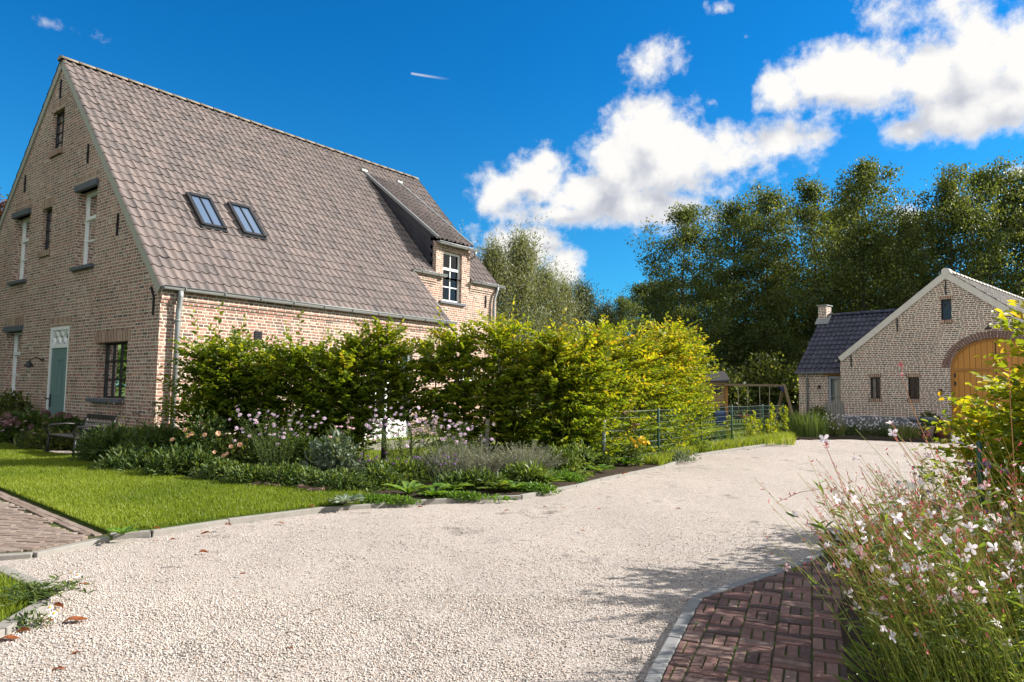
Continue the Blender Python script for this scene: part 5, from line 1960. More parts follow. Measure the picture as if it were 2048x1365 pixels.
AL = [tree_mesh('alder', s, mat=F_DARK, R=3.6, nl=36, sub=11, per=76, leaf=.135) for s in (21, 22, 23)]
CO = tree_mesh('cone', 31, mat=F_DARK, R=3.6, nl=60, sub=9, per=80, leaf=.135, low=.1)
OK_ = [tree_mesh('alder', s, mat=F_DARK, R=4.4, nl=46, sub=12, per=76, leaf=.145, low=.1) for s in (41, 42)]
TG = 'dark trees behind the barn and back garden'
for (pr, px, Y, top, ws, rz, lab) in (
        (AL[0], 1292, 40, 566, .72, 0, 'slim dark tree standing alone at the left end of the dark wood'),
        (AL[1], 1388, 42, 416, 1.0, 1.0, 'airy dark tree with a drooping feathery top, second from the left of the wood'),
        (AL[2], 1468, 46, 398, 1.0, 2.0, 'dark leafy tree between the drooping one and the swing set'),
        (AL[0], 1540, 44, 382, 1.0, 2.6, 'dark broadleaf tree above the wooden swing set'),
        (AL[1], 1610, 47, 364, 1.15, 4.0, 'dark tree above the small chimney of the barn wing'),
        (CO, 1737, 42, 306, 1.05, .4, 'tallest dark tree with a pointed top behind the barn wing'),
        (AL[2], 1676, 50, 410, 1.15, 5.0, 'dark tree in the gap left of the pointed one'),
        (OK_[0], 1835, 45, 432, .85, 1.2, 'low dark tree behind the left barn roof slope'),
        (OK_[1], 1905, 40, 358, .85, 2.4, 'broad dark tree rising behind the barn ridge'),
        (OK_[0], 1990, 42, 336, .95, 3.9, 'broad dark tree rising over the right barn slope'),
        (OK_[1], 2085, 40, 345, .95, 5.2, 'dark tree at the right edge of the photo behind the barn'),
        (OK_[0], 1780, 53, 478, 1.1, 2.0, 'far dark tree seen through the gap beside the pointed one'),
        (AL[0], 1430, 52, 540, 1.3, 3.3, 'far dark tree behind the drooping one'),
        (AL[2], 1570, 54, 520, 1.4, .8, 'far dark tree behind the swing set'),
        (AL[1], 1345, 50, 560, 1.2, 5.5, 'far dark tree behind the slim one'),
        (OK_[0], 1400, 60, 670, 1.3, .5, 'farthest low tree filling the wood behind the drooping tree'),
        (OK_[1], 1490, 61, 650, 1.35, 1.5, 'farthest low tree filling the wood left of the swing set'),
        (OK_[0], 1590, 60, 650, 1.35, 2.5, 'farthest low tree filling the wood by the small chimney'),
        (OK_[1], 1690, 62, 640, 1.35, 3.5, 'farthest low tree filling the wood behind the wing roof'),
        (OK_[0], 1800, 60, 630, 1.35, 4.5, 'farthest low tree filling the wood behind the barn gable'),
        (OK_[1], 1920, 61, 600, 1.4, 5.5, 'farthest tree filling the wood behind the barn ridge')):
    place_tree(pr, 'broadleaf_tree', px, Y, top, ws, lab, TG, rz)
WI = tree_mesh('willow', 51, H=8.0, R=1.7, nl=80, sub=6, per=62, leaf=.15, width=.24, mat=F_WILLOW, low=.05)
WD = tree_mesh('willow', 52, H=8.0, R=1.7, nl=70, sub=6, per=55, leaf=.17, width=.26, mat=F_WILLOWD, low=.05)
WG = 'willows beyond the house'
place_tree(WI, 'willow_tree', 985, 30, 498, .95, 'pale grey green willow touching the right end of the house', WG, 0, 8.0)
place_tree(WI, 'willow_tree', 1036, 31, 480, .95, 'tall pale grey green willow under the small cloud', WG, 2.0, 8.0)
place_tree(WI, 'willow_tree', 1085, 33, 545, .9, 'lower pale willow next to the dark ones', WG, 4.1, 8.0)
place_tree(WI, 'willow_tree', 1128, 34, 572, .6, 'small pale willow overlapping the dark willow', WG, 5.1, 8.0)
place_tree(WD, 'willow_tree', 1162, 37, 576, .95, 'blue green dark willow under open sky', WG, 0, 8.0)
place_tree(WD, 'willow_tree', 1212, 38, 618, .85, 'low dark willow right of the blue green one', WG, 2.2, 8.0)
place_tree(AL[2], 'broadleaf_tree', 1248, 36, 594, .5, 'small dark tree with a pointed top above the golden hedge', TG, 1.0)
CB = tree_mesh('alder', 61, mat=F_COPPER, R=2.4, nl=50, per=40)
place_tree(CB, 'copper_beech_tree', -20, 26, 388, .95, 'copper coloured tree peeping past the left edge of the house', None, 0)


def blob_bush(name, c, r, n, leaf, width, mat, label, cat='shrub', group=None, shape=6, lumps=7, updir=.5, tint=None, stem=True, seed=0, parent=None, fill=.55, flat=False):
    """a shrub: leaves set thickest near the skin of several lumps over an ellipsoid"""
    rg = np.random.default_rng(seed + 100)
    root = parent or tag(empty(name, (c[0], c[1], c[2] if len(c) > 2 else 0.04)), label, cat, group)
    r = np.array(r, float)
    cen = rg.normal(size=(lumps, 3))
    cen = unit(cen) * (rg.random((lumps, 1)) ** .5) * .62
    cen[:, 2] = np.abs(cen[:, 2]) * .9
    w_ = rg.integers(0, lumps, n)
    rad_ = (.42 + .2 * rg.random(lumps))[w_]
    d = unit(rg.normal(size=(n, 3)) + np.array([0, 0, .25]))
    q = cen[w_] + d * (rad_ * (fill + (1 - fill) * rg.random(n)))[:, None]
    q[:, 2] = np.abs(q[:, 2])
    P = q * r
    D = unit(d + rg.normal(size=(n, 3)) * .5 + np.array([0, 0, updir]))
    N = unit(rg.normal(size=(n, 3)) * .6 + d * .6 + np.array([0, 0, .8]))
    Ls = leaf * (.55 + .8 * rg.random(n))
    leaves('foliage', P, D, N, Ls, Ls * width, mat, root, None if tint is None else np.clip(tint + (rg.random(n) - .5) * .5, 0, 1), shape=shape)
    if stem:
        ln = []
        for i in range(max(6, lumps * 2)):
            e = P[rg.integers(0, n)]
            b0 = np.array([rg.normal() * .05, rg.normal() * .05, 0])
            ln.append((np.stack([b0, (b0 + e) / 2 + [0, 0, .1 * r[2]], e]), .006, .002))
        stems('stems', ln, MT['stem_brown'], root, 4)
    return root


# dark undergrowth at the foot of the wood, each shrub its own
UG = 'undergrowth shrubs at the foot of the wood'
for i, (px, Y, h, rr, lab) in enumerate(((1300, 35, 3.0, 2.2, 'dark shrub behind the far end of the golden hedge'), (1385, 36, 3.4, 2.3, 'dark shrub left of the little playhouse'), (1462, 35, 3.0, 2.0, 'dark shrub behind the left swing ropes'),
                                    (1535, 36, 3.3, 2.1, 'dark shrub behind the right swing ropes'), (1598, 35, 3.0, 1.8, 'dark shrub against the corner of the barn wing'), (1220, 36, 2.6, 2.3, 'dark shrub above the dip in the hedge'), (1130, 35, 2.6, 2.4, 'dark shrub below the dark willow'))):
    p = dp(px, 790, Y)
    blob_bush('undergrowth_shrub', (p[0], p[1], -.05), (rr, rr * .8, h), 5200, .19, .62, F_DARK, lab, 'shrub', UG, 4, 12, .1, seed=i)

# the wood across the front lawn that the gable windows look at (seen only mirrored in their panes)
VV, FF, TT, b0_ = [], [], [], 0
for i, (x, y, k, r_) in enumerate(((-22, 12, .8, 0.3), (-23.5, 15.5, .9, 1.9), (-26, 19, 1.0, 3.1), (-28, 23, .95, 4.4), (-31, 28, 1.0, 5.2), (-24, 8, .9, .9), (-27, 13, 1.0, 1.1), (-29, 17.5, 1.1, 2.7), (-31, 22, 1.05, 3.9))):
    me_ = AL[i % 3][0].data
    v_ = np.empty(len(me_.vertices) * 3, dtype=np.float32)
    me_.vertices.foreach_get('co', v_)
    v_ = v_.reshape(-1, 3)
    pick = np.arange(0, len(v_) // 4 * 4).reshape(-1, 4)
    c_, s_ = math.cos(r_), math.sin(r_)
    sc_ = np.array([1.7, 1.7, 1.2]) * k
    w_ = v_ * sc_
    VV.append(np.stack([w_[:, 0] * c_ - w_[:, 1] * s_ + x, w_[:, 0] * s_ + w_[:, 1] * c_ + y, w_[:, 2] - 1.0], 1))
    FF.append(pick + b0_)
    TT.append(RNG.random(len(v_)))
    b0_ += len(v_)
tag(np_mesh('woodland', np.concatenate(VV), [np.concatenate(FF)], F_MID, None, np.concatenate(TT)), 'green wood across the front lawn, mirrored in the dark gable window', 'wood', kind='stuff')


# ------------------------------------------------------------------ flowers (each head a part of its plant)
def flower_mesh(name, petals, length, width, mat, cup=.25, eye=None, eye_r=.0, layers=1, notch=False):
    VV, FF, TT, MI = [], [], [], []
    b = 0
    for ly in range(layers):
        for i in range(petals):
            a = 2 * math.pi * (i + .5 * ly) / petals + random.uniform(-.12, .12)
            c, s = math.cos(a), math.sin(a)
            L = length * random.uniform(.85, 1.1) * (1 - .22 * ly)
            up = cup + .35 * ly + random.uniform(-.12, .12)
            pts = [(0, 0, 0), (.45, -.5, .5), (.85, -.42, .9), (1.0, 0, 1.0), (.85, .42, .9), (.45, .5, .5)]
            for (t, w_, z) in pts:
                x, y = t * L, w_ * width
                VV.append((x * c - y * s, x * s + y * c, up * L * z * (1.1 - .4 * t)))
                TT.append(random.random() if t == 0 else (.35 + .6 * random.random()))
            FF.append((b, b + 1, b + 2, b + 3))
            FF.append((b, b + 3, b + 4, b + 5))
            MI += [0, 0]
            b += 6
    if eye:
        n = 8
        for k in range(n):
            VV.append((eye_r * math.cos(2 * math.pi * k / n), eye_r * math.sin(2 * math.pi * k / n), .1 * length + eye_r * .4))
            TT.append(.5)
        VV.append((0, 0, .1 * length + eye_r * .95))
        TT.append(.5)
        for k in range(n):
            FF.append((b + k, b + (k + 1) % n, b + n))
            MI.append(1)
    me = bpy.data.meshes.new(name)
    me.from_pydata(VV, [], FF)
    me.materials.append(mat)
    if eye:
        me.materials.append(eye)
    me.polygons.foreach_set('material_index', MI)
    at = me.attributes.new('tint', 'FLOAT', 'POINT')
    at.data.foreach_set('value', TT)
    return me


def head_mesh(name, n, r, leaf, mat, flat=.8, width=.8):
    """a ball of small florets"""
    d = unit(RNG.normal(size=(n, 3)))
    d[:, 2] = np.where(d[:, 2] < -.3, -d[:, 2], d[:, 2])
    P = d * r * (.75 + .3 * RNG.random((n, 1))) * np.array([1, 1, flat])
    a = unit(np.cross(d, RNG.normal(size=(n, 3))))
    V, F, k = leaf_geo(P, a + d * .35, d, leaf * (.7 + .6 * RNG.random(n)), leaf * width, 4, .2, .1)
    o = np_mesh(name, V, F, mat, None, np.repeat(RNG.random(n), k))
    me = o.data
    bpy.data.objects.remove(o)
    return me


def put(name, me, loc, parent, nrm=None, spin=None, scale=1.0, label=None):
    o = bpy.data.objects.new(name, me)
    COL.objects.link(o)
    o.parent = parent
    o.location = loc
    q = Vector(nrm if nrm is not None else (0, 0, 1)).to_track_quat('Z', 'Y')
    o.rotation_mode = 'QUATERNION'
    from mathutils import Quaternion
    o.rotation_quaternion = q @ Quaternion((0, 0, 1), spin if spin is not None else random.uniform(0, 6.28))
    o.scale = (scale,) * 3
    return o


ASTER = [flower_mesh('aster_flower', 16, .021, .0065, P_MAUVE, .12, P_EYE, .007) for _ in range(3)]
GAURA = [flower_mesh('gaura_flower', 4, .021, .013, P_WHITE, c_) for c_ in (.25, .6, .9, .4)] + [flower_mesh('gaura_flower', 4, .018, .011, P_PINK, 1.1), flower_mesh('gaura_flower', 3, .019, .012, P_WHITE, 1.5)]
ROSE = [flower_mesh('rose_flower', 6, .038, .036, P_PEACH, .35, layers=3) for _ in range(2)]
YELL = flower_mesh('yellow_flower', 10, .035, .018, P_YELLOW, .35, layers=2)
REDF = flower_mesh('red_flower', 6, .02, .016, P_RED, .4)
DAISY = flower_mesh('daisy_flower', 15, .011, .0035, P_WHITE, .05, P_EYE, .0045)
VERB = [head_mesh('verbena_head', 90, .02, .009, P_PURPLE, .6) for _ in range(2)]
HYD = [head_mesh('hydrangea_head', 120, .085, .035, P_HYDR, .7) for _ in range(2)]
SEDUM = head_mesh('sedum_head', 120, .06, .02, foliage('sedum', [(0, (.12, .04, .03)), (1, (.25, .10, .07))], .1), .5)
CONE = head_mesh('seed_head', 60, .017, .011, foliage('seed_cone', [(0, (.02, .014, .012)), (1, (.06, .04, .03))], .05), .8)
ECHI = flower_mesh('coneflower', 12, .035, .010, P_PINK, -.25, P_BROWN, .014)
CAMDIR = np.array([0, -1, .25])


def plant(name, c, label, cat='plant', group=None, z=.045):
    return tag(empty(name, (c[0], c[1], z)), label, cat, group)


def clump_stems(root, n, base_r, h, spread, mat=None, r0=.004, lean=(0, 0)):
    """upright stems; returns their tips"""
    ln, tips = [], []
    for i in range(n):
        a = random.uniform(0, 6.28)
        b0 = np.array([math.cos(a), math.sin(a), 0]) * base_r * math.sqrt(random.random())
        hh = h * random.uniform(.65, 1.08)
        t = b0 + np.array([math.cos(a) * spread * random.random() + lean[0] * hh, math.sin(a) * spread * random.random() + lean[1] * hh, hh])
        m_ = (b0 + t) / 2 + np.array([(b0 - t)[0] * .12, (b0 - t)[1] * .12, .06 * hh])
        ln.append((np.stack([b0, m_, t]), r0, r0 * .4))
        tips.append(t)
    stems('stems', ln, mat or F_STEM_G, root, 4)
    return tips, ln


F_STEM_G = plain('green_stem', (.07, .10, .03), .7, .2, var=.3, scale=30)


def stem_leaves(root, lines, m, size, width, mat, t0=.1, t1=.95, name='leaves', up=.4):
    P, D = [], []
    for pts, _, _ in lines:
        for k in range(m):
            t = t0 + (t1 - t0) * random.random()
            i = t * (len(pts) - 1)
            j = min(int(i), len(pts) - 2)
            P.append(pts[j] + (pts[j + 1] - pts[j]) * (i - j))
            a = random.uniform(0, 6.28)
            D.append((math.cos(a), math.sin(a), up + random.uniform(-.3, .3)))
    P, D = np.array(P), np.array(D)
    Ls = size * (.55 + .75 * RNG.random(len(P)))
    return leaves(name, P, D, unit(RNG.normal(size=P.shape) * .4 + np.array([0, 0, 1])), Ls, Ls * width, mat, root)


F_EDGE = foliage('edge_leaf', [(0, (.045, .08, .02)), (.5, (.085, .135, .032)), (1, (.17, .215, .06))], .34, .5, .3)
# ---- left end of the border, against the shaded gable
for px, Y, r, lab, sd_ in ((52, 14.4, (.75, .55, .70), 'hydrangea bush with faded pink heads at the left edge of the border', 1), (158, 14.0, (.85, .55, .66), 'hydrangea bush with faded heads below the teal door', 2)):
    p = dp(px, 880, Y)
    root = blob_bush('hydrangea_bush', (p[0], p[1], .045), r, 2300, .10, .66, F_MID, lab, 'shrub', 'hydrangeas under the gable', seed=sd_)
    for i in range(15):
        a, e = random.uniform(2.6, 6.4), random.uniform(.25, 1.1)
        d = np.array([math.cos(a) * math.cos(e), math.sin(a) * math.cos(e), math.sin(e)])
        put('flower_head', random.choice(HYD), tuple(d * np.array(r) * .95), root, d, scale=random.uniform(.7, 1.1))
p = dp(18, 870, 15.4)
blob_bush('dark_rose_bush', (p[0], p[1], .045), (.8, .5, 1.15), 2600, .06, .62, F_DARK, 'dark climbing rose bush under the left ground floor window', 'shrub', seed=5)
p = dp(120, 905, 12.75)
blob_bush('shade_perennial', (p[0], p[1], .045), (.8, .5, .42), 1900, .09, .34, F_DARK, 'dark leafy perennial beside the left end of the bench', 'plant', seed=6)
p = dp(78, 905, 13.2)
root = blob_bush('shade_perennial', (p[0], p[1], .045), (.6, .4, .32), 1300, .09, .3, F_DARK, 'low dark perennial with pink coneflowers left of the bench', 'plant', seed=7)
for i in range(9):
    put('coneflower', ECHI, (random.uniform(-.6, .6), random.uniform(-.5, 0), random.uniform(.25, .5)), root, (random.uniform(-.3, .3), -.4, 1), scale=.9)
p = dp(262, 880, 11.9)
root = plant('coneflower_plant', p, 'bare coneflower stems with black seed heads against the brick corner', 'plant')
tips, ln = clump_stems(root, 26, .35, .82, .22, P_BROWN, .004)
for t in tips:
    put('seed_head', CONE, tuple(t), root, (0, 0, 1), scale=random.uniform(.9, 1.5))
stem_leaves(root, ln, 9, .09, .3, F_DARK, .0, .7)
p = dp(312, 860, 12.0)
root = plant('coneflower_plant', p, 'second clump of black seed heads next to the downpipe foot', 'plant')
tips, ln = clump_stems(root, 16, .2, .66, .2, P_BROWN, .004)
for t in tips:
    put('seed_head', CONE, tuple(t), root, (0, 0, 1), scale=random.uniform(.9, 1.4))
stem_leaves(root, ln, 8, .08, .3, F_DARK, .0, .7)


def leafy_mound(px, Y, r, n, L, wd, mat, lab, sd_, name='leafy_perennial'):
    p_ = dp(px, 900, Y)
    return blob_bush(name, (p_[0], p_[1], .045), r, n, L, wd, mat, lab, 'plant', None, seed=sd_, lumps=9)


leafy_mound(232, 10.8, (.75, .5, .62), 3600, .10, .26, F_MID, 'willow leaved green perennial to the right of the bench', 11)
leafy_mound(318, 10.4, (.7, .5, .68), 3600, .10, .26, F_MID, 'willow leaved green perennial below the downpipe', 12)
leafy_mound(275, 9.8, (.6, .45, .36), 2000, .085, .3, F_MID, 'low green perennial at the lawn edge in front of the willow leaved ones', 13)
leafy_mound(385, 9.3, (.5, .4, .46), 2000, .08, .32, F_MID, 'low green perennial under the peach roses', 14)
root = leafy_mound(410, 10.0, (.65, .45, .78), 2600, .055, .6, F_MID, 'shrub rose with peach blooms before the dark hedge', 15, 'rose_bush')
for px, py in ((371, 861), (377, 872), (384, 868), (410, 871), (436, 868), (454, 909), (447, 913), (462, 894), (345, 880), (480, 890), (428, 905)):
    q = dp(px, py, 9.62 + random.uniform(-.1, .1)) - np.array([*root.location[:2], .045])
    put('rose', random.choice(ROSE), tuple(q), root, (random.uniform(-.4, .4), -.8, .5), scale=random.uniform(.75, 1.05))
for i, (px, Y, r, lab) in enumerate(((448, 8.82, (.45, .32, .28), 'low light green shrub at the lawn edge, nearest the roses'), (520, 8.55, (.52, .34, .30), 'low light green shrub in the middle of the lawn edge'),
                                     (592, 8.42, (.52, .36, .28), 'low light green shrub at the lawn edge beside the grey sage'))):
    leafy_mound(px, Y, r, 2300, .045, .55, F_EDGE, lab, 20 + i, 'edging_shrub')
leafy_mound(700, 8.2, (.6, .34, .24), 2400, .04, .6, F_MID, 'low spreading green plant in front of the grey sage', 24, 'edging_shrub')
leafy_mound(640, 9.9, (.6, .4, .60), 2600, .085, .3, F_MID, 'mid green filler plant behind the asters', 25)
leafy_mound(560, 10.0, (.6, .4, .55), 2600, .085, .3, F_MID, 'mid green filler plant under the left asters', 26)
leafy_mound(480, 10.1, (.5, .4, .50), 2200, .085, .3, F_DARK, 'dark filler plant between roses and asters', 27)
root = leafy_mound(668, 8.95, (.36, .3, .62), 1500, .085, .5, F_SAGE, 'grey green sage like plant standing in the middle of the border', 28, 'sage_plant')


def asters(px, Y, w_, h, nf, lab, spread, sd_):
    p_ = dp(px, 900, Y)
    rt = plant('aster_plant', p_, lab, 'plant', 'mauve asters in the border')
    tips_, ln_ = clump_stems(rt, 70, .18, h, spread, F_STEM_G, .0028, lean=(.05, -.12))
    stem_leaves(rt, ln_, 20, .045, .22, F_MID, .15, 1.0)
    k = 0
    while k < nf:
        t = random.choice(tips_)
        q = t + np.array([random.gauss(0, .05), random.gauss(0, .05), random.gauss(-.02, .05)])
        put('aster_flower', random.choice(ASTER), tuple(q), rt, (random.gauss(0, .35), -.7 + random.gauss(0, .3), .8), scale=random.uniform(1.0, 1.45))
        k += 1
    return rt


asters(556, 9.55, .5, .80, 62, 'mauve aster clump in flower before the dark hedge', .55, 1)
asters(812, 9.6, .5, .82, 60, 'mauve aster clump in flower below the french doors', .5, 2)
asters(900, 9.5, .5, .70, 42, 'smaller mauve aster clump leaning over the lavender', .45, 3)
p = dp(705, 905, 9.3)
root = plant('coneflower_plant', p, 'orange brown coneflowers rising between the two aster clumps', 'plant')
tips, ln = clump_stems(root, 14, .15, .72, .25, F_STEM_G, .003)
for t in tips:
    put('coneflower', ECHI, tuple(t), root, (random.gauss(0, .3), -.4, 1), scale=.9)
stem_leaves(root, ln, 12, .08, .4, F_MID, .0, .8)


def lavender(px, Y, r, n, h, lab, mat=None):
    p_ = dp(px, 900, Y)
    rt = plant('lavender_bush', p_, lab, 'shrub', 'grey lavender along the drive')
    ln_ = []
    for i in range(n):
        a = random.uniform(0, 6.28)
        e = random.random() ** .5
        d = np.array([math.cos(a) * e * r, math.sin(a) * e * r * .7, h * (1 - .45 * e * e) * random.uniform(.75, 1.15)])
        b0 = np.array([d[0] * .35, d[1] * .35, 0])
        ln_.append((np.stack([b0, b0 + (d - b0) * .55 + [0, 0, .03], d]), .0022, .0012))
    stems('stems', ln_, plain('lavender_stem', (.22, .22, .16), .8, .1), rt, 3)
    stem_leaves(rt, ln_, 16, .034, .2, F_GREY, .15, 1.0, up=.8)
    return rt, ln_


lavender(905, 9.1, .55, 230, .50, 'grey lavender bush with spent spikes below the small asters')
lavender(960, 9.35, .5, 190, .48, 'grey lavender bush in the middle, next to the grey stake')
lavender(1050, 9.6, .62, 250, .46, 'grey lavender bush at the right, near the kerb')
for px, Y, lab in ((868, 8.75, 'small purple flowered plant at the gravel edge under the lavender'), (760, 8.9, 'small purple flowered plant left of the lavender')):
    p = dp(px, 960, Y)
    root = plant('purple_plant', p, lab, 'plant')
    tips, ln = clump_stems(root, 26, .2, .34, .2, F_STEM_G, .002)
    stem_leaves(root, ln, 9, .04, .35, F_MID, 0, .8)
    for t in tips[:16]:
        put('flower_head', random.choice(VERB), tuple(t), root, scale=.8)


def rosette(name, c, n, L, Wd, mat, lab, cat='plant', group=None, el=(.2, 1.1), z=.045):
    """broad leaves arching from one crown"""
    rt = plant(name, c, lab, cat, group, z)
    VV, FF, TT, b = [], [], [], 0
    K = 6
    for i in range(n):
        a = 2.4 * i + random.uniform(-.3, .3)
        e = random.uniform(*el)
        l_ = L * random.uniform(.6, 1.1)
        d = np.array([math.cos(a), math.sin(a), 0])
        s_ = np.array([-d[1], d[0], 0])
        tn = random.random()
        tw = random.uniform(-.3, .3)
        for k in range(K + 1):
            t = k / K
            x = l_ * t * math.cos(e * (1 - .45 * t))
            z_ = l_ * (t * math.sin(e) - .55 * t * t * math.sin(e) * .9) + .012
            w_ = Wd * l_ / L * (math.sin(math.pi * min(1, .1 + .9 * t)) ** .75 * (.55 + .6 * t) if t < 1 else .0) + .004
            p_ = d * x + np.array([0, 0, z_])
            wv = s_ * math.cos(tw) + np.array([0, 0, math.sin(tw)])
            rp_ = .006 * math.sin(k * 3.3 + i)
            VV += [p_ - wv * w_ * .5 + [0, 0, .18 * w_ + rp_], p_, p_ + wv * w_ * .5 + [0, 0, .18 * w_ - rp_]]
            TT += [tn, min(1, tn + .25), tn]
        for k in range(K):
            q = b + k * 3
            FF += [(q, q + 1, q + 4, q + 3), (q + 1, q + 2, q + 5, q + 4)]
        b += (K + 1) * 3
    np_mesh('leaves', np.array(VV), [np.array(FF)], mat, rt, TT, smooth=True)
    return rt


RG = 'broad leaved rosettes along the gravel edge'
for px, py, n, L, wd, mt, lab in ((690, 1020, 26, .20, .055, F_SAGE, 'flat silver green rosette sitting on the lawn kerb'),
                                  (818, 1000, 22, .30, .085, F_BRIGHT, 'bright green upright rosette left of the lavender'),
                                  (868, 1003, 20, .24, .075, F_BRIGHT, 'bright green rosette under the small purple flowers'),
                                  (905, 992, 18, .27, .085, F_BRIGHT, 'bright green rosette in front of the first lavender'),
                                  (1000, 992, 24, .27, .08, F_MID, 'large dark green rosette at the gravel edge between lavenders'),
                                  (1030, 990, 18, .23, .075, F_BRIGHT, 'bright rosette right beside the large dark one'),
                                  (1095, 975, 18, .22, .07, F_BRIGHT, 'bright rosette in front of the right lavender'),
                                  (1150, 965, 20, .22, .07, F_BRIGHT, 'bright rosette near the start of the bare kerb'),
                                  (1195, 952, 18, .24, .075, F_BRIGHT, 'bright rosette at the foot of the grey steel stake'),
                                  (1252, 938, 20, .27, .08, F_BRIGHT, 'bright rosette below the yellow flowers'),
                                  (1285, 930, 22, .28, .085, F_BRIGHT, 'bright rosette left of the first green fence post'),
                                  (1418, 900, 14, .42, .17, F_SAGE, 'large leaved pale plant at the second green post'),
                                  (242, 1084, 9, .16, .06, F_BRIGHT, 'small broad leaved weed at the corner of path and lawn')):
    p = gp(px, py)
    rosette('leaf_rosette', p, n, L, wd, mt, lab, 'plant', RG)
# creeping edge plants on the kerb
for i, (px, py, r, lab) in enumerate(((930, 1003, (.55, .16, .07), 'creeping green mat spilling onto the gravel by the lavender'), (1070, 990, (.5, .2, .10), 'creeping green mat between the rosettes on the right'),
                                      (760, 1012, (.4, .13, .08), 'creeping green mat next to the silver rosette'), (1345, 925, (.6, .35, .22), 'grey green creeping plant between the first two fence posts'),
                                      (1125, 968, (.4, .22, .14), 'leafy mat with a red flower at the kerb'))):
    p = gp(px, py)
    blob_bush('creeping_plant', (p[0], p[1], .03), r, 1500, .032, .55, F_SAGE if i == 3 else F_BRIGHT, lab, 'plant', None, stem=False, seed=40 + i)
p = dp(1268, 890, 11.4)
root = plant('yellow_flower_plant', p, 'clump of bright yellow flowers at the wire fence', 'plant')
tips, ln = clump_stems(root, 14, .15, .50, .2, F_STEM_G, .003)
stem_leaves(root, ln, 14, .07, .4, F_LIGHT, 0, .9)
for px, py in ((1262, 878), (1268, 884), (1277, 879), (1284, 876), (1290, 889), (1296, 886), (1280, 885), (1272, 893), (1288, 884)):
    put('yellow_flower', YELL, tuple(dp(px, py, 11.25) - np.array([p[0], p[1], .045])), root, (random.gauss(0, .3), -.8, .6), scale=random.uniform(1.0, 1.4))
p = dp(1262, 860, 11.6)
root = plant('sedum_plant', p, 'stonecrop with rust brown heads in the golden hedge', 'plant')
q = [dp(1257, 803, 11.5), dp(1272, 851, 11.5), dp(1264, 858, 11.5), dp(1246, 828, 11.6)]
stems('stems', [(np.stack([np.zeros(3), (s_ - np.array([p[0], p[1], .045])) * .5 + [.02, 0, .03], s_ - np.array([p[0], p[1], .045])]), .005, .004) for s_ in q], P_BROWN, root, 5)
for s_ in q:
    put('flower_head', SEDUM, tuple(s_ - np.array([p[0], p[1], .045])), root, scale=random.uniform(.8, 1.1))

# low growth that closes the border towards the kerb
for i, (px, py, r, mt, lab) in enumerate(((745, 985, (.42, .3, .26), F_MID, 'low green growth right of the grey sage'), (785, 972, (.45, .32, .3), F_LIGHT, 'light green growth under the big aster clump'), (850, 965, (.5, .34, .32), F_MID, 'green growth left of the first lavender'),
                                          (940, 985, (.5, .26, .2), F_MID, 'low green growth between the bright rosettes and the lavender'), (1055, 975, (.5, .3, .22), F_LIGHT, 'light green growth at the foot of the right lavender'), (1130, 955, (.5, .4, .46), F_LIGHT, 'light green weeds below the dense hedge, next to the bare kerb'),
                                          (1178, 943, (.45, .35, .42), F_MID, 'green weeds at the steel stake'), (1230, 930, (.5, .35, .32), F_LIGHT, 'light green weeds under the yellow flowers'), (1300, 922, (.5, .35, .34), F_MID, 'green weeds left of the first green post'),
                                          (1372, 908, (.6, .4, .3), F_LIGHT, 'light green weeds between the first and second green post'), (1425, 893, (.55, .4, .3), F_MID, 'green weeds right of the second green post'))):
    p = gp(px, py)
    blob_bush('border_growth', (p[0], p[1], .045), r, 1500, .07, .38, mt, lab, 'plant', 'low growth along the border', seed=120 + i, stem=False)

MT['old_brick'] = plain('old_brick', (.20, .125, .095), .9, .1, var=.4, scale=25, bump=.01)
# rough stones and bricks edging the border
for i, (px, py, lab) in enumerate(((505, 983, 'brown edging stone half under the light green shrub'), (545, 984, 'reddish edging brick under the low shrub'), (632, 994, 'tilted edging brick at the lawn corner'), (612, 989, 'brown edging brick left of the tilted one'), (655, 990, 'weathered edging stone by the silver rosette'))):
    p = gp(px, py)
    b = MB()
    b.box((-.1, -.045, -.04), (.1, .045, .045))
    o = b.build('edging_brick', MT['old_brick'], bevel=.012)
    o.location = (p[0], p[1], .05)
    o.rotation_euler = (random.uniform(-.2, .2), random.uniform(-.25, .25), random.uniform(-.4, .1))
    tag(o, lab, 'brick', 'rough bricks edging the border')

# ------------------------------------------------------------------ bench and its pot
bw_ = hw(-1.15, .15)
bench = empty('garden_bench', (bw_[0], bw_[1], .05), HROT)
tag(bench, 'small dark slatted garden bench with lattice back in the shade of the gable', 'bench')
DK = MT['darkwood']
b = MB()
for i in range(5):
    b.box((-.26 + i * .1, -.56, .30), (-.18 + i * .1, .56, .325))
b.build('seat', DK, bench, bevel=.004)
b = MB()
for z in (.36, .62):
    b.bar((.25 + (z - .36) * .35, -.56, z), (.25 + (z - .36) * .35, .56, z), .03, .06, up=(0, 0, 1))
for i in range(17):
    y0 = -.5 + i * .0625
    for sg in (1, -1):
        ya, yb = y0 - .05 * sg, y0 + .05 * sg
        b.bar((.258, ya, .39), (.337, yb, .60), .012, .008, up=(1, 0, 0))
b.build('backrest', DK, bench)
for sg in (-1, 1):
    b = MB()
    y = .53 * sg
    b.tube([(-.27, y, -.02), (-.25, y, .16), (-.24, y, .30)], .02, 6)
    b.tube([(.30, y, -.02), (.24, y, .16), (.25, y, .34), (.36, y, .66)], .02, 6)
    b.tube([(-.24, y, .28), (.25, y, .28)], .016, 6)
    b.build('leg', MT['black'], bench)
    b = MB()
    b.tube([(-.24, y, .30), (-.28, y, .42), (-.22, y, .48), (.0, y, .49), (.28, y, .47)], .016, 6)
    b.build('armrest', MT['black'], bench)


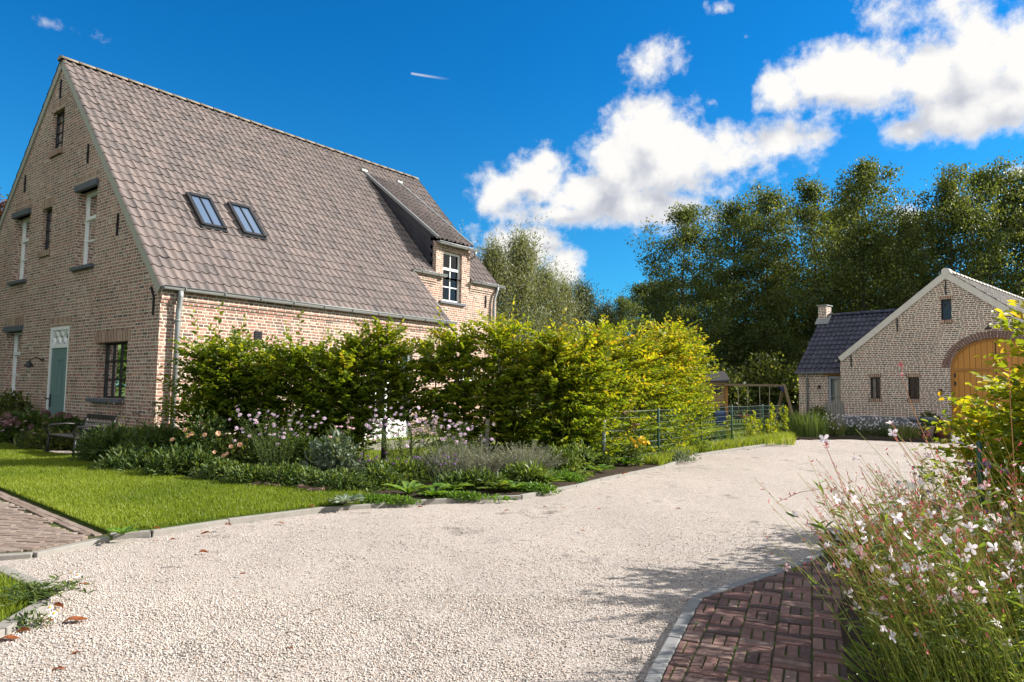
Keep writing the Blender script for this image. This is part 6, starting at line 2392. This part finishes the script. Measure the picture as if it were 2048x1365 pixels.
def pot(name, c, r, h, mat, lab, rim=.02, z=.0, soil=True):
    rt = empty(name, (c[0], c[1], z))
    tag(rt, lab, 'pot', 'flower pots')
    b_ = MB()
    b_.lathe([(0, .0), (r * .68, .0), (r * .9, h * .72), (r * .92, h * .78), (r + rim * .3, h * .78), (r + rim * .3, h), (r - .015, h), (r - .02, h * .9), (0, h * .9)], n=24)
    b_.build('body', mat, rt)
    return rt


p = gp(181, 915)
pt = pot('flower_pot', (p[0], p[1]), .13, .22, MT['terracotta'], 'terracotta pot beside the front leg of the bench', z=.05)
blob_bush('pot_plant', (p[0], p[1], .24), (.2, .2, .16), 350, .06, .35, F_MID, 'small green plant growing in the pot by the bench', 'plant', seed=61, stem=False)

# ------------------------------------------------------------------ far garden: swing, playhouse, paling
def pt_at(px, py, Y):
    return dp(px, py, Y)


SW = pt_at(1510, 820, 27.0)
swing = empty('swing_set', (SW[0], SW[1], 0))
tag(swing, 'wooden swing set with a red seat in the back garden', 'swing')
o_ = np.array([SW[0], SW[1], 0])
A, Bp = pt_at(1449, 771, 27.0) - o_, pt_at(1568, 771, 27.0) - o_
A[2] = Bp[2] = 1.56
b = MB()
b.bar(A, Bp, .085, .085)
b.build('beam', MT['post_wood'], swing)
for dy in (-.75, .75):
    b = MB()
    b.bar(Bp + np.array([.0, 0, .03]), np.array([Bp[0] + (.16 if dy < 0 else -.1), Bp[1] + dy, -.05]), .09, .09, up=(0, 1, 0.2))
    b.build('leg', MT['post_wood'], swing)
b = MB()
for yy in (-.055, .055):
    b.poly([Bp + np.array([-.26, yy, -.045]), Bp + np.array([.05, yy, -.045]), Bp + np.array([.05, yy, -.26]), Bp + np.array([-.0, yy, -.25])])
b.box(Bp + np.array([-.26, -.055, -.07]), Bp + np.array([.05, .055, -.045]))
b.build('corner_bracket', MT['blue_plastic'], swing)
sx = [1476, 1496, 1519, 1539]
for k, (pa, pb_, zz) in enumerate(((0, 1, .42), (2, 3, .40))):
    xa, xb = pt_at(sx[pa], 771, 27)[0] - o_[0], pt_at(sx[pb_], 771, 27)[0] - o_[0]
    s_ = MB()
    if k == 0:
        pts = [(xa + .02 + (xb - xa - .04) * t, A[1], zz - .08 * math.sin(math.pi * t)) for t in [i / 10 for i in range(11)]]
        for p_, q_ in zip(pts, pts[1:]):
            s_.bar(p_, q_, .16, .03, up=(0, 0, 1))
    else:
        s_.box((xa + .02, A[1] - .08, zz - .02), (xb - .02, A[1] + .08, zz + .02))
    so = s_.build('swing_seat', MT['red_plastic'] if k == 0 else MT['post_wood'], swing)
    for x, dx in ((xa, .02), (xb, -.02)):
        r_ = MB()
        r_.tube([(x, A[1], 1.52), (x + dx, A[1], zz)], .012, 5)
        r_.build('rope', MT['rope'], so)
PHp = pt_at(1436, 850, 27.6)
ph = empty('playhouse', (PHp[0], PHp[1], 0))
tag(ph, 'small wooden playhouse tower half hidden behind the golden hedge', 'playhouse')
b = MB()
b.box((-1.0, -.4, .75), (.2, .8, 1.72))
b.build('cabin', MT['pine'], ph)
b = MB()
b.poly([(-1.15, -.55, 1.68), (.35, -.55, 1.68), (.35, .2, 2.1), (-1.15, .2, 2.1)])
b.poly([(-1.15, .95, 1.68), (.35, .95, 1.68), (.35, .2, 2.1), (-1.15, .2, 2.1)])
b.build('roof', MT['darkwood'], ph)
for x, y in ((.2, -.42), (.2, .8), (-1, -.42), (-1, .8)):
    b = MB()
    b.box((x - .05, y - .05, -.05), (x + .05, y + .05, 1.5))
    b.build('post', MT['oakframe'], ph)
b = MB()
b.box((-.25, -.43, 1.2), (.0, -.40, 1.5))
b.build('window', MT['black'], ph)
p = pt_at(1441, 850, 26.2)
b = MB()
b.lathe([(0, 0), (.17, 0), (.2, .05), (.205, .45), (.2, .55), (.15, .58), (0, .58)], n=18)
b.tube([(.215 * math.cos(2 * math.pi * i / 18), .215 * math.sin(2 * math.pi * i / 18), .42) for i in range(19)], .014, 5)
o = b.build('blue_barrel', MT['blue_plastic'])
o.location = (p[0], p[1], .02)
tag(o, 'blue plastic barrel standing below the playhouse', 'barrel')


def paling(name, a, c, h, gap, wd, mat, lab, jit=.02, z0=.02, rails=True):
    rt = empty(name, (a[0], a[1], 0))
    tag(rt, lab, 'fence')
    d = np.array([c[0] - a[0], c[1] - a[1], 0.0])
    L = np.linalg.norm(d)
    d /= L
    n = int(L / gap)
    b_ = MB()
    for i in range(n + 1):
        p_ = d * i * gap
        hh = h + random.uniform(-jit, jit) * 2
        t = random.uniform(-.02, .02)
        b_.bar(p_ + np.array([0, 0, z0]), p_ + d * t + np.array([0, 0, hh]), wd * random.uniform(.8, 1.15), .02, up=(d[1], -d[0], 0))
    b_.build('pales', mat, rt)
    if rails:
        for z in (h * .25, h * .8):
            r_ = MB()
            r_.bar(np.array([0, 0, z]) + np.array([-d[1], d[0], 0]) * .02, d * L + np.array([0, 0, z]) + np.array([-d[1], d[0], 0]) * .02, .012, .025)
            r_.build('rail', mat, rt)
    return rt


p, q = pt_at(1400, 840, 29.0), pt_at(1652, 838, 29.0)
paling('paling_fence', p, q, .80, .105, .05, MT['darkwood'], 'dark chestnut paling fence behind the swing set')
p, q = gp(1653, 868), gp(1689, 868)
paling('picket_gate', (p[0], p[1]), (q[0], q[1] - .1), 1.02, .085, .062, MT['greywood'], 'weathered grey picket gate beside the barn corner', .03)

# ---- saplings and tall growth along the far end of the wire fence
SG = 'young beech saplings along the wire fence'
for i, (px, Y, h, lab) in enumerate(((1462, 16.9, .62, 'yellow green beech sapling at the third fence post'), (1499, 17.6, .68, 'yellow green sapling between the third and fourth fence post'), (1515, 18.2, .52, 'short sapling just left of the fourth fence post'),
                                     (1549, 19.3, .98, 'tall sapling right of the fourth fence post'), (1570, 19.9, .90, 'tall bushy sapling at the last fence post'), (1538, 18.9, .45, 'small sapling at the foot of the tall one'))):
    p = dp(px, 860, Y)
    root = plant('beech_sapling', p, lab, 'sapling', SG, .02)
    ln = []
    Bs, Ds, Ls = [], [], []
    for k in range(3):
        b0 = np.array([random.gauss(0, .06), random.gauss(0, .06), 0])
        t = b0 + np.array([random.gauss(0, .06), random.gauss(0, .06), h * random.uniform(.7, 1.05)])
        ln.append((np.stack([b0, (b0 + t) / 2, t]), .006, .002))
        for z in np.linspace(.08, 1, 15):
            a = random.uniform(0, 6.28)
            Bs.append(b0 + (t - b0) * z)
            Ds.append((math.cos(a), math.sin(a), .7 + z))
            Ls.append(.16 * (1.15 - .6 * z))
    stems('stems', ln, MT['stem_brown'], root, 4)
    sprays(np.array(Bs), np.array(Ds), np.array(Ls), 7, .06, F_BEECH, root, tint=np.full(len(Bs), .62))
P_ = np.array([dp(random.uniform(1465, 1590), 860, random.uniform(16.6, 20.6)) for _ in range(2600)])
ED = np.array([(2.4, 11.5), (3.6, 13.9), (5.0, 15.65), (6.4, 17.35), (7.6, 19.25)])
EX = []
for a_, c_ in zip(ED, ED[1:]):
    k_ = int(900 * np.linalg.norm(c_ - a_))
    t_ = RNG.random((k_, 1))
    n_ = np.array([-(c_ - a_)[1], (c_ - a_)[0]]) / np.linalg.norm(c_ - a_)
    EX.append(np.concatenate([a_ + (c_ - a_) * t_ + n_ * np.abs(RNG.normal(size=(k_, 1))) * .22 - n_ * .02, np.zeros((k_, 1))], 1))
P_ = np.concatenate([P_] + EX)
P_[:, 2] = .03
tag(blades('roadside_grass', P_, .16 * (.4 + RNG.random(len(P_))), .012, tg, lean=.8), 'rough grass and weeds at the foot of the wire fence', 'grass', kind='stuff')


def tall_grass(px, Y, r, n, h, wd, mat, lab, lean=.4, name='ornamental_grass'):
    p_ = dp(px, 870, Y)
    a = RNG.random(n) * 6.28
    e = np.sqrt(RNG.random(n)) * r
    P = np.stack([np.cos(a) * e, np.sin(a) * e, np.zeros(n)], 1)
    rt = plant(name, p_, lab, 'plant', None, .02)
    blades('blades', P, h * (.5 + .6 * RNG.random(n)), wd, mat, rt, lean=lean)
    return rt


F_STRAW = foliage('straw_grass', [(0, (.07, .10, .02)), (.6, (.16, .19, .05)), (1, (.34, .31, .13))], .3, .6, .2)
tall_grass(1612, 20.4, .6, 1000, .80, .010, F_LIGHT, 'tall feathery green growth at the end of the wire fence')
blob_bush('tall_green_plant', (*dp(1600, 870, 20.9)[:2], .02), (.55, .5, .85), 2600, .07, .3, F_MID, 'bushy green plant at the corner where fence and wing meet', 'plant', seed=71)
blob_bush('dark_shrub', (*dp(1640, 870, 22.2)[:2], .02), (.55, .45, 1.05), 2600, .075, .5, F_DARK, 'dark green shrub in front of the wing wall', 'shrub', seed=72)
tall_grass(1657, 20.9, .22, 320, .52, .010, F_STRAW, 'pale grass tuft in front of the picket gate', .7)
tall_grass(1676, 20.7, .16, 200, .45, .010, F_STRAW, 'small pale grass tuft at the barn corner', .7)
tall_grass(1800, 20.3, .3, 420, .46, .010, F_STRAW, 'pale grass tuft under the right barn window', .8)
tall_grass(1822, 20.5, .22, 260, .40, .010, F_STRAW, 'pale grass tuft beside the flower pots', .8)
for i, (px, Y, w_, h, lab) in enumerate(((1636, 21.0, .55, .62, 'white flowering bush left of the picket gate'), (1712, 21.6, .75, .60, 'white flowering bush right of the picket gate'),
                                         (1762, 21.2, .8, .55, 'white flowering bush below the left barn window'), (1815, 21.2, .5, .42, 'small white flowering bush by the pale grass'))):
    p = dp(px, 870, Y)
    root = blob_bush('white_flower_bush', (p[0], p[1], .02), (w_, .5, h * .72), 1900, .05, .3, F_MID, lab, 'plant', 'white flowering bushes along the barn', seed=80 + i)
    n = 62
    a, e = RNG.random(n) * 6.28, RNG.random(n) ** .5
    P = np.stack([np.cos(a) * e * w_ * 1.05, np.sin(a) * e * .45 - .1, h * (.35 + .7 * RNG.random(n))], 1)
    Vs, Fs, b_ = [], [], 0
    for p_ in P:
        for k in range(4):
            aa = k * 1.571 + random.random()
            d = np.array([math.cos(aa), -.3, math.sin(aa)])
            s_ = np.array([-math.sin(aa), 0, math.cos(aa)])
            Vs += [p_, p_ + d * .018 + s_ * .011, p_ + d * .03, p_ + d * .018 - s_ * .011]
            Fs.append((b_, b_ + 1, b_ + 2, b_ + 3))
            b_ += 4
    np_mesh('blossoms', np.array(Vs), [np.array(Fs)], P_WHITE, root, RNG.random(len(Vs)))['kind'] = 'stuff'
    stems('stems', [(np.stack([np.array([q[0] * .4, q[1] * .4, 0]), q * .6 + [0, 0, .05], q]), .002, .001) for q in P[::2]], F_DRYM if 'F_DRYM' in globals() else MT['stem_brown'], root, 3)

# pots by the oak doors
for px, py, Y, r, h, mt, lab, sd_ in ((1858, 877, 20.9, .15, .33, 'paleclay', 'pale clay pot in front of the big grey planter', 90), (1843, 872, 21.3, .12, .24, 'terracotta', 'small terracotta pot left of the pale one', 91), (1885, 876, 21.0, .22, .36, 'terracotta', 'wide terracotta pot nearest the oak doors', 92),
                                      (1860, 872, 21.45, .24, .58, 'zincpot', 'tall grey planter with pink flowers behind the clay pots', 93), (1836, 870, 21.75, .24, .55, 'zincpot', 'dark grey planter standing left of the pots', 94)):
    p = dp(px, py, Y)
    pot('flower_pot', (p[0], p[1]), r, h, MT[mt], lab, z=.03)
    if sd_ in (90, 92, 93):
        rt = blob_bush('pot_plant', (p[0], p[1], .03 + h * .88), (r * (1.5 if sd_ == 93 else 1.15), r * 1.2, .24 if sd_ == 93 else .13), 500, .06, .6, F_DARK if sd_ == 93 else F_MID,
                       {90: 'sparse plant in the pale clay pot', 92: 'low plant with orange flowers in the wide terracotta pot', 93: 'dark leafy plant with pink flowers in the tall grey planter'}[sd_], 'plant', seed=sd_, stem=False)
        for i in range(7 if sd_ != 90 else 0):
            put('flower', REDF if sd_ == 92 else ECHI, (random.uniform(-1, 1) * r, random.uniform(-1, 0) * r, random.uniform(.08, .2)), rt, (0, -.6, .8), scale=1.2)

# ------------------------------------------------------------------ foreground right: hedge, gaura, verbena
hedge([(3.9, 4.0), (4.0, 4.4), (4.2, 5.2), (4.55, 6.4)], 2.4, .42, 'sunlit young beech hedge with yellow green leaves at the right edge of the photo', .60, step=.36, twigs=165, m=12, size=.082, low=.1, shoots=2, shoot_h=.24, hf=lambda y: float(np.interp(y, [4.0, 4.5, 5.0, 5.6, 6.4], [1.98, 1.98, 1.8, 1.3, .92])))
b = MB()
b.tube([(0, 0, -.05), (0, 0, .86), (0, 0, .88)], [.019, .019, .012], 10)
o = b.build('fence_post', MT['green_wire'])
o.location = (*dp(1962, 1000, 5.3)[:2], 0)
tag(o, 'green steel post standing in the right hand beech hedge', 'post')


def gaura(name, c, n, nf, lean, h, lab, spread=.5, seed=0):
    random.seed(seed)
    rt = plant(name, c, lab, 'plant', 'white gaura plants leaning over the paving', .05)
    ln, pts_all, tint = [], [], []
    for i in range(n):
        a = random.uniform(0, 6.28)
        b0 = np.array([math.cos(a), math.sin(a), 0]) * .27 * math.sqrt(random.random())
        hh = h * random.uniform(.55, 1.08)
        lx = lean[0] * random.uniform(.45, 1.35) + random.gauss(0, .13) * spread
        ly = lean[1] + random.gauss(0, .28) * spread
        k = 6
        t = np.linspace(0, 1, k)[:, None]
        d = np.array([lx * hh, ly * hh, hh])
        bend = np.array([lx * hh * .30, ly * hh * .3, -.10 * hh])
        wob = np.cumsum(RNG.normal(size=(k, 3)) * .010, 0)
        wob[0] = 0
        P = b0 + d * t + bend * (t ** 2 - t) * 1.2 + wob
        ln.append((P, .0021, .0009))
        pts_all.append(P)
        tint.append(random.random())
        if random.random() < .45:    # a side branch
            j = random.randint(2, 4)
            e = P[j] + np.array([random.gauss(lx * .15, .09), random.gauss(0, .09), random.uniform(.08, .26)])
            ln.append((np.stack([P[j], (P[j] + e) / 2 + [0, 0, .015], e]), .0013, .0007))
            pts_all.append(np.stack([P[j], (P[j] + e) / 2, e]))
            tint.append(random.random())
    o_ = stems('stems', ln, F_STEM, rt, 4)
    at = o_.data.attributes.new('tint', 'FLOAT', 'POINT')
    tv = []
    for (P, _, _), q in zip(ln, tint):
        for j in range(len(P)):
            tv += [min(1, q * .5 + .34 * (j / (len(P) - 1)) ** 1.5 * (.4 + q))] * 4
    at.data.foreach_set('value', np.array(tv, dtype=np.float32))
    # narrow leaves low on the stems
    LP, LD = [], []
    for P in pts_all:
        for j in range(5):
            t = random.random() ** 1.4 * .7 * (len(P) - 1)
            i = int(t)
            LP.append(P[i] + (P[min(i + 1, len(P) - 1)] - P[i]) * (t - i))
            a = random.uniform(0, 6.28)
            LD.append((math.cos(a), math.sin(a), .55 + random.uniform(-.4, .5)))
    LP, LD = np.array(LP), np.array(LD)
    Ls = .05 * (.5 + .9 * RNG.random(len(LP)))
    leaves('leaves', LP, LD, unit(RNG.normal(size=LP.shape) * .5 + [0, 0, 1]), Ls, Ls * .2, F_LIGHT, rt)
    # basal foliage
    m_ = 700
    a = RNG.random(m_) * 6.28
    e = np.sqrt(RNG.random(m_)) * .42
    BP = np.stack([np.cos(a) * e + .04, np.sin(a) * e, .02 + .26 * RNG.random(m_) * (1 - e)], 1)
    leaves('basal_leaves', BP, np.stack([np.cos(a), np.sin(a), .7 + .4 * RNG.random(m_)], 1), unit(RNG.normal(size=(m_, 3)) * .5 + [0, 0, 1]), .07 * (.5 + .8 * RNG.random(m_)), .014, F_LIGHT, rt)
    # buds: slim pink spindles near the tips
    BP, BD = [], []
    for P in pts_all:
        dv = P[-1] - P[-2]
        for j in range(random.randint(1, 4)):
            s_ = random.random()
            BP.append(P[-2] + dv * (s_ * 1.15 - .1))
            BD.append(unit(dv / np.linalg.norm(dv) + RNG.normal(size=3) * .5))
    BP, BD = np.array(BP), np.array(BD)
    leaves('buds', BP, BD, unit(RNG.normal(size=BP.shape)), .017 * (.6 + .8 * RNG.random(len(BP))), .0042, P_ROSY, rt, shape=6, fold=.5)['kind'] = 'stuff'
    for i in range(nf):
        P = random.choice(pts_all)
        t = random.uniform(.62, .98) * (len(P) - 1)
        j = min(int(t), len(P) - 2)
        q = P[j] + (P[j + 1] - P[j]) * (t - j) + RNG.normal(size=3) * .007
        put('flower', random.choice(GAURA), tuple(q), rt, (random.gauss(-.2, .6), -.6 + random.gauss(0, .5), .35 + random.gauss(0, .4)), scale=random.uniform(.72, 1.2))
    return rt


gaura('gaura_plant', (1.66, 2.62), 200, 98, (-.44, .05), .78, 'nearest gaura clump with white blooms at the lower right corner', seed=1)
gaura('gaura_plant', (1.98, 3.15), 190, 98, (-.42, .02), .80, 'gaura clump in the middle, arching over the kerb of the brick paving', seed=2)
gaura('gaura_plant', (2.48, 3.8), 130, 96, (-.40, .0), .76, 'farthest gaura clump in front of the purple verbena', seed=3)
gaura('gaura_plant', (2.25, 2.85), 130, 90, (-.40, .0), .98, 'gaura clump at the right edge in front of the beech hedge', seed=4)
# a few long loose gaura wands that reach far out
root = plant('gaura_wand', (2.45, 3.35), 'long red gaura stems rising in front of the barn doors', 'plant', None, .05)
o0 = np.array([2.45, 3.35, .05])
wl_ = []
for pts, Y in ((((1990, 1290), (1945, 1080), (1880, 940), (1830, 830), (1806, 760), (1802, 718)), 3.3), (((2040, 1150), (2030, 960), (2020, 800), (2018, 705)), 3.4), (((1960, 1200), (1880, 1010), (1830, 930), (1795, 880), (1785, 868)), 3.3),
               (((1850, 1150), (1740, 1010), (1660, 975), (1600, 985), (1556, 1004)), 3.2), (((1930, 1300), (1800, 1130), (1700, 1010), (1655, 900), (1648, 880)), 3.2)):
    P = np.array([dp(x, y, Y) for x, y in pts]) - o0
    wl_.append((P, .0026, .001))
o = stems('stems', wl_, F_STEM, root, 5)
at = o.data.attributes.new('tint', 'FLOAT', 'POINT')
at.data.foreach_set('value', np.array(sum([[.55 + .45 * j / (len(P) - 1)] * 5 for P, _, _ in wl_ for j in range(len(P))], []), dtype=np.float32))
for k, (P, _, _) in enumerate(wl_):
    if k in (2, 4):
        put('flower', GAURA[1], tuple(P[-1]), root, (-.2, -.7, .5), scale=1.3)
BP = np.concatenate([P[-2:-1] + (P[-1:] - P[-2:-1]) * RNG.random((9, 1)) for P, _, _ in wl_])
leaves('buds', BP, unit(RNG.normal(size=BP.shape) + [0, 0, .8]), unit(RNG.normal(size=BP.shape)), .02, .0045, P_ROSY, root, fold=.5)['kind'] = 'stuff'

# verbena and black seed heads between gaura and hedge
root = plant('verbena_plant', (2.55, 4.15), 'purple verbena with flat flower heads in front of the right hedge', 'plant', None, .05)
o0 = np.array([2.55, 4.15, .05])
hd_ = ((1940, 930), (1973, 928), (1977, 934), (2008, 944), (1934, 985), (1822, 1003), (1812, 1007), (1843, 1009), (1868, 1004), (1880, 1004), (1890, 1006), (1866, 1016), (1878, 1018), (1912, 1003), (1918, 1006), (1980, 1025), (2022, 1028), (2034, 1030), (2044, 1026), (1845, 993), (1856, 985), (1768, 1060), (1755, 1064), (1776, 1066), (1742, 1070), (1835, 1035), (1840, 1045), (1850, 1040), (1900, 1025), (1885, 1042), (1985, 1045), (1700, 1085), (1895, 1070), (1960, 1075), (2015, 1060), (1898, 995))
ln = []
for (x, y) in hd_:
    Y = random.uniform(3.95, 4.4)
    t = dp(x, y, Y) - o0
    b0 = np.array([t[0] * .75 + random.gauss(.08, .04), t[1] * .6, 0])
    ln.append((np.stack([b0, (b0 + t) / 2 + RNG.normal(size=3) * .012, t]), .0022, .0016))
    put('flower_head', random.choice(VERB), tuple(t), root, (random.gauss(0, .2), -.15, 1), scale=random.uniform(.8, 1.25))
stems('stems', ln, F_STEM_G, root, 4)
stem_leaves(root, ln, 12, .06, .3, F_MID, .0, .85)
root = plant('seed_head_plant', (2.2, 4.35), 'thin black stems with dark seed heads at the edge of the gravel', 'plant', None, .05)
o0 = np.array([2.2, 4.35, .05])
ln = []
for i in range(58):
    x, y = random.uniform(1700, 1850), random.uniform(930, 1070)
    if y < 1080 - (x - 1690) * .95 - 20:
        continue
    t = dp(x, y, random.uniform(4.25, 4.7)) - o0
    b0 = np.array([t[0] * .85 + random.gauss(.05, .03), t[1] * .8, 0])
    ln.append((np.stack([b0, (b0 + t) / 2 + RNG.normal(size=3) * .015, t]), .0022, .0014))
    put('seed_head', CONE, tuple(t), root, scale=random.uniform(.45, .75))
stems('stems', ln, P_BROWN, root, 4)
stem_leaves(root, ln, 7, .05, .25, F_DARK, .0, .8)
blob_bush('ground_cover_plant', (2.75, 4.9, .05), (.75, .8, .35), 3200, .06, .4, F_MID, 'low green plants under the verbena and seed heads', 'plant', seed=95, stem=False)
blob_bush('ground_cover_plant', (2.55, 3.5, .05), (.8, .8, .28), 3200, .06, .3, F_MID, 'low green plants under the gaura clumps', 'plant', seed=96, stem=False)

# ------------------------------------------------------------------ lower left: daisies and fallen leaves
p = gp(75, 1215)
root = plant('daisy_plant', p, 'sprawling daisy plant over the kerb at the lower left', 'plant', None, .03)
ln = []
for i in range(46):
    a = random.uniform(0, 6.28)
    l_ = random.uniform(.1, .34)
    ln.append((np.stack([np.zeros(3), np.array([math.cos(a) * l_ * .5, math.sin(a) * l_ * .5, .06]), np.array([math.cos(a) * l_, math.sin(a) * l_, random.uniform(.02, .1)])]), .0016, .001))
stems('stems', ln, F_STEM_G, root, 4)
stem_leaves(root, ln, 13, .036, .28, F_MID, .1, 1)
for (x, y) in ((104, 1185), (96, 1191), (142, 1163), (139, 1181), (100, 1216), (143, 1146), (156, 1151), (108, 1228), (116, 1222)):
    q = gp(x, y, .07) - np.array([p[0], p[1], .03])
    put('daisy', DAISY, tuple(q), root, (random.gauss(0, .3), -.5, 1), scale=1.7)
p = gp(45, 1262)
blob_bush('small_weed', (p[0], p[1], .02), (.12, .08, .07), 300, .022, .4, F_MID, 'little green weed at the outer side of the small kerb', 'plant', seed=97, stem=False)

FL = 'fallen brown leaves on the gravel'
dl3 = []
for v in range(4):
    VV, TT, FF = [], [], []
    K, Wn = 8, 4
    cu, tw = random.uniform(1.4, 3.4), random.uniform(-2.2, 2.2)
    ed = [random.uniform(-.12, .12) for _ in range(K + 1)]
    for k in range(K + 1):
        t = k / K
        w_ = .5 * max(.02, math.sin(math.pi * (t * .92 + .04)) ** .8 * (1.1 - .35 * t)) * (1 + ed[k])
        for j in range(Wn + 1):
            s_ = (j / Wn - .5) * 2
            a = s_ * cu * .5
            y = math.sin(a) * w_ / max(.3, cu * .5)
            z = (1 - math.cos(a)) * w_ / max(.3, cu * .5) + .18 * math.sin(math.pi * t) + .08 * math.sin(t * 7 + v)
            ca, sa = math.cos(tw * (t - .5)), math.sin(tw * (t - .5))
            VV.append((t - .5, y * ca - z * sa, max(.0, z * ca + y * sa + .06)))
            TT.append(min(1, max(0, .4 + .4 * abs(s_) * random.random() + random.uniform(-.2, .2))))
    for k in range(K):
        for j in range(Wn):
            q = k * (Wn + 1) + j
            FF.append((q, q + 1, q + Wn + 2, q + Wn + 1))
    me = bpy.data.meshes.new('fallen_leaf')
    me.from_pydata(VV, [], FF)
    me.materials.append(P_DRYLEAF)
    me.attributes.new('tint', 'FLOAT', 'POINT').data.foreach_set('value', TT)
    me.polygons.foreach_set('use_smooth', [True] * len(FF))
    dl3.append(me)
LV = ((150, 1242, 52, 'large curled brown leaf on the gravel, right of the daisy plant'), (117, 1212, 30, 'crumpled brown leaf beside the daisies'), (103, 1216, 22, 'small brown leaf tucked under the daisies'), (94, 1240, 26, 'pale brown leaf just below the daisies'),
      (18, 1278, 44, 'large brown leaf lying against the small kerb at the left edge'), (48, 1262, 36, 'brown leaf leaning on the little weed'), (152, 1304, 20, 'small upright brown leaf below the large curled one'), (116, 1338, 30, 'brown leaf standing near the bottom left of the gravel'),
      (168, 1168, 26, 'brown leaf above the large curled one'), (408, 1104, 22, 'brown leaf alone on the gravel in front of the lawn'), (485, 1147, 16, 'small brown leaf alone on the open gravel'), (313, 1067, 18, 'brown leaf on top of the lawn kerb at its left end'),
      (312, 1081, 14, 'brown leaf at the foot of the lawn kerb, left end'), (346, 1078, 14, 'small brown leaf at the foot of the lawn kerb'), (411, 1067, 24, 'crumpled dark leaf along the lawn kerb'), (456, 1059, 20, 'brown leaf at the joint of the lawn kerb'),
      (561, 1046, 18, 'brown leaf with green bits at the lawn kerb, right part'), (232, 1057, 10, 'tiny brown leaf on the lawn'), (578, 1296, 24, 'brown leaf in the middle of the lower gravel'), (622, 1022, 16, 'thin orange leaf on the grass by the kerb'),
      (668, 1000, 14, 'upright orange leaf behind the silver rosette'), (840, 1014, 14, 'orange leaf at the gravel edge under the rosettes'), (1014, 1021, 14, 'orange leaf on the gravel right of the rosettes'), (1090, 1014, 10, 'small orange leaf on the gravel below the right lavender'),
      (1165, 1061, 13, 'lone orange leaf on the bright middle gravel'), (1198, 1018, 10, 'small rusty leaf on the gravel below the steel stake'), (1356, 1017, 14, 'rusty leaf on the gravel before the fence'), (1250, 954, 18, 'orange leaf on the bare kerb below the yellow flowers'), (1128, 1016, 10, 'tiny rusty leaf on the gravel below the kerb'))
for i, (px, py, sz, lab) in enumerate(LV):
    p = gp(px, py, .02)
    s_ = sz / FPX * p[1] * .86
    o = bpy.data.objects.new('fallen_leaf', dl3[i % 4])
    COL.objects.link(o)
    on = .055 if i in (11, 15, 17, 19, 20, 27) else .012
    o.location = (p[0], p[1], on)
    o.scale = (s_, s_ * .62, s_ * .55)
    o.rotation_euler = (random.uniform(-.2, .2), random.uniform(-.2, .2), random.uniform(-.5, .5))
    tag(o, lab, 'leaf', FL)
TW = 'twigs lying on the gravel'
for i, (px, py, L, lab) in enumerate(((635, 1220, .08, 'thin dark twig on the lower gravel'), (345, 1135, .16, 'longer twig on the gravel in front of the path'), (582, 1265, .06, 'short twig beside the leaf in the lower gravel'))):
    p = gp(px, py, .02)
    b = MB()
    b.tube([(-L / 2, 0, .004), (0, .004, .01), (L / 2, -.002, .006)], [.002, .0025, .0012], 5)
    o = b.build('twig', MT['stem_brown'])
    o.location = (p[0], p[1], .012)
    o.rotation_euler = (0, 0, random.uniform(-.3, 1.0))
    tag(o, lab, 'twig', TW)
